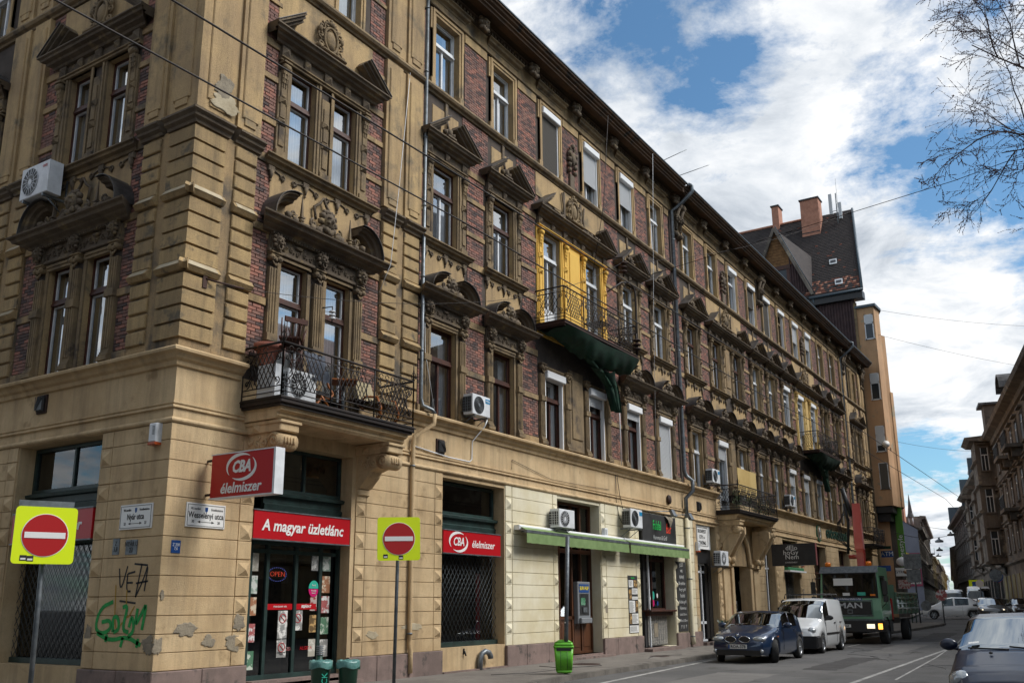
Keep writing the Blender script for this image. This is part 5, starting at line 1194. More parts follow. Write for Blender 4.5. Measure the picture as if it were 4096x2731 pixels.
for x0, x1, z0, z1 in ((19.26, 19.62, 2.22, 2.46), (19.5, 19.96, 1.98, 2.18), (19.5, 19.96, 1.80, 1.9), (19.26, 19.72, 1.36, 1.76), (19.46, 19.96, .98, 1.32), (19.24, 19.96, .68, .92)):
    q = MB('A'); q.use(M_PLATE); q.d(x0, x1, z0, z1, .052, .045); q.use(M_INK)
    z = z1-.04
    while z > z0+.03: q.d(x0+.03, x1-rr.uniform(.05, .2), z-.012, z, .054, .052); z -= .035
    q.build('price_list', parent=e)
for x0, x1, z0, z1 in ((19.66, 19.96, 2.22, 2.46), (19.25, 19.46, 1.80, 2.15), (19.75, 19.97, 1.4, 1.75), (19.24, 19.44, .98, 1.32)): q = MB('A'); q.use(M_POST[7]); q.d(x0, x1, z0, z1, .05, .045); q.build('food_photo', parent=e)
text('Falafel Bar', .07, M_SG, e, pA(19.6, .052, 2.54), RA)
# street-name plates with printed border
def nameplate(fx, x0, x1, z0, z1, big_, num, label):
    e = empty('street_name_plate', label=label, cat='street sign', group='enamel street name plates'); P_ = pA if fx == 'A' else pB; RR = RA if fx == 'A' else RB
    q = MB(fx); q.use(M_SIGNW); q.d(x0, x1, z0, z1, .055, .03, .006); q.build('plate', parent=e)
    q = MB(fx); q.use(M_INK)
    for a, b in (((x0+.03, z0+.03), (x1-.03, z0+.03)), ((x1-.03, z0+.03), (x1-.03, z1-.03)), ((x1-.03, z1-.03), (x0+.03, z1-.03)), ((x0+.03, z1-.03), (x0+.03, z0+.03))): q.tube([(a[0], -.056, a[1]), (b[0], -.056, b[1])], .005, 4)
    xm = (x0+x1)/2; q.tube([(xm-.17, -.056, z0+.105), (xm+.17, -.056, z0+.105)], .005, 4)
    for sg in (-1, 1): q.add([(xm+sg*.20, -.057, z0+.105), (xm+sg*.13, -.057, z0+.13), (xm+sg*.13, -.057, z0+.08)], [(0, 1, 2)])
    q.build('border_and_arrow', parent=e)
    q = MB(fx); q.use(M_BLU); q.add([(xm-.035, -.057, z1-.07), (xm+.035, -.057, z1-.07), (xm+.03, -.057, z1-.14), (xm, -.057, z1-.165), (xm-.03, -.057, z1-.14)], [(0, 1, 2, 3, 4)]); q.build('crest', parent=e)
    sg = 1 if fx == 'A' else -1
    text(big_, .155, M_INK, e, P_(xm, .058, z0+.225), RR, 0, .80, .002)
    text('VII. kerület', .062, M_INK, e, P_(xm-sg*.25, .058, z1-.105), RR, 0, .8); text('Erzsébetváros', .062, M_INK, e, P_(xm+sg*.25, .058, z1-.105), RR, 0, .8)
    text(num, .075, M_INK, e, P_(xm-.30, .058, z0+.105), RR, 0, .8); text(num, .075, M_INK, e, P_(xm+.30, .058, z0+.105), RR, 0, .8)
nameplate('A', .42, 1.33, 3.09, 3.54, 'Wesselényi utca', '30', 'white enamel plate reading Wesselényi utca on the sunlit side of the corner')
nameplate('B', .30, 1.24, 3.05, 3.51, 'Nyár utca', '23', 'white enamel plate reading Nyár utca on the shaded side of the corner')
def small_plate(fx, x0, x1, z0, z1, m, t_, size, tm, label):
    e = empty('wall_plate', label=label, cat='plate', group='small plates by the corner'); P_ = pA if fx == 'A' else pB
    q = MB(fx); q.use(m); q.d(x0, x1, z0, z1, .04, .028, .004); q.build('plate', parent=e); text(t_, size, tm, e, P_((x0+x1)/2, .042, (z0+z1)/2), RA if fx == 'A' else RB, 0, .8, line=.85)
small_plate('B', .67, 1.01, 2.59, 2.86, M_ZINC, 'NYÁR U\n23', .13, M_INK, 'grey house number plate 23 below the Nyár utca plate')
small_plate('B', 1.20, 1.40, 2.60, 2.90, M_ZINC, 'Z\n3,8', .12, M_INK, 'small grey Z marker plate left of the number 23 plate')
small_plate('A', .16, .36, 2.60, 2.83, M_BLU, 'Z 200\n7,6', .08, M_SIGNW, 'small blue marker plate on the sunlit side right at the corner')
small_plate('A', 29.3, 29.55, 2.3, 2.65, M_YELT, 'L', .2, M_INK, 'small yellow plate left of the arched portal')
# alarm boxes
def alarm(fx, x, z, label):
    e = empty('alarm_box', label=label, cat='alarm box', group='alarm sounder boxes on the facade'); q = MB(fx); q.use(M_WHITE); q.d(x-.11, x+.11, z, z+.36, .16, .028, .02); q.use(M_ZINC)
    for i in range(7): q.d(x-.07, x+.0, z+.14+.025*i, z+.15+.025*i, .165, .16)
    q.build('cover', parent=e); q = MB(fx); q.use(mat('orange_strobe_'+str(int(x*10)), srgb('c0562a', .8), rough=.3)); q.d(x-.11, x+.11, z-.05, z, .17, .028, .01); q.build('strobe', parent=e)
alarm('B', .35, 4.62, 'white alarm box with orange strobe at the corner above the Nyár utca plate')
alarm('A', 17.45, 3.78, 'cream alarm box just above the green awning right of the wooden door'); alarm('A', 25.9, 3.75, 'cream alarm box beside the white renting sign'); alarm('A', 41.4, 3.6, 'alarm box far along, by the black cafe sign')
q = MB('B'); q.use(M_WHITE); q.tube([(.0, -.1, 9.35), (0.02, -.22, 9.32)], .015, 5); o = q.v
# vent grilles
def vent(fx, x, z, label, m=M_RUST, rnd=False):
    e = empty('vent_grille', label=label, cat='vent', group='vent grilles in the plaster band'); q = MB(fx); q.use(m)
    if rnd: q.lathe((x, 0, z), [(.19, -.03), (.17, -.09), (.05, -.13)], 14, 'y'); q.build('cover', parent=e)
    else:
        q.d(x-.17, x+.17, z-.2, z+.2, .04, 0, .01); q.build('flange', parent=e); q = MB(fx); q.use(M_BLACK); q.d(x-.13, x+.13, z-.16, z+.16, .10, .04, .03)
        for i in range(5): q.tube([(x+.13, -.105, z-.14), (x-.13+.065*i, -.105, z+.16)], .007, 4)
        q.build('cowl', parent=e)
vent('B', 4.3, 5.83, 'rusty square vent cowl on the side street above the shop window'); vent('A', 8.25, 5.65, 'rusty square vent in the band above the plain wall, left part of the street front')
vent('A', 23.2, 5.62, 'round dark vent left of the zinc downpipe', rnd=True); vent('A', 26.4, 5.62, 'dark vent right of the zinc downpipe', M_BLACK)
# graffiti strokes
def graf(fx, strokes, m, w_, label, grp=None, dd=.0325):
    q = MB(fx); q.use(m)
    for st in strokes:
        P_ = [Vector((a, b)) for a, b in (smooth2(st) if len(st) > 2 else st)]; vs = []
        for i, p in enumerate(P_):
            t_ = (P_[min(i+1, len(P_)-1)]-P_[max(i-1, 0)]).normalized(); n_ = Vector((-t_.y, t_.x))*w_/2
            vs += [(p.x-n_.x, -dd, p.y-n_.y), (p.x+n_.x, -dd, p.y+n_.y)]
        q.add(vs, [(2*i, 2*i+1, 2*i+3, 2*i+2) for i in range(len(P_)-1)])
    o = q.build('graffiti', parent=None); tag(o, label, 'graffiti')
def fl(pts, x0, x1, z0, z1): return [(x1-(x1-x0)*a, z0+(z1-z0)*b) for a, b in pts]
M_SPG = mat('spray_green', srgb('23a04c', .9), srgb('1b8a40', .9), rough=.8, big=6, amt=.2); M_SPK = mat('spray_black', (.015, .015, .016), rough=.8); M_SPP = mat('spray_pink', srgb('d98a8a', .85), rough=.9); M_SPY = mat('spray_ochre', srgb('b08a2a', .8), rough=.9)
graf('B', [fl(s_, .28, 1.14, 1.72, 2.42) for s_ in ([(.0, .9), (.1, .25), (.28, .95)], [(.3, .75), (.3, .3), (.45, .3)], [(.3, .75), (.55, .8)], [(.3, .52), (.5, .52)], [(.5, 1.0), (.95, .95)], [(.75, 1.0), (.62, .15)], [(.62, .15), (.85, .6), (.97, 1.05), (.9, .3)], [(.6, .5), (1.0, .55)], [(.1, .06), (.65, .0)])], M_SPK, .035, 'black spray tag scrawled on the shaded corner wall below the number plates')
graf('B', [fl(s_, .1, 1.72, .95, 1.82) for s_ in ([(.3, .92), (.08, .8), (.0, .4), (.12, .25), (.3, .35), (.28, .55), (.12, .5)], [(.34, .3), (.32, .62), (.42, .6), (.45, .35), (.35, .3)], [(.48, .8), (.58, .85), (.5, .35), (.62, .3)], [(.62, .4), (.66, .66), (.72, .35), (.62, .2)], [(.75, .78), (.72, .4), (.84, .72), (.9, .9), (.85, .35)], [(.05, .28), (.3, .12), (.6, .22), (.85, .05)], [(.22, .1), (.24, .25)], [(.5, .0), (.53, .2)], [(.78, .0), (.8, .18)])], M_SPG, .075, 'green spray-painted letters low on the shaded corner wall', dd=.034)
graf('B', [fl(s_, .45, 1.2, 1.1, 2.05) for s_ in ([(.0, 1.0), (.1, .1), (.4, .3)], [(.45, .9), (.5, .3), (.8, .6)])], M_SPY, .03, 'faint ochre spray lines between the black and green tags', dd=.0335)
graf('A', [[(29.0+.9*a, 1.0+1.3*b) for a, b in s_] for s_ in ([(.1, .4), (.1, 1), (.3, .5), (.4, 1), (.4, .4)], [(.6, .3), (.6, 1), (.85, .9), (.62, .6), (.9, .3)], [(.85, .3), (.9, -.2)])], M_SPP, .045, 'pink spray tag on the pier left of the arched portal')
# ------------------------------------------------------------------ things fixed to the facade
# projecting shop sign
e = empty('projecting_shop_sign', label='red double-sided CBA élelmiszer sign projecting from the corner pier', cat='sign')
xs_ = XC+.85
q = MB(); q.use(M_RED); q.box(xs_-.10, xs_+.10, YA-1.92, YA-.27, 3.62, 4.42); q.build('sign_box', parent=e)
q = MB(); q.use(M_WHITE); q.box(xs_-.11, xs_+.11, YA-1.97, YA-1.92, 3.60, 4.44); q.box(xs_-.11, xs_+.11, YA-1.92, YA-.25, 4.42, 4.44); q.box(xs_-.11, xs_+.11, YA-1.92, YA-.25, 3.60, 3.62); q.build('edge_trim', parent=e)
q = MB(); q.use(M_IRON); q.tube([(xs_, YA-.3, 4.35), (xs_, YA+.0, 4.35)], .025, 6); q.tube([(xs_, YA-.3, 3.70), (xs_, YA+.0, 3.70)], .025, 6); q.build('bracket', parent=e)
q = MB(); q.use(M_SIGNW)
yc, zc = YA-1.08, 4.15
for a0, a1 in ((55, 215), (-125, 40)):
    vs = []; n = 16
    for i in range(n+1):
        a = rad(a0+(a1-a0)*i/n); w_ = .032*math.sin(PI*i/n)+.004
        for k in (-1, 1): vs.append((xs_-.104, yc-(.38+k*w_)*math.cos(a), zc+(.235+k*w_)*math.sin(a)))
    q.add(vs, [(2*i, 2*i+2, 2*i+3, 2*i+1) for i in range(n)])
q.build('emblem', parent=e)
text('CBA', .30, M_SIGNW, e, (xs_-.104, yc, zc), RB, .25, .85, .012); text('élelmiszer', .27, M_SIGNW, e, (xs_-.104, yc, 3.77), RB, .18, .98, .006)
e = empty('projecting_cafe_sign', label='black cafe sign with pale lettering projecting past the portal', cat='sign')
xs_ = XC+35.6
q = MB(); q.use(M_SATB); q.box(xs_-.08, xs_+.08, YA-2.35, YA-.2, 3.42, 4.48); q.build('sign_box', parent=e)
q = MB(); q.use(mat('pink_trim', srgb('b06a6a', .7), rough=.5)); q.box(xs_-.09, xs_+.09, YA-2.38, YA-2.35, 3.42, 4.48); q.build('edge_trim', parent=e)
for i, (t_, s_) in enumerate((('dElo', .32), ('hoGy', .32), ('Nem', .32), ('KÁVÉZÓHELY', .09))): text(t_, s_, M_PLATE, e, (xs_-.085, YA-1.2+.05*(i % 2), 4.27-.22*i-(.04 if i == 3 else 0)), RB, 0, 1.05, .0)
# outdoor units of air conditioners
def ac_unit(style):
    """origin: middle of the back, bottom; front faces -Y"""
    W_, D_, H_ = .42, .30, .56
    e = empty('air_conditioner'); q = MB(); q.use(M_WHITE)
    q.d(-W_, W_, 0, H_, .50, .50-D_, .012); q.build('casing', parent=e)
    q = MB(); q.use(M_BLACK); cx_ = -.12
    q.lathe((cx_, 0, H_*.5), [(.235, -.506), (.235, -.50)], 24, 'y', False)
    q.box(-W_-.004, -W_, -.46, -.50+D_+.03, .07, H_-.07); q.build('fan_opening', parent=e)
    q = MB(); q.use(M_WHITE if style == 'radial' else M_ZINC)
    if style == 'radial':
        for i in range(16): a = 2*PI*i/16; q.tube([(cx_+.05*math.cos(a), -.512, H_*.5+.05*math.sin(a)), (cx_+.235*math.cos(a), -.512, H_*.5+.235*math.sin(a))], .006, 4)
        for r_ in (.12, .235): q.tube([(cx_+r_*math.cos(a), -.512, H_*.5+r_*math.sin(a)) for a in [2*PI*i/20 for i in range(20)]], .005, 4, True)
    else:
        for r_ in (.07, .11, .15, .19, .235): q.tube([(cx_+r_*math.cos(a), -.51, H_*.5+r_*math.sin(a)) for a in [2*PI*i/20 for i in range(20)]], .004, 4, True)
    q.lathe((cx_, 0, H_*.5), [(.05, -.516), (.05, -.5)], 12, 'y', False)
    for i in range(6): q.box(-W_-.012, -W_-.004, -.46, -.50+D_+.03, .09+.075*i, .10+.075*i)
    for y in (-.42, -.34, -.27): q.box(-W_-.012, -W_-.004, y-.006, y+.006, .07, H_-.07)
    q.build('fan_guard', parent=e)
    q = MB(); q.use(M_ZINC)
    for k in (-.3, .3): q.box(k-.02, k+.02, -.50, 0, -.05, -.01); q.box(k-.02, k+.02, -.02, 0, -.05, .35); q.tube([(k, -.02, -.28), (k, -.40, -.05)], .012, 4)
    q.build('bracket', parent=e); return e
def logo(e, t_, m1, m2, loc, rot, s_=.07):
    q = MB(); q.use(m1); q.box(.19, .40, -.506, -.50, .38, .50)
    q.build('maker_badge', parent=e); text(t_, s_, m2, e, loc, rot, 0, 1, .001)
M_MID_B = mat('badge_blue', srgb('1d86b8', .9), rough=.4)
ac = ac_unit('spiral'); logo(ac, 'Midea', M_MID_B, M_SIGNW, (.295, -.509, .44), RA)
AG = 'air conditioner units hung on the facade'
ACS = [(9.45, 6.62, 1.0, 'white air conditioner with blue badge between the first two street windows'), (19.15, 4.24, 1.15, 'white air conditioner left of the falafel board'),
       (27.45, 6.68, 1.05, 'air conditioner beside the far first-floor balcony over the white renting sign'), (38.95, 6.62, 1.1, 'farthest air conditioner, on the first floor before the pharmacy lettering')]
ac.location = pA(ACS[0][0], 0, ACS[0][1]); tag(ac, ACS[0][3], 'air conditioner', AG)
for s_, z, k, lb_ in ACS[1:]:
    c = dup(ac, None, pA(s_, 0, z)); c.scale = (k, 1, k); c['label'] = lb_
ACT = [(c, t_) for c, t_ in ()]
ar = ac_unit('radial'); ar.location = pB(4.62, .05, 10.45); ar.rotation_euler = (0, 0, -PI/2); ar.scale = (1.25, 1.1, 1.35); tag(ar, 'cream air conditioner with round radial grille on the side street, second floor', 'air conditioner', AG)
text('GREE', .06, M_RED, ar, (.3, -.506, .47), RA)
r_ = dup(ar, None, pA(14.2, -.1, 3.92), 0); r_.scale = (1.15, 1.1, 1.0); r_['label'] = 'white air conditioner in the top of the wooden door opening'
r_ = dup(ar, None, pA(27.9, 0, 3.2), 0); r_.scale = (1.1, 1, 1.1); r_['label'] = 'white air conditioner on the pier left of the arched portal'
# drain and downpipes
def downpipe(pts, r_, m, label, brk=()):
    e = empty('downpipe', label=label, cat='downpipe', group='downpipes on the street front'); q = MB('A'); q.use(m); q.tube([(a, -b, c) for a, b, c in pts], r_, 10); q.build('pipe', parent=e)
    q = MB('A'); q.use(M_ZINC)
    for s_, d_, z in brk: q.lathe((s_, -d_, z), [(r_+.012, -.02), (r_+.012, .02)], 12)
    q.build('clamps', parent=e)
downpipe([(7.24, .16, 19.0), (7.22, .16, 6.75), (7.25, .2, 6.55), (7.45, .36, 6.45), (7.5, .40, 6.35)], .05, M_ZINC, 'slim grey pipe running down beside the corner pavilion', [(7.22, .16, z) for z in (8, 10, 12, 14, 16, 18)])
downpipe([(7.5, .40, 6.35), (7.5, .38, 6.1), (7.05, .12, 5.75), (7.02, .10, 5.5), (7.02, .10, .75), (7.04, .12, .6), (7.04, .12, .1)], .055, M_PLG, 'ochre painted pipe on the ground floor right of the corner shop', [(7.02, .10, z) for z in (1.0, 3.0, 5.0)])
for sx, lab in ((24.72, 'large zinc downpipe in the middle of the street front'), (54.78, 'large zinc downpipe far along the street front')):
    downpipe([(sx+.12, .95, 19.45), (sx+.25, 1.05, 19.42), (sx+.25, 1.05, 19.15), (sx+.15, .6, 18.7), (sx, .14, 18.35), (sx, .14, 6.9), (sx+.05, .2, 6.7), (sx+.12, .42, 6.5), (sx+.12, .42, 6.1), (sx, .14, 5.8), (sx, .14, 5.0)], .085, M_ZINC, lab, [(sx, .14, z) for z in (17, 14.6, 12, 9.6, 7.4)])
downpipe([(24.72, .14, 5.0), (24.72, .14, .4), (24.75, .16, .1)], .095, M_PLC, 'cream painted lower length of the middle downpipe', [(24.72, .14, z) for z in (.4, 2.6, 4.6)])
# cables on the wall
def cable(pts, r_, m, label, fx='A', grp=None):
    q = MB(fx); q.use(m); q.tube([(a, -b, c) for a, b, c in pts], r_, 5); o = q.build('cable'); tag(o, label, 'cable', grp); return o
cable([(7.1, .03, 5.52), (8.6, .04, 5.42), (9.55, .04, 5.42), (9.66, .04, 5.5), (9.68, .04, 6.0), (9.9, .3, 6.42), (9.95, .35, 6.6)], .018, M_WHITE, 'white conduit running from the pipe to the first air conditioner')
cable([(11.7, .03, 5.45), (11.72, .03, 5.75), (12.6, .03, 5.62), (14, .03, 5.42), (16, .03, 5.45), (18, .03, 5.5)], .008, M_IRON, 'thin black cable sagging across the ochre band above the cream wall')
cable([(18.5, .04, 6.2), (18.5, .04, 5.2), (18.65, .06, 4.6), (18.9, .08, 4.35), (19.0, .08, 4.7), (18.75, .06, 5.4), (18.6, .04, 6.2)], .012, M_IRON, 'loops of black cable hanging left of the falafel board')
cable([(6.6, .1, 15.7), (6.0, .3, 12), (5.45, .55, 9.7), (5.35, .3, 9.0)], .008, M_WHITE, 'pale slack cable crossing the corner pavilion below the eaves')
cable([(7.35, .1, 10), (7.42, .12, 8), (7.75, .2, 6.5)], .008, M_WHITE, 'white cable dropping beside the first street window')
cable([(16.9, 1.0, 19.0), (17.1, .6, 15.6), (16.7, .3, 13)], .012, M_IRON, 'twisted cable hanging from the eaves at the shuttered windows')
cable([(20.9, 1.0, 19.2), (21.2, .6, 12.6), (21.5, .3, 6.4)], .007, M_WHITE, 'long pale cable hanging from the eaves before the middle downpipe')
cable([(18.8, .14, 9.0), (18.85, .12, 6.4)], .02, M_WHITE, 'white conduit left of the roller-shuttered window')
# awnings
def awning(s0, s1, label):
    e = empty('awning', label=label, cat='awning', group='green awnings of the snack bar')
    zb, zf, dd = 3.76, 3.67, .40
    q = MB('A'); q.use(M_PVC); q.d(s0-.03, s1+.03, zb-.02, zb+.12, .22, .03, .03); q.build('cassette', parent=e)
    q = MB('A'); q.use(M_ZINC); q.prof([(dd-.05, zf-.02), (dd+.03, zf-.02), (dd+.03, zf+.06), (dd-.05, zf+.06)], s0, s1)
    for x in (s0+.25, s1-.25): q.tube([(x, -.1, zb-.05), (x+.3, -.22, zf+.02), (x, -dd+.05, zf)], .02, 6)
    q.build('front_bar_and_arms', parent=e)
    q = MB('A'); q.use(M_AWN); n = 40; vs = []
    for i in range(n+1):
        x = s0+.02+(s1-s0-.04)*i/n; w_ = .012*math.sin(i*1.9)+.008*math.sin(i*4.1); vs += [(x, -dd-.02, zf-.02), (x, -dd-.02-w_, zf-.15), (x, -dd-.02-w_*1.6, zf-.31+.006*math.sin(i*2.3))]
    q.add(vs, [(3*i+j, 3*i+3+j, 3*i+4+j, 3*i+1+j) for i in range(n) for j in (0, 1)], True); q.build('valance', parent=e)
    q = MB('A'); q.use(M_AWN); q.quad((s0+.02, -.15, zb+.09), (s1-.02, -.15, zb+.09), (s1-.02, -dd, zf+.06), (s0+.02, -dd, zf+.06)); q.build('canopy', parent=e)
awning(11.85, 18.62, 'long green awning over the wooden shop door'); awning(18.74, 24.1, 'shorter green awning over the snack hatch')
# things on the corner balcony
ZB = 5.66
def spindle_chair(loc, rot, label):
    e = empty('spindle_chair', loc, label=label, cat='chair', rot=rot); q = MB(); q.use(M_WOODF); q.d(-.22, .22, .43, .47, .22, -.22, .01); q.build('seat', parent=e)
    for i, (x, y) in enumerate(((-.19, -.19), (.19, -.19), (-.19, .19), (.19, .19))): q = MB(); q.use(M_WOODF); q.tube([(x*1.15, y*1.15, 0), (x*1.05, y*1.05, .2), (x*.9, y*.9, .43)], [.014, .022, .016], 6); q.build('leg', parent=e)
    q = MB(); q.use(M_WOODF)
    for i in range(6): x = -.19+.076*i; q.tube([(x*.95, .2, .47), (x*1.1, .27, .95)], .010, 5)
    q.tube([(-.2, -.05, .25), (.2, -.05, .25)], .012, 5); q.build('spindles', parent=e)
    q = MB(); q.use(M_WOODF); q.prof([(-.24, .93), (-.29, .93), (-.30, 1.03), (-.25, 1.05)], -.26, .26); q.build('top_rail', parent=e); return e
spindle_chair(pA(2.1, .72, ZB+.66), (0, 0, 2.9), 'dark spindle-back wooden chair standing on the boxes at the balcony corner')
spindle_chair(pA(2.4, .55, ZB+1.75), (3.2, .25, .6), 'upturned dark chair resting on the other chair on the corner balcony')
o = MB(); o.use(M_TERR); o.lathe((0, 0, 0), [(.15, 0), (.20, .22), (.245, .33), (.285, .33), (.29, .44), (.25, .44), (.23, .36)], 22); o.build('terracotta_pot', loc=pA(1.85, .4, ZB+.74)); tag(bpy.context.scene.objects['terracotta_pot'], 'large terracotta flower pot at the left end of the corner balcony', 'flower pot')
e = ac_unit('radial'); e.location = pA(2.35, .42, ZB+.03); e.scale = (.95, 1, 1.1); tag(e, 'white air conditioner standing on the corner balcony floor', 'air conditioner')
q = MB('A'); q.use(M_WHITE); q.box(1.62, 1.80, -.9, -.4, ZB+.0, ZB+.68); o = q.build('white_cabinet'); tag(o, 'white appliance boxes behind the railing of the corner balcony', 'box')
e = empty('draped_chair', label='chair under a hanging dark grey blanket on the corner balcony', cat='chair'); q = MB('A'); q.use(M_GRC); n = 9; vs = []
for i in range(n+1):
    for j in range(7): vs.append((2.5+.62*i/n, -.75-.18*j/6+.03*math.sin(i*2+j), ZB+1.15-.035*(j**1.6)+.02*math.sin(i*1.7)))
q.add(vs, [(i*7+j, (i+1)*7+j, (i+1)*7+j+1, i*7+j+1) for i in range(n) for j in range(6)], True); q.build('blanket', parent=e)
q = MB('A'); q.use(M_ORW)
for k in (-.25, .25): q.tube([(3.05+k*.3, -.55+k, ZB+.95), (3.25+k*.3, -.60+k, ZB+.5), (3.35+k*.3, -.65+k, ZB+.35), (3.25+k*.3, -.65+k, ZB+.22), (3.0+k*.3, -.65+k, ZB+.25), (3.25+k*.3, -.65+k, ZB+.02)], .028, 6)
q.use(M_BLACK); q.box(2.8, 3.2, -.85, -.35, ZB+.3, ZB+.36); q.build('bent_frame', parent=e)
e = empty('balcony_table', label='square orange-topped pedestal table in the middle of the corner balcony', cat='table', loc=pA(3.95, .55, ZB))
q = MB(); q.use(M_ORW); q.add([(-.42, 0, .78), (0, -.42, .78), (.42, 0, .78), (0, .42, .78), (-.42, 0, .81), (0, -.42, .81), (.42, 0, .81), (0, .42, .81)], [(3, 2, 1, 0), (4, 5, 6, 7), (0, 1, 5, 4), (1, 2, 6, 5), (2, 3, 7, 6), (3, 0, 4, 7)]); q.build('tabletop', parent=e)
q = MB(); q.use(M_ZINC); q.tube([(0, 0, .03), (0, 0, .78)], .04, 8); q.lathe((0, 0, 0), [(.22, 0), (.2, .03), (.05, .05)], 16); q.build('pedestal', parent=e)
e = empty('bentwood_armchair', label='beige cushioned bentwood armchair at the right end of the corner balcony', cat='armchair', loc=pA(5.0, .6, ZB))
q = MB(); q.use(M_CLO); q.prof([(-.25, .36), (.33, .44), (.34, .52), (-.25, .46)], -.28, .28); q.build('seat_cushion', parent=e)
q = MB(); q.use(M_CLO); q.prof([(-.22, .44), (-.42, 1.05), (-.52, 1.02), (-.32, .42)], -.28, .28); q.build('back_cushion', parent=e)
for k in (-.31, .31): q = MB(); q.use(M_ORW); q.tube([(k, .3, .02), (k, -.1, .02), (k, -.38, .1), (k, -.42, .3), (k, -.3, .55), (k, .05, .6), (k, .25, .45), (k, .1, .3)], .028, 6); q.build('bentwood_side', parent=e)
q = MB(); q.use(M_RUST); q.box(-.3, .3, -.2, .15, .35, .37); o = q.build('wicker_shelf', loc=pA(4.55, .5, ZB+.1)); tag(o, 'low dark shelf between the table and the armchair on the corner balcony', 'shelf')
# table set on the yellow balcony
e = empty('garden_table_set', label='dark folding table behind the railing of the fresh yellow balcony', cat='table', loc=pA(16.4, .55, 10.25)); q = MB(); q.use(M_BLACK)
for i in range(7): q.box(-.36, .36, -.36+.105*i, -.29+.105*i, .70, .72)
q.build('tabletop', parent=e)
for k in (-.3, .3): q = MB(); q.use(M_BLACK); q.tube([(k, -.3, 0), (k, .3, .7)], .013, 5); q.tube([(k, .3, 0), (k, -.3, .7)], .013, 5); q.build('leg', parent=e)
# bracket arm lamp on yellow balcony
e = empty('bracket_arm', label='black scrolled iron arm standing at the yellow balcony', cat='bracket'); q = MB('A'); q.use(M_IRON)
q.tube([(16.2, -1.1, 12.0), (17.3, -1.1, 12.65), (18.0, -1.1, 12.85), (18.35, -1.1, 12.75), (18.45, -1.1, 12.5), (18.45, -1.1, 11.3), (18.45, -1.1, 10.25)], .03, 6); q.build('arm', parent=e)
q = MB('A'); q.use(M_IRON); 
for (a, b, r__) in ((18.1, 12.55, .13), (18.25, 12.25, .1), (17.6, 12.6, .1)): q.tube(spiral((a, -1.1, b), r__, 1.3, 0, 1, 10), .012, 5)
q.build('scrolls', parent=e)
# green nets below the upper balconies
def net(s0, s1, zf, label, tail):
    q = MB('A'); q.use(M_NET); n, m_ = 44, 16; vs = []
    for i in range(n+1):
        u_ = i/n; s_ = s0+(s1-s0)*u_
        for j in range(m_+1):
            v_ = j/m_; d_ = 1.14*(1-v_); sag = .50*math.sin(PI*v_**.8)*(.25+.75*math.sin(PI*min(1, u_*.85)))
            fold = .06*math.sin(u_*22+v_*5)+.04*math.sin(u_*47-v_*13)+.07*mnoise.noise(Vector((u_*9, v_*4, s0)))
            vs.append((s_, -max(.15, d_+.05*math.sin(u_*9)), zf-.16-sag-.25*v_*u_+fold*math.sin(PI*v_)))
    q.add(vs, [(i*(m_+1)+j, (i+1)*(m_+1)+j, (i+1)*(m_+1)+j+1, i*(m_+1)+j+1) for i in range(n) for j in range(m_)], True)
    # gathered tail hanging from the torn part
    vs = []; n2, m2 = 16, 14
    for i in range(n2+1):
        u_ = i/n2
        for j in range(m2+1):
            v_ = j/m2; wd = (tail[1]-tail[0])*(1-.85*v_**.7); s_ = tail[0]+(tail[1]-tail[0])*(.42+.42*v_)+(u_-.5)*wd*.8
            z_ = zf-.45-.95*v_-(.45*math.sin(PI*u_)*(1-v_))-max(0, v_-.75)*2.4+.05*math.sin(u_*31+v_*6)
            vs.append((s_, -.62-.13*math.sin(u_*17+v_*3)+.22*v_, z_))
    q.add(vs, [(i*(m2+1)+j, (i+1)*(m2+1)+j, (i+1)*(m2+1)+j+1, i*(m2+1)+j+1) for i in range(n2) for j in range(m2)], True)
    o = q.build('debris_net'); tag(o, label, 'net', 'green debris nets under the balconies')
net(13.2, 18.45, 10.22, 'dark green debris net sagging under the fresh yellow balcony', (14.8, 18.6))
net(43.1, 47.9, 10.22, 'dark green debris net hanging under the far pale yellow balcony', (44.0, 47.6))
# yellow screens and plants on the portal balcony
q = MB('A'); q.use(M_YEL2); q.d(29.6, 32.2, 6.55, 7.6, .72, .69); q.d(29.7, 32.1, 6.4, 6.55, .70, .67); o = q.build('balcony_screen'); tag(o, 'pale yellow board screen on the balcony above the portal', 'screen')
q = MB('A'); q.use(mat('balcony_leaf', srgb('3d5a2a', .6), srgb('6f7f55', .7), rough=.8, big=8, amt=.4)); rr = random.Random(5)
for i in range(900):
    x, y, z = rr.uniform(28.2, 33.9), -rr.uniform(.85, 1.02), 5.66+.75*rr.random()**.8; a = rr.uniform(0, 6.28); s_ = .05; t1 = Vector((math.cos(a), .4*math.sin(a*2), math.sin(a)))*s_; t2 = Vector((-math.sin(a), .5, math.cos(a)))*s_*.6
    q.add([(x, y, z), tuple(Vector((x, y, z))+t1), tuple(Vector((x, y, z))+t1+t2), tuple(Vector((x, y, z))+t2)], [(0, 1, 2, 3)])
o = q.build('balcony_creeper'); tag(o, 'leafy creeper filling the railing of the balcony over the portal', 'plant')
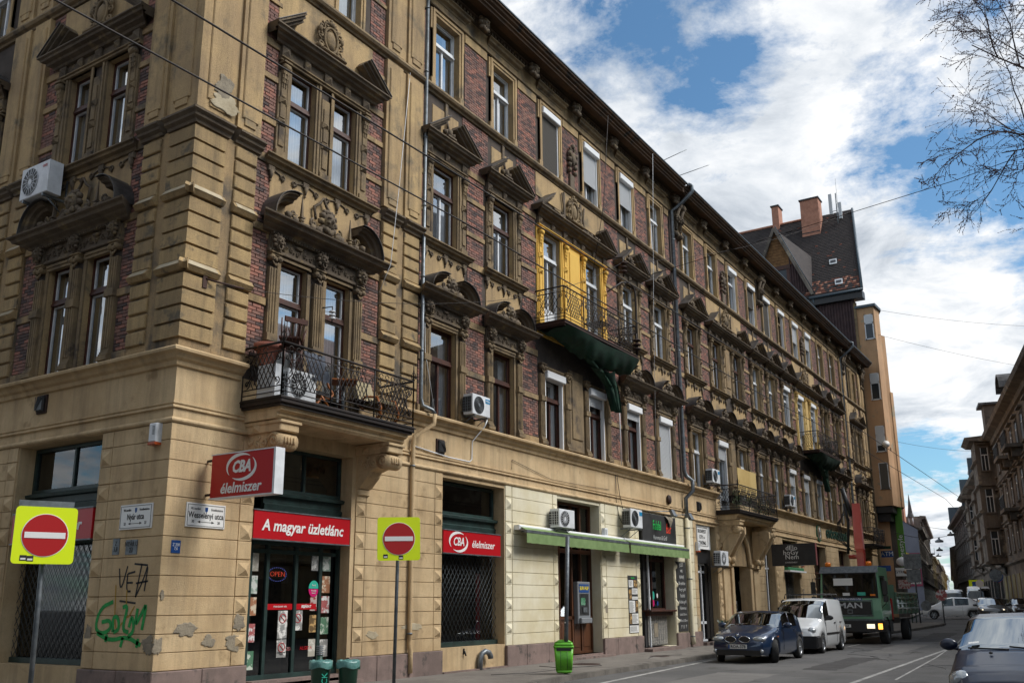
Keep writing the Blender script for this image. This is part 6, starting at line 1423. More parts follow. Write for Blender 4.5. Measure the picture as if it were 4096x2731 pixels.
# ------------------------------------------------------------------ ground
M_ROAD = mat('asphalt', srgb('7b7977', .68), srgb('676665', .62), srgb('57554f', .56), rough=.88, big=.35, fine=40, amt=.35, streak=0, bump=.5, bsc=120, thr3=(.56, .7), speck=.25)
M_PAVE = mat('pavement_asphalt', srgb('968f86', .66), srgb('837c74', .62), srgb('6e6862', .58), rough=.92, big=.8, fine=30, amt=.3, bump=.5, bsc=90, speck=.3)
M_KERB = mat('kerb_granite', srgb('8c857c', .6), srgb('6d675f', .55), rough=.9, big=2, fine=25, amt=.4, bump=.4, speck=.3)
M_LINE = mat('road_marking', srgb('cfcdc8', .65), srgb('9b9a97', .5), rough=.8, big=3, fine=20, amt=.3, thr=(.45, .65))
def grid(q, xs, ys, zf):
    n = len(ys); vs = [(x, y, zf(x, y)) for x in xs for y in ys]
    q.add(vs, [(i*n+j, (i+1)*n+j, (i+1)*n+j+1, i*n+j+1) for i in range(len(xs)-1) for j in range(n-1)])
q = MB(); q.use(M_ROAD); grid(q, [-300, -60, 0]+[4+2*i for i in range(50)]+[120, 200, 400, 900, 1500], [-600, -60, 0, 60, 600], lambda x, y: zg(x)-(0 if abs(y) < 500 else 0)); o = q.build('road'); o['kind'] = 'structure'
# kerb line: along the street, round the corner, and a widened tip further on
KL = [(5.8, 60), (5.8, 14), (5.9, 10.5), (6.6, 8.9), (8.5, 8.4), (12, 8.9), (15, 10.1), (17.5, 10.95), (20.4, 11.25), (26, 11.4), (31, 11.55), (44, 11.6), (50, 11.2), (53, 10.4), (57, 9.4), (61, 8.7), (62.6, 8.8), (63.2, 9.6), (62.5, 10.8), (64, 12.0), (72, 12.4), (78, 13.0), (137, 21.2), (300, 42)]
def kdense(pl, step):
    out_ = [Vector((*pl[0], 0))]
    for a, b in zip(pl, pl[1:]):
        a, b = Vector((*a, 0)), Vector((*b, 0)); n = max(1, round((b-a).length/step))
        out_ += [a+(b-a)*(i+1)/n for i in range(n)]
    return out_
near = kdense(KL[4:20], 1.0)
e = empty('kerb'); e['kind'] = 'structure'
for a, b in zip(near, near[1:]):
    t = (b-a).normalized(); nn = Vector((-t.y, t.x, 0))
    a2, b2 = a+t*.006, b-t*.006; za, zb = zg(a.x), zg(b.x); j = R.uniform(-.006, .006)
    q = MB(); q.use(M_KERB); P = [a2, b2, b2+nn*.18, a2+nn*.18]; Z = [za, zb, zb, za]
    q.add([(p.x, p.y, z-.05) for p, z in zip(P, Z)]+[(p.x+(nn*.012).x*(1 if i < 2 else 0), p.y+(nn*.012).y*(1 if i < 2 else 0), z+.125+j) for i, (p, z) in enumerate(zip(P, Z))], [(0, 1, 5, 4), (1, 2, 6, 5), (2, 3, 7, 6), (3, 0, 4, 7), (4, 5, 6, 7)]); q.build('kerb_stone', parent=e)
# pavement sheet behind the kerb
q = MB(); q.use(M_PAVE); kd = kdense(KL, 2.0); vs = []
far_ = [Vector((max(p.x, 11.5) if p.y < 14.4 else 12, 15.2 if p.x < 73 else 15.2+(p.x-73)*.13+1, 0)) for p in kd]
for i, p in enumerate(kd):
    t = (kd[min(i+1, len(kd)-1)]-kd[max(i-1, 0)]).normalized(); nn = Vector((-t.y, t.x, 0)); p2 = p+nn*.17
    if p.y > 15.2 and p.x < 12: f_ = Vector((12, p.y, 0))
    else: f_ = far_[i]
    vs += [(p2.x, p2.y, zg(p.x)+.12), (f_.x, f_.y, zg(p.x)+.12)]
q.add(vs, [(2*i, 2*i+2, 2*i+3, 2*i+1) for i in range(len(kd)-1)]); o = q.build('pavement'); o['kind'] = 'structure'
q = MB(); q.use(M_KERB); q.box(60, 300, -8.6, -8.4, -.2, .6); o = q.build('far_kerb'); o['kind'] = 'structure'
# markings
def mark(pts, w_, name='road_marking'):
    q = MB(); q.use(M_LINE); P = [Vector((*p, 0)) for p in pts]; vs = []
    for i, p in enumerate(P):
        t = (P[min(i+1, len(P)-1)]-P[max(i-1, 0)]).normalized(); nn = Vector((-t.y, t.x, 0))*w_/2; z = zg(p.x)+.004; vs += [(p.x-nn.x, p.y-nn.y, z), (p.x+nn.x, p.y+nn.y, z)]
    q.add(vs, [(2*i, 2*i+2, 2*i+3, 2*i+1) for i in range(len(P)-1)]); o = q.build(name); o['kind'] = 'structure'
mark([(12, 9.4), (20, 10.24), (28.1, 11.04), (29.6, 11.2)], .14)
mark([(8, 5.0), (23, 5.28), (34, 5.55), (47, 5.85), (58, 6.1)], .12); mark([(24, 4.6), (34, 5.2), (47, 6.2), (58, 6.9)], .06)
for k in range(6): mark([(66.5+k*.0, 7.6-1.1*k), (68.4, 7.5-1.1*k)], .5, 'crossing_stripe')
mark([(62.2, 7.4), (64.0, 6.6)], .3); mark([(41, 9.58), (43.2, 9.6)], .12)
# repaired patches in the roadway
M_RPAT = mat('asphalt_patch', srgb('5e5c5b', .6), srgb('524f4e', .55), rough=.9, big=1, fine=40, amt=.3, bump=.5, bsc=120, speck=.2); M_RPAL = mat('worn_asphalt', srgb('918e8a', .66), srgb('85827e', .62), rough=.9, big=1, fine=40, amt=.3, bump=.5, bsc=120, speck=.3)
for (x0, y0, x1, y1, sk, m) in ((19, 7.4, 24.5, 9.0, .1, M_RPAL), (26.5, 6.6, 33.0, 7.5, .15, M_RPAT), (21, 3.0, 23.4, 4.4, .0, M_RPAT), (36, 6.7, 44, 7.9, .2, M_RPAL), (30, 2.6, 36, 4.0, .1, M_RPAL), (47, 7.0, 55, 8.2, .2, M_RPAT)):
    q = MB(); q.use(m); n = 14; vs = []
    for i in range(n+1):
        x = x0+(x1-x0)*i/n; vs += [(x, y0+sk*i/n+R.uniform(-.05, .05), zg(x)+.004), (x, y1+sk*i/n+R.uniform(-.05, .05), zg(x)+.004)]
    q.add(vs, [(2*i, 2*i+2, 2*i+3, 2*i+1) for i in range(n)]); o = q.build('road_patch'); o['kind'] = 'structure'
q = MB(); q.use(M_BLACK)
for i in range(16):
    x, y = R.uniform(18, 44), R.uniform(2, 8.4); a = R.uniform(-.4, .4); pts = []
    for j in range(7): pts.append((x, y, zg(x)+.003)); x += .35*math.cos(a); y += .35*math.sin(a); a += R.uniform(-.5, .5)
    q.tube(pts, .007, 3)
o = q.build('road_cracks'); o['kind'] = 'structure'
# pavement details
q = MB(); q.use(M_BLACK)
q.tube([(22.8, 13.6, .004), (22.4, 12.6, .004), (23.8, 12.2, .004)], .014, 4); q.tube([(27.6, 12.5, .004), (29.0, 12.9, .004), (30.0, 12.4, .004)], .012, 4); q.tube([(19.5, 13.0, .004), (20.6, 12.5, .004), (21.8, 12.5, .004)], .01, 4)
o = q.build('pavement_cracks'); o['kind'] = 'structure'
def cover(x, y, r_, lab):
    q = MB(); q.use(M_RUST); q.lathe((x, y, .0), [(r_, 0), (r_, .008)], 20, smooth=False)
    for i in range(-3, 4): q.box(x-r_*.7, x+r_*.7, y+i*r_*.22-.01, y+i*r_*.22+.01, .008, .013)
    tag(q.build('manhole_cover'), lab, 'manhole cover', 'covers in the pavement')
cover(24.2, 12.9, .42, 'large round cover in the pavement beyond the lime green bin'); cover(28.9, 12.7, .32, 'smaller round cover in the pavement near the parked blue car')
# ------------------------------------------------------------------ posts, signs, bins
def noentry(x, y, z, size, pole_base, label, tilt=0.0, plate_behind=False):
    d_ = Vector((-x, -y, 0)).normalized(); ang = math.atan2(d_.y, d_.x)+PI/2+.12
    e = empty('no_entry_sign', (pole_base[0], pole_base[1], 0), label=label, cat='traffic sign', group='no-entry signs on poles')
    c = Vector((x-pole_base[0], y-pole_base[1], z)); h = size/2
    rot = Matrix.Rotation(ang, 4, 'Z') @ Matrix.Rotation(tilt, 4, 'Y')
    def T(o): o.matrix_local = Matrix.Translation(c) @ rot; o.parent = e; return o
    q = MB(); q.use(M_GALV); q.tube([(0, 0, -.1), (c.x*.99, c.y*.99, z+h*.9)], .032, 10); q.build('post', parent=e)
    def rr_(hh, r_, y_):
        pts = []
        for cx_, cz_, a0 in ((hh-r_, hh-r_, 0), (-hh+r_, hh-r_, 90), (-hh+r_, -hh+r_, 180), (hh-r_, -hh+r_, 270)):
            for k in range(5): a = rad(a0+22.5*k); pts.append((cx_+r_*math.cos(a), y_, cz_+r_*math.sin(a)))
        return pts
    q = MB(); q.use(M_FYEL); p1, p2 = rr_(h, .05, -.06), rr_(h, .05, -.035); n = len(p1)
    q.add(p1+p2, [tuple(range(n)), tuple(reversed(range(n, 2*n)))]+[(i, n+i, n+(i+1) % n, (i+1) % n) for i in range(n)]); T(q.build('backing_plate'))
    q = MB(); q.use(M_SIGNW); q.lathe((0, 0, .0), [(h*.76, -.064), (h*.76, -.06)], 40, 'y', False); T(q.build('white_rim'))
    q = MB(); q.use(M_REDS); q.lathe((0, 0, .0), [(h*.735, -.068), (h*.735, -.064)], 40, 'y', False); T(q.build('red_disc'))
    q = MB(); q.use(M_SIGNW); q.box(-h*.66, h*.66, -.072, -.068, -h*.105, h*.105); T(q.build('white_bar'))
    q = MB(); q.use(M_ZINC); q.box(-.05, .05, -.035, .04, -h*.8, h*.8) if False else q.box(-.08, .08, -.035, -.02, h*.5, h*.56); q.box(-.08, .08, -.035, -.02, -h*.56, -h*.5)
    if plate_behind: q.box(-h*.9, h*.9, .05, .07, h*.7, h+.09)
    T(q.build('clamps' if not plate_behind else 'second_plate_and_clamps'))
    for k, (sx, sz) in enumerate(((-.62, -.8), (.1, -.86) if not plate_behind else (-.4, -.82))):
        q = MB(); q.use(M_INK); q.box(h*sx-.04, h*sx+.04, -.063, -.0605, h*sz-.035, h*sz+.035); q.use(M_PLATE); q.box(h*sx-.03, h*sx+.03, -.0645, -.063, h*sz-.022, h*sz+.0); T(q.build('sticker'))
    return e
noentry(7.08, 11.76, 2.57, .735, (7.30, 12.05), 'square yellow-backed no-entry sign at the left edge before the side street window', .0, True)
noentry(13.12, 10.74, 2.81, .765, (13.45, 11.05), 'square yellow-backed no-entry sign standing before the corner shop pier', -.02)
e = empty('leaning_post', (20.55, 11.52, 0), label='slightly leaning bare grey post on the kerb before the green awning', cat='post'); q = MB(); q.use(M_GALV); q.tube([(0, 0, -.1), (-.0, -.13, 3.3)], .052, 10); q.build('tube', parent=e); q = MB(); q.use(M_SIGNW); q.box(-.057, -.050, -.06, -.03, 1.2, 1.23); q.build('sticker', parent=e)
e = empty('lime_litter_bin', (20.62, 11.60, 0), rz=rad(-60), label='lime green plastic litter bin strapped to the leaning grey post', cat='litter bin')
q = MB(); q.use(M_BIN); 
def rbox(q, w0, d0, w1, d1, z0, z1, r0=.06, n=4):
    def ring(w_, d_, z):
        out_ = []
        for cx_, cy_, a0 in ((w_-r0, d_-r0, 0), (-w_+r0, d_-r0, 90), (-w_+r0, -d_+r0, 180), (w_-r0, -d_+r0, 270)):
            for k in range(n+1): a = rad(a0+90*k/n); out_.append((cx_+r0*math.cos(a), cy_+r0*math.sin(a), z))
        return out_
    a, b = ring(w0, d0, z0), ring(w1, d1, z1); m_ = len(a); q.add(a+b, [(i, (i+1) % m_, m_+(i+1) % m_, m_+i) for i in range(m_)]+[tuple(reversed(range(m_))), tuple(range(m_, 2*m_))], True)
rbox(q, .17, .16, .20, .18, .03, .09); rbox(q, .20, .18, .235, .21, .09, .62); q.build('body', parent=e)
q = MB(); q.use(M_BIN); rbox(q, .25, .225, .25, .225, .62, .66); rbox(q, .24, .215, .22, .19, .66, .74); rbox(q, .22, .19, .12, .10, .74, .80); q.build('lid', parent=e)
q = MB(); q.use(M_BLACK); q.box(-.18, .18, -.222, -.2, .55, .62); q.tube([(-.08, -.215, .1), (-.08, -.22, .55)], .006, 4); q.tube([(.08, -.215, .1), (.08, -.22, .55)], .006, 4); q.use(M_ZINC); q.box(-.03, .03, .2, .25, .3, .5); q.build('slot_and_bracket', parent=e)
for i, (x, y, lab) in enumerate(((11.98, 11.42, 'left of the two dark green bag-lined bins before the shop door'), (12.26, 11.06, 'right of the two dark green bag-lined bins before the shop door'))):
    e = empty('lined_litter_bin', (x, y, 0), label=lab, cat='litter bin', group='dark green bins with plastic bags')
    q = MB(); q.use(M_BIND); q.lathe((0, 0, 0), [(.13, .05), (.17, .72), (.18, .74), (.165, .74)], 22); q.box(.15, .26, -.04, .04, .60, .66); q.build('body', parent=e)
    q = MB(); q.use(M_BAG); n = 26; vs = []
    for (r_, z) in ((.15, .60), (.165, .745), (.185, .765), (.20, .73), (.195, .64)):
        for k in range(n): a = 2*PI*k/n; w_ = .004*math.sin(k*3.1+i)+.005*math.sin(k*1.3); vs.append(((r_+w_)*math.cos(a), (r_+w_)*math.sin(a), z+(.018*math.sin(k*.9+i) if r_ > .19 else .008*math.sin(k*2.3))))
    q.add(vs, [(j*n+k, j*n+(k+1) % n, (j+1)*n+(k+1) % n, (j+1)*n+k) for j in range(4) for k in range(n)], True); q.build('plastic_bag', parent=e)
    if i == 0: text('BICK', .14, MATS['sticker_teal'], e, (-.08, -.175, .42), (PI/2, -PI/2, -.45), 0, 1, .0)
e = empty('ringed_bollard', (12.6, 12.05, 0), label='green bollard with grey rings behind the two dark bins', cat='bollard'); q = MB(); q.use(M_BIND); q.tube([(0, 0, 0), (0, 0, .82)], .055, 12); q.build('shaft', parent=e)
for k in range(5): q = MB(); q.use(M_ZINC); q.lathe((0, 0, .80+.035*k), [(.055, 0), (.065, .004), (.065, .018), (.055, .022)], 14); q.build('ring', parent=e)
e = empty('tall_planter', pA(26.6, .75, .0), label='tall grey planter with a dark leafy plant by the white glazed door', cat='planter'); q = MB(); q.use(M_ZINC); q.add([(-.12, -.12, 0), (.12, -.12, 0), (.12, .12, 0), (-.12, .12, 0), (-.17, -.17, .75), (.17, -.17, .75), (.17, .17, .75), (-.17, .17, .75)], [(0, 3, 2, 1), (4, 5, 6, 7), (0, 1, 5, 4), (1, 2, 6, 5), (2, 3, 7, 6), (3, 0, 4, 7)]); q.build('pot', parent=e)
q = MB(); q.use(MATS['balcony_leaf'] if False else M_BIND); rr = random.Random(2)
for i in range(40): a = rr.uniform(0, 6.28); r_ = rr.uniform(.05, .2); h_ = rr.uniform(.12, .3); q.add([(0, 0, .75), (r_*math.cos(a)+.03, r_*math.sin(a), .75+h_*.6), (1.4*r_*math.cos(a), 1.4*r_*math.sin(a), .75+h_), (r_*math.cos(a)-.03, r_*math.sin(a), .75+h_*.6)], [(0, 1, 2, 3)])
q.build('leaves', parent=e)
# ------------------------------------------------------------------ vehicles
def lerp(tab, x):
    if x <= tab[0][0]: return tab[0][1]
    for (a, b), (c, d_) in zip(tab, tab[1:]):
        if x <= c: f = (x-a)/(c-a) if c > a else 0; return b+(d_-b)*f
    return tab[-1][1]
def wheel(e, x, y, r_, w_, rim, side, spokes=5, steer=0.0, hub=M_ALU):
    o = empty('wheel', (x, y, r_)); o.parent = e; o.rotation_euler = (0, 0, steer)
    q = MB(); q.use(M_TYRE); s = side; q.lathe((0, 0, 0), [(rim, -w_/2), (r_*.93, -w_/2), (r_, -w_*.36), (r_, w_*.36), (r_*.93, w_/2), (rim, w_/2), (rim*.96, w_*.3), (rim*.96, -w_*.3)], 30, 'y', True, False); q.build('tyre', parent=o)
    q = MB(); q.use(hub); q.lathe((0, 0, 0), [(rim, s*w_*.44), (rim*.90, s*w_*.40), (rim*.9, s*w_*.1)], 30, 'y', True, False); q.lathe((0, 0, 0), [(rim*.22, s*w_*.30), (rim*.18, s*w_*.42)], 14, 'y')
    for k in range(spokes):
        a = 2*PI*k/spokes; ca, sa = math.cos(a), math.sin(a); vs = []
        for rr_, hw_ in ((rim*.15, rim*.12), (rim*.92, rim*.15)):
            for sg in (-1, 1): vs += [(rr_*ca-sg*hw_*sa, s*w_*.38, rr_*sa+sg*hw_*ca), (rr_*ca-sg*hw_*sa, s*w_*.28, rr_*sa+sg*hw_*ca)]
        q.add(vs, [(0, 2, 6, 4), (1, 5, 7, 3), (0, 4, 5, 1), (2, 3, 7, 6)])
    q.build('rim', parent=o); q = MB(); q.use(M_BLACK); q.lathe((0, 0, 0), [(rim*.95, s*w_*.02), (rim*.95, 0)], 20, 'y'); q.build('brake_disc', parent=o)
def car(name, label, loc, rz, L_, Wd, top, belt, paintm, wheels, ws, rw, side, sill=.20, nose=.20, steer=0.0, spokes=5, lamp=(.20, .62, .66, .20, .11), plate=None, dark=None, cat='car', parts=True, N=72, roofw=.80, tail=.14, group='cars on the street', hub=M_ALU, vis=0):
    """front at local x=0 facing -x; top, belt: tables of height over x"""
    e = empty(name, loc, rz, label, cat, group); hw = Wd/2; xf, xr, rw_ = wheels; ra = rw_+.055
    xs = sorted(set([round(L_*i/N, 4) for i in range(N+1)]+[ws[0], ws[1], rw[0], rw[1], .03, .08]))
    G_ = []
    for x in xs:
        zt = lerp(top, x); t = min(1, x/.85); t2 = min(1, (L_-x)/.7); pl = (1-nose*(1-t)**2.2)*(1-tail*(1-t2)**2.2)
        zb = sill+(.05*(1-min(1, x/.3)))
        arch = 0
        for xw in (xf, xr):
            if abs(x-xw) < ra: arch = max(arch, rw_+math.sqrt(ra*ra-(x-xw)**2))
        zb2 = max(zb, arch); bl = min(lerp(belt, x), zt-.015); w_ = hw*pl
        P = [(w_*.90, zb2), (w_*.97, max(zb2+.012, zb+.09)), (w_, max(zb2+.02, zb+(bl-zb)*.48)), (w_*.985, max(zb2+.03, zb+(bl-zb)*.8)), (w_*.94, bl)]
        if zt-bl > .12: y5 = w_*.94-(zt-bl)*(1-roofw); P += [(y5, zt-.055), (y5*.82, zt-.012), (0, zt+.012)]
        else: P += [(w_*.86, bl+(zt-bl)*.6), (w_*.55, zt), (0, zt+.015)]
        G_.append(P)
    body, glass = MB(), MB(); body.use(paintm); nP = 8
    V = []; 
    for x, P in zip(xs, G_): V += [(x, y, z) for y, z in P]+[(x, -y, z) for y, z in reversed(P[:-1])]
    K = 15; fb, fg, fs_ = [], [], []
    for i in range(len(xs)-1):
        xm = (xs[i]+xs[i+1])/2
        for j in range(K-1):
            jj = j if j < 7 else 13-j; f = (i*K+j, (i+1)*K+j, (i+1)*K+j+1, i*K+j+1); g = False
            gap = lerp(top, xm)-lerp(belt, xm)
            if jj == 4 and gap > .13 and any(a < xm < b for a, b in side) and xm > ws[0]+.05: g = True
            if jj in (5, 6) and (ws[0] < xm < ws[1] or rw[0] < xm < rw[1]): g = True
            (fg if g else fb).append(f)
    fb += [tuple(range(K))]+[tuple(((len(xs)-1)*K+j) for j in reversed(range(K)))]
    body.add(V, fb, True); body.build('body', parent=e)
    glass.use(M_GLC); glass.add(V, fg, True); glass.build('windows', parent=e)
    q = MB(); q.use(M_BLACK); q.box(xf+.1 if xf > .5 else .6, L_-.25, -hw*.80, hw*.80, sill+.02, .62)
    for xx in (ws[1]+.35, ws[1]+1.15 if ws[1]+1.3 < L_-.4 else ws[1]+.36):
        for s in (-1, 1): q.d(xx-.05, xx+.09, .6, 1.06, .62 if s > 0 else -.14, .14 if s > 0 else -.62)
    q.tube([(ws[0]+.55, .36+.17*math.cos(a), .92+.17*math.sin(a)) for a in [2*PI*i/12 for i in range(12)]], .014, 4, True); q.build('interior', parent=e)
    if not parts: wl = 1
    for sg in (-1, 1):
        wheel(e, xf, sg*(hw-.105), rw_, .20, rw_*.68, sg, spokes, steer, hub); wheel(e, xr, sg*(hw-.105), rw_, .20, rw_*.68, sg, spokes, 0, hub)
        lx, ly, lz, lw, lh = lamp
        q = MB(); q.use(M_LENS); q.blob((lx, sg*ly, lz), (.16, lw, lh), 0, 3); q.use(M_LAMP); q.blob((lx-.10, sg*ly*.97, lz), (.06, lh*.55, lh*.55), 0, 2); q.blob((lx-.05, sg*(ly+lw*.55), lz), (.06, lh*.45, lh*.45), 0, 2); q.build('headlight', parent=e)
        zb_ = lerp(belt, ws[0]+.35); q = MB(); q.use(dark or paintm); q.blob((ws[0]+.42, sg*(hw+.10), zb_+.10), (.07, .13, .085), 0, 3); q.tube([(ws[0]+.42, sg*(hw-.08), zb_+.03), (ws[0]+.42, sg*(hw+.06), zb_+.06)], .03, 6); q.build('wing_mirror', parent=e)
        if parts:
            for xx in (ws[1]+.75, ws[1]+1.60):
                if xx < xr+.1: q = MB(); q.use(dark or paintm); z_ = lerp(belt, xx)-.10; q.box(xx-.09, xx+.09, sg*(hw*.985-.01), sg*(hw*.985+.025), z_-.015, z_+.015); q.build('door_handle', parent=e)
            for xx in (ws[0]+.30, ws[1]+.92):
                if xx < xr: q = MB(); q.use(M_BLACK); q.tube([(xx, sg*hw*.9875, lerp(belt, xx)-.04), (xx, sg*hw*1.001, .62), (xx, sg*hw*.988, sill+.12)], .005, 4); q.build('door_gap', parent=e)
    if plate:
        q = MB(); q.use(M_PLATE); q.box(-.055, -.02, -.26, .26, plate[1]-.057, plate[1]+.057); q.use(M_BLU); q.box(-.058, -.03, .215, .26, plate[1]-.055, plate[1]+.055); q.build('number_plate', parent=e)
        if plate[0]: text(plate[0], .115, M_INK, e, (-.06, -.02, plate[1]), RB, 0, .95, .002)
    return e
P_BMW = paint('dark_blue_metallic', srgb('1c3f68', .5)); P_NAVY = mat('navy_paint', srgb('1a2b4c', .4), rough=.35, metal=0, coat=.3); P_VAN = paint('van_white', srgb('e8ebec', .86), .35); P_WH = paint('gloss_white', srgb('f2f3f3', 1.0), .3); P_GR = paint('grey_metallic', srgb('565b60', .6)); P_BK = paint('black_paint', srgb('20242a', .5)); P_SIL = paint('silver_paint', srgb('9aa0a5', .6))
# parked dark blue hatchback
bm = car('parked_hatchback', 'dark blue hatchback parked at the kerb with twin kidney grille and plate ROA-378', (28.3, 9.86, -.12), .02, 4.23, 1.75,
    [(0, .62), (.06, .72), (.35, .82), (1.25, .99), (2.0, 1.36), (2.35, 1.42), (3.2, 1.40), (3.75, 1.26), (4.1, .98), (4.23, .80)], [(0, .60), (.8, .78), (1.3, .90), (3.4, .98), (4.2, .9)], P_BMW, (.78, 3.44, .325), (1.28, 2.08), (3.55, 4.02), [(1.75, 2.50), (2.58, 3.30)],
    lamp=(.13, .57, .66, .19, .085), plate=('ROA-378', .46), steer=.42, spokes=10, nose=.20)
q = MB(); q.use(M_CHR)
for sg in (-1, 1): q.tube([(-.02, sg*.20+.155*math.cos(a)*(1 if True else 1), .655+.085*math.sin(a)) for a in [2*PI*i/16 for i in range(16)]], .011, 5, True)
q.build('grille_surround', parent=bm); q = MB(); q.use(M_BLACK)
for sg in (-1, 1): q.lathe((0, 0, 0), [(0, 0), (0, 0)], 3); q.add([(-.018, sg*.20+.15*math.cos(a), .655+.08*math.sin(a)) for a in [2*PI*i/16 for i in range(16)]], [tuple(range(16))])
q.box(-.012, .1, -.62, .62, .22, .36); q.build('grille', parent=bm)
q = MB(); q.use(M_CHR); q.lathe((0, 0, .77), [(.04, -.02), (.04, .01)], 14, 'x'); q.build('bonnet_badge', parent=bm)
for sg in (-1, 1): q = MB(); q.use(M_LAMP); q.lathe((.03, sg*.66, .34), [(.055, -.04), (.05, .02)], 14, 'x'); q.build('fog_lamp', parent=bm); q = MB(); q.use(M_AMB); q.box(.95, 1.0, sg*.86, sg*.882, .70, .73); q.build('side_repeater', parent=bm)
bm.scale = (1.05, 1.09, 1.07)
# foreground car
fc = car('approaching_dark_car', 'dark navy car in the right foreground, clouds mirrored in its windscreen', (14.45, 1.30, -.12), .0, 4.25, 1.76,
    [(0, .55), (.08, .68), (.35, .80), (1.1, 1.0), (1.35, 1.04), (2.35, 1.45), (2.75, 1.51), (3.6, 1.48), (4.05, 1.2), (4.25, .9)], [(0, .56), (.7, .78), (1.3, .96), (3.6, 1.05), (4.2, .95)], P_NAVY, (.85, 3.45, .32), (1.36, 2.42), (3.75, 4.1), [(1.95, 2.6), (2.7, 3.4)],
    lamp=(.38, .66, .68, .16, .12), N=110, nose=.27, plate=('', .42))
q = MB(); q.use(M_BLACK); q.tube([(1.18, -.62, 1.02), (1.32, .1, 1.075)], .012, 5); q.tube([(1.22, .1, 1.04), (1.30, .65, 1.05)], .012, 5); q.build('wiper', parent=fc)
q = MB(); q.use(M_BLACK); q.blob((.98, .32, 1.0), (.02, .03, .02)); q.blob((.98, -.32, 1.0), (.02, .03, .02)); q.build('washer_jet', parent=fc)
q = MB(); q.use(M_SIGNW); q.add([(1.44, .66, 1.10), (1.47, .52, 1.115), (1.52, .52, 1.135), (1.49, .66, 1.12)], [(0, 1, 2, 3)]); q.build('windscreen_sticker', parent=fc)
fc.scale = (1, 1, 1.05)
# white panel van
vn = car('small_white_van', 'small white panel van with roof bars parked between the blue car and the lorry', (34.4, 10.0, -.12), .0, 4.32, 1.70,
    [(0, .70), (.08, .85), (.9, 1.10), (1.55, 1.60), (1.95, 1.78), (2.3, 1.83), (4.1, 1.80), (4.25, 1.6), (4.32, 1.1)], [(0, .66), (.7, .95), (1.2, 1.06), (4.3, 1.1)], P_VAN, (.80, 3.52, .31), (.98, 1.86), (5, 5.1), [(1.30, 2.05)],
    lamp=(.20, .60, .76, .17, .10), nose=.2, roofw=.90, dark=M_BLACK, plate=('', .45), cat='van', tail=.05, spokes=9)
q = MB(); q.use(M_BLACK); q.d(-.03, .5, .18, .58, .86, -.86, .05); q.build('bumper', parent=vn)
q = MB(); q.use(M_BLACK)
for sg in (-1, 1): q.box(1.3, 3.1, sg*.845, sg*.868, .60, .66)
q.build('rubbing_strip', parent=vn)
for x in (2.2, 3.0, 3.8): q = MB(); q.use(M_BLACK); q.tube([(x, -.72, 1.82), (x, -.70, 1.96), (x, .70, 1.96), (x, .72, 1.82)], .022, 6); q.build('roof_bar', parent=vn)
q = MB(); q.use(M_BLACK); q.tube([(2.0, 0, 1.80), (2.1, 0, 2.15)], .01, 5); q.build('aerial', parent=vn); q = MB(); q.use(M_FYEL); q.add([(1.38, .35+.05*math.cos(a), 1.42+.05*math.sin(a)) for a in [2*PI*i/12 for i in range(12)]], [tuple(range(12))]); q.build('yellow_disc', parent=vn)
vn.scale = (1.02, 1.10, 1.06)
# green lorry with crane
TG = paint('lorry_green', srgb('5e9675', 1.0), .4); TG2 = paint('dropside_green', srgb('6b8a72', .85), .5)
tx, ty0, ty1 = 43.3, 8.62, 11.07
tk = empty('crane_lorry', (tx, 9.85, -.12), label='green tipper lorry with red loading crane, headlights on, parked behind the white van', cat='lorry'); HWt = 1.22
def tb(name, m, fn):
    q = MB(); q.use(m); fn(q); return q.build(name, parent=tk)
def cabf(q):
    def ring(x, z0, z1, w0, w1): return [(x, -w0, z0), (x, w0, z0), (x, w1, z1), (x, -w1, z1)]
    A = [(-.0, .95, 1.95, 1.2, 1.2), (2.0, .95, 1.95, 1.2, 1.2)]
    q.prof([(1.2, 0), (1.2, 0)], 0, 0) if False else None
    pr = [(0, 1.0), (-.03, 1.9), (.10, 3.0), (.30, 3.22), (2.05, 3.22), (2.05, 1.0)]
    n = len(pr); vs = [(x, -1.2+(.06 if z > 2.5 else 0), z) for x, z in pr]+[(x, 1.2-(.06 if z > 2.5 else 0), z) for x, z in pr]
    q.add(vs, [(i, (i+1) % n, n+(i+1) % n, n+i) for i in range(n)]+[tuple(reversed(range(n))), tuple(range(n, 2*n))])
tb('cab', TG, cabf)
tb('windscreen', M_GLC, lambda q: q.quad((-.045, -1.05, 1.98), (-.045, 1.05, 1.98), (.065, 1.02, 2.92), (.065, -1.02, 2.92)))
tb('windscreen_seal', M_BLACK, lambda q: (q.tube([(-.03, -1.09, 1.94), (-.03, 1.09, 1.94), (.085, 1.06, 2.97), (.085, -1.06, 2.97)], .04, 6, True), q.quad((-.028, -1.08, 1.95), (-.028, 1.08, 1.95), (.085, 1.05, 2.95), (.085, -1.05, 2.95))))
tb('painted_rear_window_light', M_PLATE, lambda q: q.box(-.036, -.030, -.15, .62, 2.45, 2.75)); tb('dashboard_things', M_BLU, lambda q: (q.use(M_PLATE), q.box(-.05, -.045, .0, .28, 2.02, 2.14), q.use(MATS['sticker_teal']), q.box(-.05, -.045, -.62, -.30, 2.02, 2.16), q.use(M_AMB), q.box(-.05, -.045, -1.0, -.8, 2.0, 2.08)))  # white panel at the windscreen: painted daylight of the cab's rear window
tb('roof_visor', M_BLACK, lambda q: (q.use(M_GALV), q.prof([(0, 0), (0, 0)], 0, 0) if False else q.add([(-.05, -1.18, 2.98), (-.05, 1.18, 2.98), (.15, 1.14, 3.26), (.15, -1.14, 3.26), (.5, 1.12, 3.28), (.5, -1.12, 3.28)], [(0, 1, 2, 3), (3, 2, 4, 5)])))
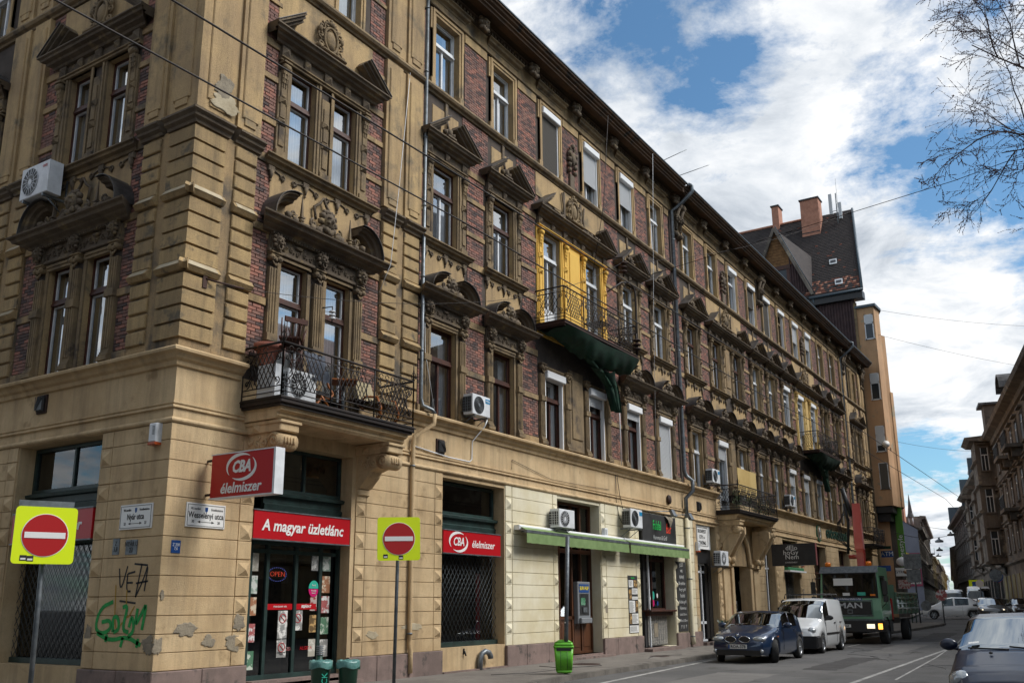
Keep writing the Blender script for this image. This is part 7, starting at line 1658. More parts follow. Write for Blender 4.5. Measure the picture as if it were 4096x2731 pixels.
tb('side_window', M_GLC, lambda q: (q.quad((.45, -1.206, 1.95), (1.35, -1.206, 1.95), (1.35, -1.16, 2.85), (.30, -1.16, 2.85)), q.quad((.45, 1.206, 1.95), (1.35, 1.206, 1.95), (1.35, 1.16, 2.85), (.30, 1.16, 2.85))))
tb('grille', M_BLACK, lambda q: (q.box(-.05, -.02, -.80, .80, 1.22, 1.76), [q.box(-.058, -.05, -.78, .78, 1.25+.055*i, 1.27+.055*i) for i in range(9)], q.use(M_ZINC), q.tube([(-.05, -.84, 1.18), (-.05, .84, 1.18), (-.05, .84, 1.80), (-.05, -.84, 1.80)], .025, 5, True)))
tb('emblem_lion', M_ZINC, lambda q: (q.box(-.075, -.06, -.06, .14, 1.27, 1.44), q.use(M_BLACK), q.box(-.08, -.075, -.03, .11, 1.30, 1.41)))
text('MAN', .32, M_SLAT, tk, (-.065, .02, 1.60), RB, 0, 1.4, .006)
tb('front_band', M_BLU, lambda q: q.box(-.045, -.03, -.46, .66, 1.83, 1.95)); text('ZAVARELHÁRÍTÁS', .115, M_SIGNW, tk, (-.05, .08, 1.885), RB, 0, 1.08, .003)
tb('bumper', M_BLACK, lambda q: (q.d(-.10, .5, .52, 1.0, 1.22, -1.22, .04), q.use(M_GALV), q.d(-.12, .3, .97, 1.04, 1.2, -1.2, .01), q.use(M_BLACK), q.box(.2, 1.9, -.5, .5, .45, 1.0)))
tb('number_plate', M_PLATE, lambda q: q.box(-.13, -.10, .05, .57, .70, .82)); text('JGK-268', .115, M_INK, tk, (-.135, .31, .76), RB, 0, .95, .002)
for sg in (-1, 1):
    tb('headlight', M_LITW, lambda q: q.box(-.12, -.09, sg*.58, sg*.88, .66, .84)); tb('indicator', M_AMBL, lambda q: q.box(-.13, -.09, sg*1.02, sg*1.18, .63, .86))
    tb('mirror', M_BLACK, lambda q: (q.d(-.25, -.12, 2.05, 2.62, sg*1.42+.09, sg*1.42-.09, .03), q.d(-.25, -.12, 1.75, 2.0, sg*1.42+.09, sg*1.42-.09, .03), q.tube([(.1, sg*1.16, 2.8), (-.2, sg*1.42, 2.75), (-.2, sg*1.42, 1.7), (.0, sg*1.2, 1.5)], .015, 5)))
    tb('wheel_guard', M_BLACK, lambda q: q.arc(.0, 0, 0, 0, 0, 1, [(0, 0), (0, 0), (0, 0)], 1) if False else (q.add([(.62+.62*math.cos(rad(a)), y, .52+.62*math.sin(rad(a))) for a in range(0, 181, 20) for y in (sg*.95, sg*1.24)], [(2*i, 2*i+2, 2*i+3, 2*i+1) for i in range(9)])))
    for x, r_ in ((.95, .5), (5.9, .5)): wheel(tk, x, sg*1.06, r_, .30, .27, sg, 6, 0, M_GALV)
    tb('beacon', M_AMB, lambda q: q.lathe((.35, sg*.82+.05, 3.24), [(.12, 0), (.12, .16), (.09, .22)], 16)); tb('step', M_GALV, lambda q: q.box(1.5, 2.4, sg*.9, sg*1.15, .45, .95))
for k in range(3): tb('wiper', M_BLACK, lambda q: q.tube([(-.06, -.7+.6*k, 1.96), (-.05, -.25+.6*k, 2.02)], .014, 4))
tb('chassis', M_BLACK, lambda q: (q.box(1.5, 8.2, -.45, .45, .75, 1.0), q.box(1.9, 2.6, -1.0, 1.0, .8, 1.25), q.use(M_RUST), q.tube([(2.3, -1.15, .9), (2.3, -1.15, 1.9)], .05, 6), q.use(MATS['sign_red']), q.box(2.2, 2.4, -1.2, -1.05, 1.0, 1.9)))
def bed(q):
    q.box(3.0, 8.4, -1.2, 1.2, 1.22, 1.34)
    for s in (-1, 1): q.box(3.0, 8.4, s*1.18, s*1.22, 1.34, 2.15)
    q.box(3.0, 3.05, -1.2, 1.2, 1.34, 2.5)
tb('tipper_bed', TG2, bed)
for z in (1.42, 1.64, 1.86, 2.08): tb('side_rib', TG2, lambda q: q.d(3.0, 8.4, z, z+.09, 1.29, 1.2, .03))
for i in range(6): tb('stake', TG2, lambda q: q.box(3.05+1.06*i, 3.13+1.06*i, -1.27, -1.2, 1.22, 2.18))
M_CR = paint('crane_red', srgb('c8352c', .75), .4); M_CR2 = paint('crane_faded', srgb('e0645c', .8), .45)
CRN = (2.15, -.15)
tb('crane_column', M_CR, lambda q: (q.d(CRN[0]-.16, CRN[0]+.16, 1.0, 4.1, .15+.16, .15-.16, .02), q.box(CRN[0]-.3, CRN[0]+.3, -.6, .5, 1.0, 1.3), q.tube([(CRN[0], .35, 3.75), (CRN[0], -.2, 3.75)], .10, 8)))
tb('crane_boom', M_CR2, lambda q: q.add([(CRN[0]-.15, -.30, 4.05), (CRN[0]+.15, -.30, 4.05), (CRN[0]+.15, .06, 4.05), (CRN[0]-.15, .06, 4.05), (CRN[0]-.13, -.28, 6.15), (CRN[0]+.13, -.28, 6.15), (CRN[0]+.13, .02, 6.15), (CRN[0]-.13, .02, 6.15)], [(0, 3, 2, 1), (4, 5, 6, 7), (0, 1, 5, 4), (1, 2, 6, 5), (2, 3, 7, 6), (3, 0, 4, 7)]))
tb('jib', M_BLACK, lambda q: (q.tube([(CRN[0]+.1, .12, 5.6), (CRN[0]+.1, .42, 6.9)], .10, 8), q.tube([(CRN[0]+.1, .4, 3.9), (CRN[0]+.1, .28, 5.3), (CRN[0]+.1, .38, 6.2)], .06, 6)))
for k in range(3): tb('hydraulic_hose', M_BLACK, lambda q: q.tube([(CRN[0], .2, 4.0), (CRN[0], .55+.08*k, 4.5), (CRN[0], .62+.05*k, 5.3), (CRN[0], .4, 5.9-.1*k), (CRN[0], .2, 5.4)], .022, 5))
tk.scale = (1, 1.07, 1.02)
# cars further down
def zc(x): return zg(x)
HT = [(0, .62), (.1, .78), (.8, .98), (1.6, 1.44), (2.0, 1.50), (3.1, 1.47), (3.7, 1.15), (3.95, .85)]; HBt = [(0, .58), (.8, .86), (3.9, 1.02)]
c1 = car('white_hatchback', 'white hatchback crossing the road beyond the kerb tip, seen side on', (73.95, 11.85, zc(74)), rad(-82), 3.95, 1.7, HT, HBt, P_WH, (.72, 3.23, .30), (.95, 1.68), (3.3, 3.75), [(1.3, 2.05), (2.15, 3.0)], lamp=(.3, .62, .72, .15, .09), spokes=6)
for sg in (-1, 1): q = MB(); q.use(M_RED); q.blob((3.8, sg*.66, .95), (.12, .12, .10), 0, 2); q.build('tail_lamp', parent=c1)
MT = [(0, .62), (.1, .74), (1.1, .98), (1.9, 1.40), (2.3, 1.46), (3.3, 1.43), (4.1, 1.05), (4.5, .85)]; MBt = [(0, .6), (.9, .86), (4.4, 1.0)]
def small(name, label, p, rz, m, lit=False, **k):
    c = car(name, label, (p[0], p[1], zc(p[0])), rz, 4.5, 1.78, MT, MBt, m, (.85, 3.5, .31), (1.1, 1.98), (3.45, 4.0), [(1.6, 2.4), (2.5, 3.3)], parts=False, N=40, lamp=(.2, .62, .68, .18, .09), plate=('', .45), **k)
    if lit:
        for sg in (-1, 1): q = MB(); q.use(M_LITW); q.blob((.05, sg*.62, .68), (.03, .06, .05)); q.build('lit_lamp', parent=c)
    return c
small('grey_saloon', 'grey saloon with lit headlights facing the camera beyond the white hatchback', (69.6, 6.85, 0), rad(9), P_GR, True)
small('black_saloon', 'black car half hidden behind the grey saloon with lit headlights', (80.5, 5.7, 0), rad(9), P_BK); small('white_car', 'white car at the right edge behind the foreground car', (66.5, 3.35, 0), rad(9), P_WH)
small('silver_estate', 'pale silver car far back right of the vans', (92, 8.4, 0), rad(9), P_SIL); small('dark_estate', 'dark car parked behind the white hatchback', (84, 14.5, 0), rad(120), P_BK, tail=.1); small('silver_car', 'small silver car between the two distant vans', (96, 12.9, 0), rad(9), P_SIL)
small('navy_car', 'dark car at the far right among the waiting traffic', (74, 3.6, 0), rad(9), P_BK)
VT = [(0, .9), (.1, 1.15), (.7, 1.35), (1.5, 2.2), (2.2, 2.5), (5.0, 2.5), (5.3, 1.6)]; VB_ = [(0, .85), (.8, 1.25), (5.2, 1.35)]
for lab, p, k in (('white delivery van with dark windscreen waiting beyond the grey saloon', (90, 9.75, 0), 0), ('farther white van left of the other distant van', (112, 14.6, 0), 1)):
    v = car('white_delivery_van', lab, (p[0], p[1], zc(p[0])), rad(8), 5.3, 1.95, VT, VB_, P_VAN, (.9, 4.2, .34), (.78, 1.75), (9, 9.1), [(1.3, 2.1)], parts=False, N=40, lamp=(.2, .72, .95, .14, .12), plate=('', .5), cat='van', roofw=.95, tail=.03)
    if k == 0: text('budapest', .22, M_BLU, v, (1.85, 0, 2.56), (rad(60), 0, -PI/2), .1)
# motor scooter by the van
e = empty('motor_scooter', (86, 11.2, zc(86)), rad(9), 'dark motor scooter standing left of the nearer white delivery van', 'scooter')
for x in (0, 1.25): q = MB(); q.use(M_TYRE); q.lathe((x, 0, .28), [(.16, -.05), (.28, -.04), (.28, .04), (.16, .05)], 18, 'y'); q.build('wheel', parent=e)
q = MB(); q.use(M_BLACK); q.tube([(0, 0, .28), (.1, 0, .8), (.2, 0, 1.05)], .09, 6); q.tube([(.15, 0, .3), (.7, 0, .3), (1.2, 0, .7)], .14, 8); q.blob((.95, 0, .78), (.42, .16, .12)); q.tube([(.15, -.33, 1.05), (.2, 0, 1.0), (.15, .33, 1.05)], .025, 6); q.blob((.0, 0, .75), (.12, .2, .3)); q.build('body', parent=e)
# ------------------------------------------------------------------ neighbouring and distant buildings
M_ORG = mat('orange_render', srgb('c89f78', .9), srgb('ba946f', .86), srgb('aa9c82', .78), rough=.92, big=.5, amt=.15, streak=.2, bump=.3, thr3=(.6, .66))
M_CORR = mat('brown_cladding', srgb('5c4444', .6), srgb('493536', .55), rough=.8, big=2, amt=.3)
M_TILED = mat('dark_roof_tile', srgb('4d4543', .62), srgb('3c3636', .58), srgb('5a4740', .6), rough=.85, big=2.2, amt=.4, thr3=(.62, .68))
M_TILER = mat('red_roof_tile', srgb('8a5240', .65), srgb('5f3f36', .6), srgb('a9674a', .7), rough=.85, big=3, amt=.4, thr3=(.58, .64))
M_CHIM = mat('salmon_brick', srgb('c08a72', .85), srgb('ad7a64', .8), rough=.9, big=3, fine=30, amt=.3)
M_BOARD = mat('weathered_boards', srgb('a0764a', .65), srgb('7d5a38', .6), rough=.9, big=3, amt=.4)
M_R1 = mat('sooty_facade', srgb('8a8176', .8), srgb('625b54', .66), srgb('a99d89', .8), rough=.95, big=.4, fine=6, amt=.5, streak=.5, bump=.6, thr3=(.57, .66))
M_R2 = mat('pinkish_facade', srgb('988a7c', .72), srgb('7c7066', .66), srgb('645b54', .6), rough=.95, big=.35, fine=5, amt=.4, streak=.45, bump=.6, thr3=(.55, .66))
M_R3 = mat('grey_facade', srgb('8a827a', .7), srgb('6f6862', .65), rough=.95, big=.4, fine=5, amt=.4, streak=.4)
M_BG1 = mat('blue_grey_wall', srgb('9a9dab', .62), srgb('8d909e', .6), rough=.95, big=.3, amt=.08)
M_CRM = mat('cream_facade', srgb('c9b894', .66), srgb('b5a482', .62), rough=.95, big=.4, fine=5, amt=.3, streak=.3)
M_YLB = mat('ochre_facade', srgb('bfa160', .64), srgb('a88c54', .6), rough=.95, big=.4, amt=.3, streak=.3)
M_FWIN = mat('far_window', (.03, .035, .04), rough=.12)
class LMB(MB):
    """local frame: x along the facade, y minus the projection, origin on the facade line"""
    def __init__(s, o, ang, flip=False):
        super().__init__(None); c, s_ = math.cos(ang), math.sin(ang); sg = -1 if flip else 1
        s.flip = flip; s.fn = lambda x, y, z: (o[0]+c*x+s_*sg*(-y)*1.0, o[1]+s_*x-c*sg*(-y)*1.0, z) 
WU = {}
def far_window(parent, o, ang, flip, x, z, w_, h, m):
    key = (round(w_, 2), round(h, 2), m.name)
    if key not in WU:
        q = MB(); q.use(m); q.d(-w_/2-.14, w_/2+.14, -.12, 0, .16); q.d(-w_/2-.12, -w_/2, 0, h, .08); q.d(w_/2, w_/2+.12, 0, h, .08); q.d(-w_/2-.12, w_/2+.12, h, h+.14, .10); q.d(-w_/2-.25, w_/2+.25, h+.30, h+.42, .28)
        f = q.build('window', parent=parent); q = MB(); q.use(M_WHITE); q.d(-w_/2, w_/2, h*.66, h*.70, .035); q.d(-.03, .03, 0, h*.66, .035); q.d(-w_/2, -w_/2+.06, 0, h, .035); q.d(w_/2-.06, w_/2, 0, h, .035); q.build('frame', parent=f)
        q = MB(); q.use(M_FWIN); q.d(-w_/2, w_/2, 0, h, .015); q.build('pane', parent=f); WU[key] = f
    else: f = dup(WU[key], parent)
    c, s_ = math.cos(ang), math.sin(ang)
    f.location = (o[0]+c*x, o[1]+s_*x, z); f.rotation_euler = (0, 0, ang if not flip else ang+PI)
    return f
def block(name, label, o, ang, flip, length, depth, height, z0, storeys, bay, m, mtrim=None, roof=None, base=None, group=None, bays=None, bal=0, w_=1.1, hh=None, end_wall=None, gf=4.2):
    """a street building: body, cornices, rows of windows; flip=True when the facade looks towards the left of its direction"""
    e = empty(name, (0, 0, 0), label=label, cat='building', group=group); mtrim = mtrim or m
    q = LMB(o, ang, flip); q.use(m); q.box(0, length, 0, depth, z0-1, height); q.build('wall', m, parent=e)
    q = LMB(o, ang, flip); q.use(mtrim); q.prof([(0, height-.9), (.2, height-.85), (.25, height-.5), (.8, height-.3), (.9, height), (0, height+.1)], 0, length, .0, .0); q.prof([(0, z0+gf-.25), (.22, z0+gf-.1), (.22, z0+gf+.05), (0, z0+gf+.15)], 0, length)
    sh = (height-1.0-z0-gf)/(storeys-1) if storeys > 1 else 3
    for k in range(1, storeys-1): zz_ = z0+gf+sh*k; q.prof([(0, zz_-.1), (.15, zz_-.02), (.15, zz_+.06), (0, zz_+.12)], 0, length)
    q.build('cornice', parent=e)
    if roof:
        rh, rm = roof; q = LMB(o, ang, flip); q.use(rm); q.add([(0, -.8, height), (length, -.8, height), (length, depth*.5, height+rh), (0, depth*.5, height+rh), (0, depth+.5, height), (length, depth+.5, height)], [(0, 1, 2, 3), (3, 2, 5, 4), (0, 3, 4), (1, 5, 2)]); q.build('roof', parent=e)
    n = bays or max(1, int(length/bay)); hh = hh or sh*.56
    for k in range(storeys-1):
        for i in range(n): far_window(e, o, ang, flip, length*(i+.5)/n, z0+gf+sh*k+sh*.22, w_, hh, mtrim)
    for i in range(n):
        q = LMB(o, ang, flip); q.use(base or M_FWIN); x = length*(i+.5)/n; q.d(x-1.0, x+1.0, z0, z0+gf-1.0, .05, .0); q.build('shop_opening', parent=e)
    for b in range(bal):
        x = length*(.25+.5*b/(max(1, bal-1)) if bal > 1 else .5); z = z0+gf+sh*(1+b % 2); q = LMB(o, ang, flip); q.use(mtrim); q.d(x-1.3, x+1.3, z-.1, z+.08, 1.0); q.d(x-1.0, x-.7, z-.6, z-.1, .6); q.d(x+.7, x+1.0, z-.6, z-.1, .6)
        q.use(M_IRON)
        for k in range(19): q.d(x-1.27+.14*k, x-1.24+.14*k, z+.08, z+1.0, .97, .94)
        q.d(x-1.3, x+1.3, z+1.0, z+1.05, .99, .93); q.build('balcony', parent=e)
    return e
# orange building with the tall roof
OB = empty('orange_gabled_building', label='tall orange rendered building with steep dark tiled roof and brown clad party wall', cat='building')
def ob(name, m, fn, kind=None):
    q = MB(); q.use(m); fn(q); o = q.build(name, parent=OB)
    if kind: o['kind'] = kind
    return o
X0 = 73.0
def prism(q, P, z0, z1): n = len(P); q.add([(x, y, z0) for x, y in P]+[(x, y, z1) for x, y in P], [tuple(reversed(range(n))), tuple(range(n, 2*n))]+[(i, (i+1) % n, n+(i+1) % n, n+i) for i in range(n)])
def fpoly(x0, y0, x1, off=0.0): return [(X0+x0, y0+off), (X0+x1, y0+off+(x1-x0)*.21), (X0+x1, 27), (X0+x0, 27)]
ob('body', M_ORG, lambda q: prism(q, fpoly(.3, 14.2, 16), 0, 24.6))
ob('oriel', M_ORG, lambda q: prism(q, [(X0+.05, 12.95), (X0+1.6, 12.85), (X0+4.6, 13.9), (X0+4.6, 14.6), (X0+.05, 14.25)], 8.6, 24.0))
ob('oriel_cap', M_ROOFE, lambda q: prism(q, [(X0-.12, 12.78), (X0+1.7, 12.7), (X0+4.8, 13.8), (X0+4.8, 14.6), (X0-.12, 14.3)], 24.0, 24.2))
ob('oriel_shoulder', M_ORG, lambda q: (prism(q, [(X0+1.6, 12.85), (X0+2.0, 12.66), (X0+4.8, 13.5), (X0+4.6, 13.9)], 8.6, 22.0), prism(q, [(X0+1.9, 12.66), (X0+2.4, 12.56), (X0+4.9, 13.3), (X0+4.8, 13.5)], 8.6, 17.5)))
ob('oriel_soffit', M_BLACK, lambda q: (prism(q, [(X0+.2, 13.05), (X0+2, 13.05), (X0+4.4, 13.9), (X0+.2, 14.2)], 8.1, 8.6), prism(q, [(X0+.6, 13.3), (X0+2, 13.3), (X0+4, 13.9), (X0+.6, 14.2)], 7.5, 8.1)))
ob('lower_wall', M_ORG, lambda q: prism(q, fpoly(1.2, 13.55, 6), .3, 7.6)); ob('lower_pier', M_R3, lambda q: prism(q, [(X0+2.2, 13.2), (X0+2.8, 13.05), (X0+6, 13.9), (X0+6, 14.6), (X0+2.2, 14.6)], .3, 9.8))
q = MB(); q.use(M_MID); q.box(X0-.05, X0+.05, 14.2, 14.45, .3, 24.5); q.build('party_wall_edge', parent=OB)
for i, (z, h, sh_) in enumerate(((21.4, 2.0, .35), (16.6, 2.1, .4), (12.6, 2.0, .75), (9.8, 2.0, 1.0))):
    q = MB(); q.use(M_WHITE); q.box(X0-.02, X0+.03, 13.0, 13.75, z, z+.08); q.box(X0-.02, X0+.03, 13.05, 13.12, z, z+h); q.box(X0-.02, X0+.03, 13.63, 13.7, z, z+h); q.box(X0-.02, X0+.03, 13.05, 13.7, z+h-.08, z+h); q.box(X0-.02, X0+.03, 13.05, 13.7, z+h*.62, z+h*.68); w0 = q.build('window', parent=OB)
    q = MB(); q.use(M_FWIN); q.box(X0, X0+.02, 13.1, 13.65, z+.08, z+h-.08); q.build('pane', parent=w0)
    q = MB(); q.use(M_SLAT if i < 3 else M_DKSC); q.box(X0-.03, X0-.005, 13.1, 13.65, z+h*(1-sh_), z+h-.05); q.build('shutter', parent=w0)
def clad(q):
    q.box(X0-.02, X0+.3, 14.35, 22, 19.0, 24.9); y = 14.4
    while y < 22: q.box(X0-.10, X0-.02, y, y+.09, 19.0, 24.9); y += .22
ob('cladding', M_CORR, clad)
# roof plane facing the camera: eave at X0-.3, ridge at X0+7.5; tile courses as geometry
RZ0, RZ1, RX0, RX1, RY0, RY1 = 25.45, 34.9, X0-.45, X0+6.2, 13.55, 27.0
def roofp(y, f, off=0.0): return (RX0+(RX1-RX0)*f-off*.78, y+1.4*f, RZ0+(RZ1-RZ0)*f+off*.6)
ob('roof', M_TILED, lambda q: (q.quad(roofp(RY0, 0), roofp(RY1, 0), roofp(RY1, 1), roofp(RY0, 1)), q.quad(roofp(RY0, 1), roofp(RY1, 1), (X0+13, RY1, RZ0), (X0+13, RY0+4, RZ0)), q.add([roofp(RY0+.3, 0), roofp(RY0+.3, 1), (X0+13, RY0+4, RZ0)], [(0, 1, 2)])))
def tiles(q, f0, f1, m2):
    nrow = int((f1-f0)*52); q.mats = m2; rr = random.Random(4)
    for r_ in range(nrow):
        fa = f0+(f1-f0)*r_/nrow; fb = fa+(f1-f0)/nrow*1.15; y = RY0+.02+(.11 if r_ % 2 else 0)
        while y < min(RY1, 24)-.2:
            q.k = (1 if rr.random() < .02 else 0) if len(m2) < 3 else rr.choice([0, 0, 1, 1, 2]); a, b, c, d_ = roofp(y, fa, .06), roofp(y+.21, fa, .06), roofp(y+.21, fb, .01), roofp(y, fb, .01); q.add([a, b, c, d_], [(0, 1, 2, 3)]); y += .22
for f0, f1, mm, nm in ((.17, 1.0, [M_TILED, M_TILER], 'dark_tiles'), (.02, .17, [M_TILER, M_TILED, M_CHIM], 'red_tiles')):
    q = MB(); tiles(q, f0, f1, mm); o = q.build(nm, parent=OB); o['kind'] = 'stuff'
ob('eaves_gutter', M_ROOFE, lambda q: (q.tube([(RX0-.1, RY0-.1, RZ0-.1), (RX0-.1, 17.6, RZ0-.1)], .12, 8), q.tube([(RX0-.1, 17.3, RZ0-.1), (X0-.2, 17.3, RZ0-.9), (X0-.2, 17.3, 20)], .08, 6)))
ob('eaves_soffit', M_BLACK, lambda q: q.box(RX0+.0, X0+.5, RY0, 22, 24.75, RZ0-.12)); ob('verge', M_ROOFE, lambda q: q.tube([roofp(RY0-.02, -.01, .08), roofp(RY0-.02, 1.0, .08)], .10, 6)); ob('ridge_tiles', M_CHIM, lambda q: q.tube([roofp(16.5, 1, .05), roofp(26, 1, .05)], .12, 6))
def fy(y, z, f): p = roofp(y, f); return p
for y0, y1, p, z1, lab in ((17.4, 18.95, (77.6, 0, 32.9), 36.0, 'wide'), (21.2, 21.8, (78.8, 0, 34.2), 36.6, 'narrow')):
    c = ob('chimney', M_CHIM, lambda q: (q.box(p[0]-.02, p[0]+1.2, y0, y1, p[2]-.5, z1), q.use(M_BLACK), q.box(p[0]-.12, p[0]+1.3, y0-.08, y1+.08, z1, z1+.12), q.box(p[0]-.04, p[0]-.02, y0, y1, z1-3.1, z1-3.02)))
for f, y in ((.33, 15.2), (.08, 14.9)): p = roofp(y, f, .05); p2 = roofp(y, f+.05, .12); ob('skylight', M_WHITE, lambda q: (q.quad(roofp(y, f, .12), roofp(y+.6, f, .12), roofp(y+.6, f+.06, .12), roofp(y, f+.06, .12)), q.use(M_FWIN), q.quad(roofp(y+.08, f+.015, .15), roofp(y+.52, f+.015, .15), roofp(y+.52, f+.045, .15), roofp(y+.08, f+.045, .15))))
# dormer
A_, B_, C_ = (X0-.3, 20.05, 32.0), (X0-.3, 17.35, 25.7), (X0-.3, 21.6, 28.4)
ob('dormer_gable', M_BOARD, lambda q: [q.prof([(0, 0), (0, 0)], 0, 0) if False else q.box(X0-.05, X0+.05+.01*(i % 2), 20.05-1.55*(1-i/13)+.05, 20.05+1.45*(1-i/13)-.05, 28.7+.25*i, 28.93+.25*i) for i in range(12)])
ob('dormer_barge_board', M_R1, lambda q: (q.tube([A_, B_], .16, 4, smooth=False), q.tube([A_, C_], .16, 4, smooth=False))); ob('dormer_flashing', M_ROOFE, lambda q: q.tube([(A_[0], A_[1]-.1, A_[2]+.18), (B_[0], B_[1]-.15, B_[2]+.15)], .05, 4))
ob('dormer_roof', M_TILED, lambda q: (q.quad(A_, B_, (X0+3.5, 17.35, 29.5), (X0+4.5, 20.05, 32.0)), q.quad(A_, C_, (X0+3, 21.6, 28.6), (X0+4.5, 20.05, 32.0))))
def dcl(q):
    y = 17.6
    while y < 19.0: q.box(X0-.08, X0+.0, y, y+.08, 24.5, 25.9+(y-17.35)*2.2); y += .2
    q.use(M_CORR); q.add([(X0, 17.4, 24.5), (X0, 19.0, 24.5), (X0, 19.0, 29.3), (X0, 17.4, 25.8)], [(0, 1, 2, 3)])
ob('dormer_cladding', M_CORR, dcl); ob('dormer_window', M_FWIN, lambda q: (q.box(X0-.02, X0+.0, 19.1, 21.5, 25.0, 28.4), q.use(M_WOODF), q.box(X0-.06, X0-.02, 19.1, 19.35, 25, 28.5), q.box(X0-.06, X0-.02, 19.35, 21.5, 27.2, 27.3), q.box(X0-.06, X0-.02, 20.3, 20.4, 25, 28.5), q.box(X0-.1, X0, 19.0, 21.6, 28.35, 28.7)))
def antenna(x, y, z, h, lab, n=2):
    e = empty('mobile_mast', (x, y, z), label=lab, cat='antenna', group='roof antennas'); q = MB(); q.use(M_ZINC); q.tube([(0, 0, -1.5), (0, 0, h)], .05, 6); q.tube([(0, 0, h*.4), (0, .5, h*.4)], .03, 4); q.build('mast', parent=e)
    for k in range(n): q = MB(); q.use(M_SLAT); q.box(-.1, .1, .35-.75*k, .62-.75*k, h*(.3 if k == 0 else .1), h*(1.0 if k == 0 else .65)); q.build('panel', parent=e)
    q = MB(); q.use(M_ZINC); q.tube([(0, -.1, h*.5), (0, -.1, h*1.5)], .015, 4); q.blob((0, -.25, h*.3), (.1, .12, .16)); q.build('whip', parent=e)
antenna(X0+5.2, 16.0, 33.6, 2.7, 'white panel antennas on a mast beside the wide chimney of the tiled roof'); antenna(62, 19.5, 22.8, 2.6, 'slim mobile antenna mast rising behind the cornice of the long building')
q = MB(); q.use(M_ZINC)
for x, l in ((33.6, 1.0), (35.4, 1.2)): pass
e = empty('tv_aerial', label='thin television aerial rods above the eaves near the middle downpipe', cat='antenna'); q = MB(); q.use(M_ZINC); q.tube([(33.9, 13.9, 19.9), (34.4, 12.9, 20.4)], .015, 4); q.tube([(35.0, 13.6, 19.6), (35.7, 12.4, 20.1)], .015, 4); q.tube([(34.2, 13.9, 19.3), (34.2, 13.9, 20.0)], .015, 4); q.build('rods', parent=e)
q = MB(); q.use(M_ZINC); q.tube([(29.2, 14.3, 19.3), (29.2, 14.3, 20.6)], .03, 6); o = q.build('roof_rod'); tag(o, 'short vertical rod above the eaves left of the television aerial', 'rod')
q = MB(); q.use(M_SIGNW); q.lathe((X0-.3, 12.95, 13.1), [(.03, 0), (.2, -.03), (.27, -.1)], 18, 'x'); q.tube([(X0-.3, 12.95, 13.2), (X0+.1, 13.1, 12.9)], .03, 5); o = q.build('satellite_dish'); tag(o, 'white satellite dish on the corner of the orange oriel', 'satellite dish')
# signs down the left side
def tagsign(name, label, x, y0, y1, z0, z1, m, t_=None, size=.3, tm=None, rot=RB, m2=None, cat='sign'):
    e = empty(name, label=label, cat=cat); q = MB(); q.use(m); q.box(x-.06, x+.06, y0, y1, z0, z1); q.build('panel', parent=e)
    if m2: q = MB(); q.use(m2); q.blob((x-.07, y0+.35, (z0+z1)/2), (.02, .25, .18)); q.build('picture', parent=e)
    if t_: text(t_, size, tm or M_SIGNW, e, (x-.07, (y0+y1)/2+(.15 if m2 else 0), (z0+z1)/2), rot, 0, 1)
    return e
M_BAN = mat('banner_green', srgb('5f9a35', .75), rough=.7)
e = tagsign('vertical_banner', 'long green vertical banner reading Treestyle on the orange building', 74.9, 12.75, 13.25, 3.7, 9.2, M_BAN); text('Treestyle', .5, M_SIGNW, e, (74.82, 13.0, 5.5), (0, -PI/2, 0), 0, 1.1)
tagsign('atm_sign', 'dark blue ATM sign below the far dark balcony', 70.8, 12.9, 13.7, 4.75, 5.2, M_BLU, 'ATM', .42); tagsign('gyros_sign', 'white sign with kebab plate beside the green banner', 73.9, 12.3, 13.4, 3.5, 4.1, M_SIGNW, 'GYROS', .28, M_INK, m2=M_POST[2])
tagsign('pizza_sign', 'sign with pizza photos behind the lorry bed', 69.9, 11.8, 12.6, 2.55, 3.15, M_POST[6], 'PIZZA GYROS', .12); tagsign('parking_sign', 'small blue sign just above the lorry cab roof', 64.6, 12.0, 12.8, 3.6, 3.95, M_BLU)
q = MB(); q.use(M_PVC); q.blob((74.3, 12.95, 4.55), (.3, .45, .35), 0, 2); o = q.build('domed_lamp'); tag(o, 'round white lamp dome above the gyros sign', 'lamp')
tagsign('balcony_net_edge', 'strip of green net below the far dark balcony', 70.2, 12.9, 14.2, 5.3, 5.5, M_NET, cat='net')
# sign posts on the kerb tip
e = empty('road_sign_back', (61.9, 10.1, zg(62)+.12), label='tall post with grey sign backs on the kerb tip before the billboard', cat='traffic sign'); q = MB(); q.use(M_GALV); q.tube([(0, 0, 0), (.0, .12, 4.1)], .045, 8); q.build('post', parent=e)
for z0, z1, w_ in ((3.2, 4.1, .5), (2.4, 3.15, .4)): q = MB(); q.use(M_ZINC); q.box(-.08, -.05, -w_+.1, w_+.1, z0, z1); q.build('sign_back', parent=e)
q = MB(); q.use(M_ZINC); q.lathe((-.06, .35, 1.0), [(.38, 0), (.38, .03)], 18, 'x', False); q.lathe((-.06, -.4, 1.0), [(.30, 0), (.30, .03)], 18, 'x', False); q.build('round_sign_back', parent=e)
e = empty('round_sign_post', (62.4, 8.85, zg(62)+.12), label='low post with a sticker-covered round sign back before the white hatchback', cat='traffic sign'); q = MB(); q.use(M_GALV); q.tube([(0, 0, 0), (0, .0, 2.2)], .035, 8); q.build('post', parent=e); q = MB(); q.use(M_POST[3]); q.lathe((-.05, 0, 1.62), [(.33, 0), (.33, .02)], 20, 'x', False); q.build('disc', parent=e)
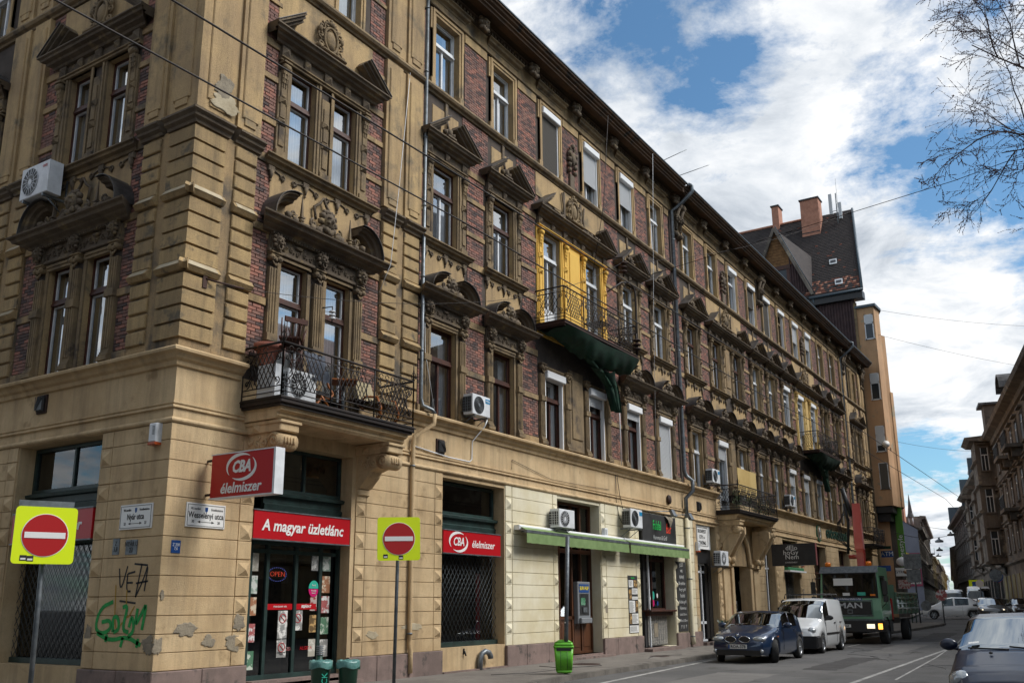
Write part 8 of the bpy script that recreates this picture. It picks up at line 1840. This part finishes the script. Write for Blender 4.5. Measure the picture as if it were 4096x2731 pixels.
e = empty('far_litter_bin', (62.0, 10.45, zg(62)+.12), label='dark green litter bin on two legs by the sign post on the kerb tip', cat='litter bin'); q = MB(); q.use(M_BIND); q.lathe((0, 0, .55), [(.2, 0), (.24, .55), (.25, .62), (.2, .66)], 14); q.tube([(0, -.1, 0), (0, -.1, .6)], .03, 5); q.tube([(0, .12, 0), (0, .12, .6)], .03, 5); q.build('drum', parent=e)
# left row beyond the junction
LA = rad(7.3); l0 = (137.1, 21.73); lu = Vector((math.cos(LA), math.sin(LA), 0))
zf = .45
b = block('gable_end_building', 'building with blank blue-grey gable wall carrying a pink-framed billboard', l0, LA, False, 24, 9, 11.6, zf, 3, 4, M_R1, roof=None)
q = MB(); q.use(M_BG1); nv = Vector((-math.sin(LA), math.cos(LA), 0)); O_ = Vector((l0[0]-.05*lu.x, l0[1], 0))
def gp(a, z, off=0.0): p = O_+nv*a-lu*off; return (p.x, p.y, z)
q.add([gp(-.2, zf, .1), gp(-.2, 11.2, .1), gp(2.6, 13.3, .1), gp(9, 15, .1), gp(9, zf, .1)], [(0, 1, 2, 3, 4)]); q.build('gable_wall', parent=b)
q = MB(); q.use(M_TILER); q.add([gp(-.5, 11.3, .2), gp(9, 16.5, .2), gp(9, 16.5, -24), gp(-.5, 11.3, -24)], [(0, 1, 2, 3)]); q.build('roof', parent=b)
q = MB(); q.use(M_CHIM); q.box(138, 139.2, 23.2, 24.2, 12, 14.8); q.build('chimney', parent=b)
e = empty('billboard', label='large pink-framed billboard with a yellow diagonal strip on the blue-grey gable', cat='billboard'); q = MB(); q.use(mat('billboard_pink', srgb('a5405c', .7), rough=.6)); q.add([gp(-.15, 3.7, .2), gp(-.15, 8.1, .2), gp(2.5, 8.1, .2), gp(2.5, 3.7, .2)], [(0, 1, 2, 3)]); q.build('frame', parent=e)
q = MB(); q.use(M_POST[5]); q.add([gp(.02, 4.0, .25), gp(.02, 7.8, .25), gp(2.4, 7.8, .25), gp(2.4, 4.0, .25)], [(0, 1, 2, 3)]); q.build('poster', parent=e)
q = MB(); q.use(M_R1); q.add([gp(.2, 4.2, .28), gp(.2, 6.3, .28), gp(1.6, 6.6, .28), gp(2.3, 7.4, .28), gp(2.3, 4.2, .28)], [(0, 1, 2, 3, 4)]); q.use(MATS['banner_green']); q.build('poster_picture', parent=e)
q = MB(); q.use(mat('strip_yellow', srgb('e2c24a', .8), rough=.6)); q.add([gp(-.15, 6.9, .3), gp(-.15, 7.4, .3), gp(1.7, 8.3, .3), gp(1.7, 7.9, .3)], [(0, 1, 2, 3)]); q.build('yellow_strip', parent=e)
e = empty('roof_turret', (143, 23.2, 12.4), label='slender pointed turret on the roof behind the blue-grey gable', cat='turret'); q = MB(); q.use(M_LEAD); q.lathe((0, 0, 0), [(.5, 1.0), (.32, 1.6), (.02, 4.3)], 8, smooth=False); q.build('spire', parent=e)
for k in range(4): q = MB(); q.use(M_WHITE); a = PI/4+k*PI/2; q.tube([(.36*math.cos(a), .36*math.sin(a), 0), (.36*math.cos(a), .36*math.sin(a), 1.0)], .06, 4); q.build('colonnette', parent=e)
def along(a): p = Vector((*l0, 0))+lu*a; return (p.x, p.y)
GRP = 'terraces of the distant street'
for nm, lab, a, ln, h, st, m, rf in (('dark_ornate_house', 'dark ornate house with deep cornice beyond the billboard gable', 24.2, 55, 15.0, 4, M_R1, None), ('cream_far_house', 'cream house with plain gable in the far left terrace', 80, 40, 11.0, 4, M_CRM, (3, M_TILER)), ('brown_far_house', 'low brown house with dark cornice in the far left terrace', 121, 90, 12.0, 4, M_R2, (1.5, M_TILER)),
                                     ('pale_far_house', 'pale house farther along the left terrace', 212, 80, 13.5, 4, M_CRM, (5, M_TILER)), ('yellow_far_house', 'yellowish house near the vanishing end of the left terrace', 293, 110, 13.0, 4, M_YLB, (4, M_TILER)), ('white_far_house', 'last pale house at the end of the left terrace', 404, 160, 15, 4, M_WHITE, (4, M_TILER))):
    block(nm, lab, along(a), LA, False, ln, 14, h, zf, st, 9 if a > 100 else 4.2, m, roof=rf, group=GRP, bal=2 if a < 100 else 0, w_=1.3 if a > 100 else 1.1)
# right row
RA_ = rad(10.0); r0 = Vector((104.96, 9.6, 0)); ru = Vector((math.cos(RA_), math.sin(RA_), 0)); rn = Vector((-ru.y, ru.x, 0))
def al(a, off=0.0): p = r0+ru*a+rn*off; return (p.x, p.y)
M_SHOPY = mat('shopfront_painted_yellow_light', srgb('a8954e', .6), srgb('8b7a3f', .6), rough=.7, big=1, amt=.2)  # the yellow light of the shops is put into this base colour
RR1 = block('dark_palace_building', 'dark sooty ornate building with corner oriel on the right side of the street', al(-60), RA_, True, 54, 16, 16.2, zf, 4, 3.6, M_R1, bal=0, group='ornate buildings on the right', base=M_SHOPY, gf=4.4, w_=1.2)
def bay(e, a, w_, off, z0, z1, m, cap=True, win=3, trim=None):
    o_ = al(a, 0); q = LMB(o_, RA_, True); q.use(m); q.d(0, w_, z0, z1, off); 
    for k in range(5): q.prof([(off, z0+(z1-z0)*k/5-.1), (off+.25, z0+(z1-z0)*k/5), (off+.25, z0+(z1-z0)*k/5+.12), (off, z0+(z1-z0)*k/5+.25)], -.2, w_+.2)
    q.prof([(0, z1-.5), (off+.4, z1-.3), (off+.8, z1), (0, z1+.15)], -.6, w_+.6); q.add([(w_*.1, -off*.9, z0), (w_*.9, -off*.9, z0), (w_*.7, 0, z0-1.0), (w_*.3, 0, z0-1.0)], [(0, 1, 2, 3)]); q.build('oriel', parent=e)
    sh = (z1-z0)/win
    for k in range(win):
        # window on the side of the bay that faces the camera
        p = r0+ru*(a-.02)+rn*(off*.52); f = far_window(e, (p.x, p.y), RA_, True, 0, z0+sh*k+sh*.2, .62, sh*.55, m); f.rotation_euler = (0, 0, RA_+PI/2+PI)
bay(RR1, -11.5, 4.5, 1.5, 4.9, 16.2, M_R1, win=3)
for a, z in ((-24, 12.6), (-24, 8.6), (-30, 12.6)):
    q = LMB(al(a), RA_, True); q.use(M_R1); q.d(-1.6, 1.6, z-.3, z-.05, 1.1); q.d(-1.2, -.8, z-.9, z-.3, .7); q.d(.8, 1.2, z-.9, z-.3, .7); q.use(M_IRON)
    for k in range(16): q.d(-1.55+.2*k, -1.5+.2*k, z, z+.9, 1.06, 1.0)
    q.d(-1.6, 1.6, z+.85, z+.93, 1.08, .98); q.build('balcony', parent=RR1)
q = LMB(al(-60), RA_, True); q.use(M_TILED); q.add([(0, -.5, 16.3), (50, -.5, 16.3), (50, 7, 21), (0, 7, 21)], [(0, 1, 2, 3)]); q.build('roof', parent=RR1)
q = LMB(al(-13), RA_, True); q.use(M_R2); q.d(0, 2.2, 16.2, 18.9, .5, -3); q.use(M_LEAD); q.d(-.3, 2.5, 18.9, 19.1, .9, -3); q.build('attic_gable', parent=RR1)
q = LMB(al(-31.5), RA_, True); q.use(M_LEAD); q.arc(1.0, 16.6, 1.4, 1.2, 0, 180, [(0, 0), (0, 1.0), (-.15, 1.0), (-.15, 0)], 8); q.build('lead_hood', parent=RR1)
M_BKW = mat('exposed_brick_wall', srgb('a08870', .62), srgb('8a6a58', .56), srgb('b5a68c', .64), rough=.95, big=.6, fine=9, amt=.5, bump=.8, thr3=(.5, .6))
e = empty('brick_gable_building', label='tall bare brick gable wall at the right edge of the picture', cat='building'); q = LMB(al(-60), RA_, True); q.use(M_BKW); q.d(0, 26, 0, 18.2, -.5, -14); q.add([(25.99, .6, 18.2), (25.99, 14, 18.2), (25.99, 14, 32)], [(0, 1, 2)]); q.build('wall', parent=e)
q = LMB(al(-60), RA_, True); q.use(M_LEAD); q.add([(26.1, .0, 17.6), (26.1, 14, 32.5), (0, 14, 32.5), (0, .0, 17.6)], [(0, 1, 2, 3)]); q.build('roof', parent=e)
RR2 = block('pinkish_ornate_house', 'pinkish brown ornate house with stacked oriels beyond the dark palace', al(-5.8), RA_, True, 36, 16, 15.0, zf, 4, 3.6, M_R2, bal=2, group='ornate buildings on the right', gf=4.4, w_=1.0)
bay(RR2, 1.5, 4, 1.1, 5.2, 13.2, M_R2, win=2); bay(RR2, 14, 4, 1.0, 5.4, 13.5, M_R2, win=2)
q = LMB(al(-5.8), RA_, True); q.use(M_TILER); q.add([(0, -.7, 15.0), (24, -.7, 15.0), (24, 6, 21), (0, 6, 21)], [(0, 1, 2, 3)]); q.use(M_ROOFE); q.d(9, 9.6, 15.0, 17.8, .3, -5); q.d(22, 22.7, 15.0, 18.2, .3, -5); q.build('roof', parent=RR2)
RR3 = block('long_grey_house', 'long dark grey house with mansard roof on the far right side', al(30.5), RA_, True, 38, 16, 13.8, zf, 4, 4.2, M_R3, group='ornate buildings on the right')
q = LMB(al(30.5), RA_, True); q.use(M_ROOFE); q.d(.5, 1.2, 13.8, 17.4, .5, -4); q.d(36.5, 37.4, 13.8, 17.0, .5, -4); q.use(M_TILER); q.add([(1, -.6, 14), (36, -.6, 14), (36, 5, 18.5), (1, 5, 18.5)], [(0, 1, 2, 3)]); q.build('roof', parent=RR3)
RB2 = rad(7.6); p = al(68.6); block('far_right_house', 'farthest terrace on the right edge of the distant street', p, RB2, True, 260, 14, 10.5, zf, 3, 12, M_R3, roof=(3, M_TILER), group=GRP, w_=1.4)
e = empty('onion_dome_turret', (al(33, -1.5)[0], al(33, -1.5)[1], 14.0), label='slim turret with a metal onion dome above the right-hand roofs', cat='turret'); q = MB(); q.use(M_LEAD); q.lathe((0, 0, 0), [(1.0, 3.2), (.75, 3.5), (.5, 3.8), (.78, 4.3), (.72, 4.7), (.25, 5.3), (.08, 5.9), (.16, 6.1), (.02, 7.2)], 14); q.lathe((0, 0, 0), [(1.3, 0), (.8, 1.8)], 8, smooth=False); q.build('onion_dome', parent=e)
for k in range(6): q = MB(); q.use(M_LEAD); a = k*PI/3; q.tube([(.7*math.cos(a), .7*math.sin(a), 1.8), (.7*math.cos(a), .7*math.sin(a), 3.2)], .09, 4); q.build('lantern_post', parent=e)
# round signs on the right
for i, (a, off, z, m, lab, mm) in enumerate(((-19, 1.6, 3.4, M_REDS, 'red round sign seen left of the far yellow-lit shopfronts', None), (-26, 2.2, 3.3, M_BLU, 'blue and red round sign before the yellow-lit shopfronts', None), (-30, 2.6, 3.3, M_ZINC, 'grey round sign back by the yellow-lit shopfronts', None), (-14, 2.6, 3.0, M_SIGNW, 'small white round limit sign farther back', None))):
    x, y = al(a, off); e = empty('round_road_sign', (x, y, zf), label=lab, cat='traffic sign', group='round signs on the right side'); q = MB(); q.use(M_GALV); q.tube([(0, 0, 0), (0, 0, z)], .05, 6); q.build('post', parent=e); q = MB(); q.use(m); q.lathe((-.08, 0, z-.3), [(.42 if i < 3 else .32, 0), (.42 if i < 3 else .32, .04)], 20, 'x', False); q.build('disc', parent=e)
x, y = al(-10, 2.6); e = empty('crossing_sign', (x, y, zf), label='yellow-backed blue pedestrian crossing sign over the distant van', cat='traffic sign'); q = MB(); q.use(M_GALV); q.tube([(0, 0, 0), (0, 0, 2.6)], .05, 6); q.build('post', parent=e); q = MB(); q.use(M_FYEL); q.box(-.1, -.06, -.6, .6, 2.2, 3.1); q.use(M_BLU); q.box(-.12, -.1, -.33, .33, 2.35, 2.95); q.build('panel', parent=e)
# the opposite sides of both streets: outside the frame, seen only mirrored in the window panes
for nm, lab, o_, an, fl_, ln, h, m in (('opposite_house', 'pale house across the street, mirrored in the shop windows', (34, -9.5), 0, True, 30, 15.5, M_CRM), ('opposite_house', 'brownish house across the street, mirrored in the door panes', (2, -10), 0, True, 30, 13.5, M_R2), ('opposite_house', 'grey house across the side street, mirrored in its windows', (-9, 44), -PI/2, True, 46, 15, M_R3)):
    block(nm, lab, o_, an, fl_, ln, 10, h, -.1, 4, 5, m, roof=(4, M_TILER), group='houses facing the corner building', w_=1.2)
# ------------------------------------------------------------------ bare tree reaching in from the right
M_BARK = mat('bark', srgb('5a4d4a', .6), srgb('443937', .6), rough=.95, big=4, amt=.3); M_BUD = mat('buds', srgb('6b4644', .6), rough=.9)
TR = empty('budding_street_tree', (24.5, -3.6, -.1), label='bare budding tree whose branches reach in at the upper right', cat='tree')
rt_ = random.Random(12)
def toP(p): return (p.x-24.5, p.y+3.6, p.z+.1)
q = MB(); q.use(M_BARK); q.tube([toP(Vector(p)) for p in ((24.5, -3.6, -.1), (24.45, -3.5, 3), (24.6, -3.3, 7), (24.3, -2.8, 10), (24.2, -2.4, 13), (24.4, -2.0, 17))], [.30, .24, .20, .16, .11, .05], 10); q.build('trunk', parent=TR)
limb, twig, bud = MB(), MB(), MB(); limb.use(M_BARK); twig.use(M_BARK); bud.use(M_BUD); ntw = [0]
def grow(p, d, L_, r_, lvl):
    n = 7 if lvl < 3 else 5; pts = [p.copy()]; rs = [r_]; dd = d.copy(); st = L_/n
    for i in range(n):
        dd = (dd+Vector((rt_.gauss(0, .12), rt_.gauss(0, .12), rt_.gauss(0, .10)-.03*(lvl > 1)))).normalized(); pts.append(pts[-1]+dd*st); rs.append(r_*(1-.72*(i+1)/n))
    (limb if lvl < 2 else twig).tube([toP(x) for x in pts], [max(.0036, v*.85) for v in rs], 6 if lvl < 2 else 3)
    if lvl >= 3:
        for i in range(1, n+1):
            for s_ in range(2):
                if rt_.random() < .75: c = pts[i]-dd*st*rt_.random(); bud.blob(toP(c+Vector((0, 0, .01))), (.014, .014, .018)) if False else bud.add([toP(c+Vector(v)*.012) for v in ((1, 0, 0), (-.5, .9, 0), (-.5, -.9, 0), (0, 0, 1.6), (0, 0, -1))], [(0, 1, 3), (1, 2, 3), (2, 0, 3), (0, 4, 1), (1, 4, 2), (2, 4, 0)])
    if lvl == 4: return
    k = (5, 5, 4, 3)[lvl]
    for j in range(k):
        f = .25+.75*(j+rt_.random()*.6)/k; i = min(n-1, int(f*n)); q0 = pts[i]+(pts[i+1]-pts[i])*(f*n-i) if i < n else pts[-1]
        ax = Vector((rt_.gauss(0, 1), rt_.gauss(0, 1), rt_.gauss(0, 1))).normalized(); a = rt_.uniform(.35, .95); nd = (dd*math.cos(a)+(ax-dd*ax.dot(dd)).normalized()*math.sin(a)).normalized()
        grow(q0, nd, L_*rt_.uniform(.45, .70)*(1.1-.35*f), r_*.45, lvl+1)
for p, t_, L_, r_ in (((24.3, -2.8, 10.6), (23.2, 2.2, 14.0), 4.9, .05), ((24.2, -2.6, 12.2), (22.6, 1.9, 15.4), 4.8, .05), ((24.2, -2.4, 13.5), (23.0, 1.5, 17.0), 4.8, .05), ((24.3, -2.8, 12.2), (23.8, 2.4, 12.9), 3.8, .045), ((24.3, -2.3, 14.5), (22.6, 1.0, 18.5), 4.4, .045)):
    grow(Vector(p), (Vector(t_)-Vector(p)).normalized(), L_, r_, 0)
limb.build('limbs', parent=TR); o = twig.build('twigs', parent=TR); o['kind'] = 'stuff'; o = bud.build('buds', parent=TR); o['kind'] = 'stuff'
# ------------------------------------------------------------------ overhead wires
def wire(pts, r_, label, grp='overhead wires across the street', m=None):
    q = MB(); q.use(m or M_IRON); q.tube(pts, r_, 5); tag(q.build('overhead_wire'), label, 'wire', grp)
def sag(a, b, s_, n=12): a, b = Vector(a), Vector(b); return [tuple(a+(b-a)*i/n-Vector((0, 0, s_*4*(i/n)*(1-i/n)))) for i in range(n+1)]
wire([(-10, 6.1, 6.0), (3.24, 6.02, 6.0), (8.4, 5.86, 6.0), (18.9, 5.85, 6.0), (26, 5.7, 6.02), (44.8, 5.75, 6.05), (70, 7.3, 6.2), (100, 11.5, 6.3), (200, 26, 6.5)], .009, 'contact wire running along the street, the lower one at upper left')
wire([(-10, 5.35, 6.0), (3.7, 5.3, 6.0), (7.4, 5.2, 6.0), (24.7, 5.02, 6.0), (45, 5.15, 6.05), (70, 6.6, 6.2), (100, 10.8, 6.3), (200, 25.2, 6.5)], .009, 'contact wire running along the street, the upper one at upper left')
wire(sag((11.45, 14.3, 7.85), (22.6, 13.2, 10.6), .35)+[(22.6, 13.2, 10.6)], .007, 'thin span wire from the corner pier past the corner balcony')
wire(sag((22.6, 13.2, 10.6), (28.6, 13.4, 13.55), .1)+sag((28.6, 13.4, 13.55), (39.3, 7.36, 18.1), .5)+sag((39.3, 7.36, 18.1), (25.5, -1.2, 12.8), .0)[:1], .008, 'span wire rising from the insulator at the middle downpipe')
wire(sag((28.9, 13.4, 12.9), (25.9, 2.2, 12.7), .0)+sag((25.9, 2.2, 12.7), (25.5, -2, 13.2), .0), .010, 'dark wire running from the middle downpipe up into the bare tree')
for a, b, s_, lab in (((73.0, 13.5, 22.0), (95, -3, 20.4), .5, 'pale wire high over the street from the orange oriel'), ((73.0, 13.2, 13.6), (97, 8.2, 15.4), .3, 'dark span wire from the orange oriel to the dark palace'), ((73.0, 13.6, 24.0), (90, -3, 24), .6, 'faint highest wire beyond the orange building'),
                      ((73, 13.0, 6.6), (89, 11.0, 7.4), .4, 'thick looping cable from the orange oriel over the street'), ((105, 15.5, 9.2), (112, 10.4, 9.0), .2, 'thin cross wire far down the street'), ((95, 14.5, 8.6), (104, 9.2, 8.4), .2, 'thin cross wire between the far facades')):
    wire(sag(a, b, s_), .02 if 'thick' in lab else .012, lab)
# insulators and anchors
for p, lab in (((28.7, 13.4, 13.4), 'brown insulator cluster on the facade beside the middle downpipe'), ((18.3+XC-.0, 13.2, 10.6), 'insulator of the span wire near the yellow balcony arm'), ((73.9, 12.9, 12.9), 'insulator at the corner of the orange oriel'), ((14.6, 14.0, 7.98), 'white porcelain insulator on the wire by the corner balcony window')):
    e = empty('insulator', p, label=lab, cat='insulator', group='insulators on the span wires'); s_ = .5 if 'porcelain' in lab or 'oriel' in lab else 1
    for k in range(3): q = MB(); q.use(M_WHITE if 'porcelain' in lab else M_RUST); q.lathe((0, 0, (.16*k-.2)*s_), [(.05*s_, 0), (.16*s_, .02*s_), (.14*s_, .06*s_), (.05*s_, .10*s_)], 12); q.build('shed', parent=e)
    q = MB(); q.use(M_IRON); q.tube([(0, .0, -.35*s_), (0, 0, .4*s_), (0, .6*s_, .45*s_)], .03*s_, 6); q.build('bracket', parent=e)
e = empty('wall_hook', label='iron anchor hook with turnbuckle on the corner pier holding the span wire', cat='hook'); q = MB('A'); q.use(M_RUST); q.d(.35, .45, 7.7, 8.05, .12, .09); q.tube([(.4, -.1, 7.9), (.7, -.25, 7.86), (1.2, -.3, 7.88)], .02, 6); q.build('anchor', parent=e)
e = empty('street_lamp_hanging', (88.6, 11.3, 7.3), label='small hanging street lamp on the far span wire', cat='street lamp', group='street lamps hung over the road'); q = MB(); q.use(M_ZINC); q.lathe((0, 0, 0), [(.28, -.12), (.3, 0), (.1, .1), (.05, .25)], 12); q.build('lamp_head', parent=e)
for p, lab in (((121.3, 16.8, 8.7), 'nearest of the hanging lamps down the street axis'), ((154.6, 21.5, 9.3), 'middle hanging lamp down the street axis'), ((187.9, 26.4, 9.9), 'farthest hanging lamp down the street axis')): c = dup(e, None, p); c['label'] = lab; c.scale = (1.6, 1.6, 1.6)
# ------------------------------------------------------------------ passers-by
M_SKIN = mat('skin', srgb('9c6a50', .7), rough=.6); M_JKT = mat('navy_jacket', srgb('1a2233', .6), rough=.9); M_JKB = mat('blue_jacket', srgb('24508a', .6), rough=.9); M_HOOD = mat('grey_hood', srgb('b5b0aa', .7), rough=.95); M_JEAN = mat('jeans', srgb('2a3242', .6), rough=.9); M_HAIR = mat('dark_hair', (.02, .016, .013), rough=.8)
def person(loc, rz, label, jacket, hood, h=1.76, broom=False):
    """one skinned body: pelvis root, spine, neck, head, arms with hands, legs with feet"""
    e = empty('person', loc, rz, label, 'person', 'passers-by on the pavement'); k = h/1.76
    J = [(0, 0, .95), (0, 0, 1.15), (.02, 0, 1.38), (.0, 0, 1.50), (-.02, 0, 1.58), (-.02, 0, 1.70), (0, .10, .90), (.02, .11, .50), (-.02, .11, .08), (-.17, .12, .03), (0, -.10, .90), (-.06, -.11, .52), (.10, -.11, .10), (-.05, -.12, .03),
         (0, .19, 1.42), (.04, .25, 1.16), (-.10, .22, .95), (-.16, .21, .87), (0, -.19, 1.42), (.02, -.26, 1.17), (-.18, -.20, 1.05), (-.26, -.17, 1.05)]
    rr_ = [.15, .14, .15, .06, .07, .085, .10, .065, .045, .04, .10, .065, .045, .04, .07, .05, .035, .03, .07, .05, .035, .03]
    E_ = [(0, 1), (1, 2), (2, 3), (3, 4), (4, 5), (0, 6), (6, 7), (7, 8), (8, 9), (0, 10), (10, 11), (11, 12), (12, 13), (2, 14), (14, 15), (15, 16), (16, 17), (2, 18), (18, 19), (19, 20), (20, 21)]
    me = bpy.data.meshes.new('body'); me.from_pydata([(a*k, b*k, c*k) for a, b, c in J], E_, []); o = bpy.data.objects.new('body', me); COL.objects.link(o)
    md = o.modifiers.new('skin', 'SKIN'); me.skin_vertices or True
    for i, v in enumerate(me.skin_vertices[0].data if me.skin_vertices else []): v.radius = (rr_[i]*k, rr_[i]*k); v.use_root = i == 0
    sb = o.modifiers.new('sub', 'SUBSURF'); sb.levels = 1; sb.render_levels = 1
    SK.append((o, e, jacket, k)); return e
SK = []
for args in (((40.5, 12.0, 0), 2.9, 'person in a dark jacket with a pale hood standing behind the parked blue car', M_JKT, True), ((42.3, 11.95, 0), 3.3, 'person in a blue jacket just left of the white van roof', M_JKB, False)):
    (x, y, _), rz, lab, jk, hd = args; e = person((x, y, 0), rz, lab, jk, hd)
    q = MB(); q.use(M_HAIR); q.blob((.01, 0, 1.68), (.098, .088, .11), .1, 2, 3); q.build('hair', parent=e); q = MB(); q.use(M_SKIN); q.blob((-.045, 0, 1.63), (.07, .07, .095), 0, 2); q.blob((-.12, 0, 1.63), (.02, .014, .02)); q.build('face', parent=e)
    if hd: q = MB(); q.use(M_HOOD); q.blob((.07, 0, 1.50), (.12, .15, .09), .2, 2, 1); q.build('hood', parent=e)
def flush_people():
    bpy.context.view_layer.update(); dg = bpy.context.evaluated_depsgraph_get()
    for o, e, jk, k in SK:
        me = bpy.data.meshes.new_from_object(o.evaluated_get(dg)); me.materials.clear()
        for m_ in (jk, M_JEAN, M_SKIN, M_BLACK): me.materials.append(m_)
        for p in me.polygons:
            c = p.center; p.use_smooth = True
            p.material_index = 3 if c.z < .1*k else (1 if c.z < .95*k else (2 if c.z > 1.5*k or (c.z < 1.12*k and abs(c.y) > .16*k and c.x < -.1*k) else 0))
        b = bpy.data.objects.new('body', me); COL.objects.link(b); b.parent = e; old = o.data; bpy.data.objects.remove(o); bpy.data.meshes.remove(old)
flush_people()
flush_text()
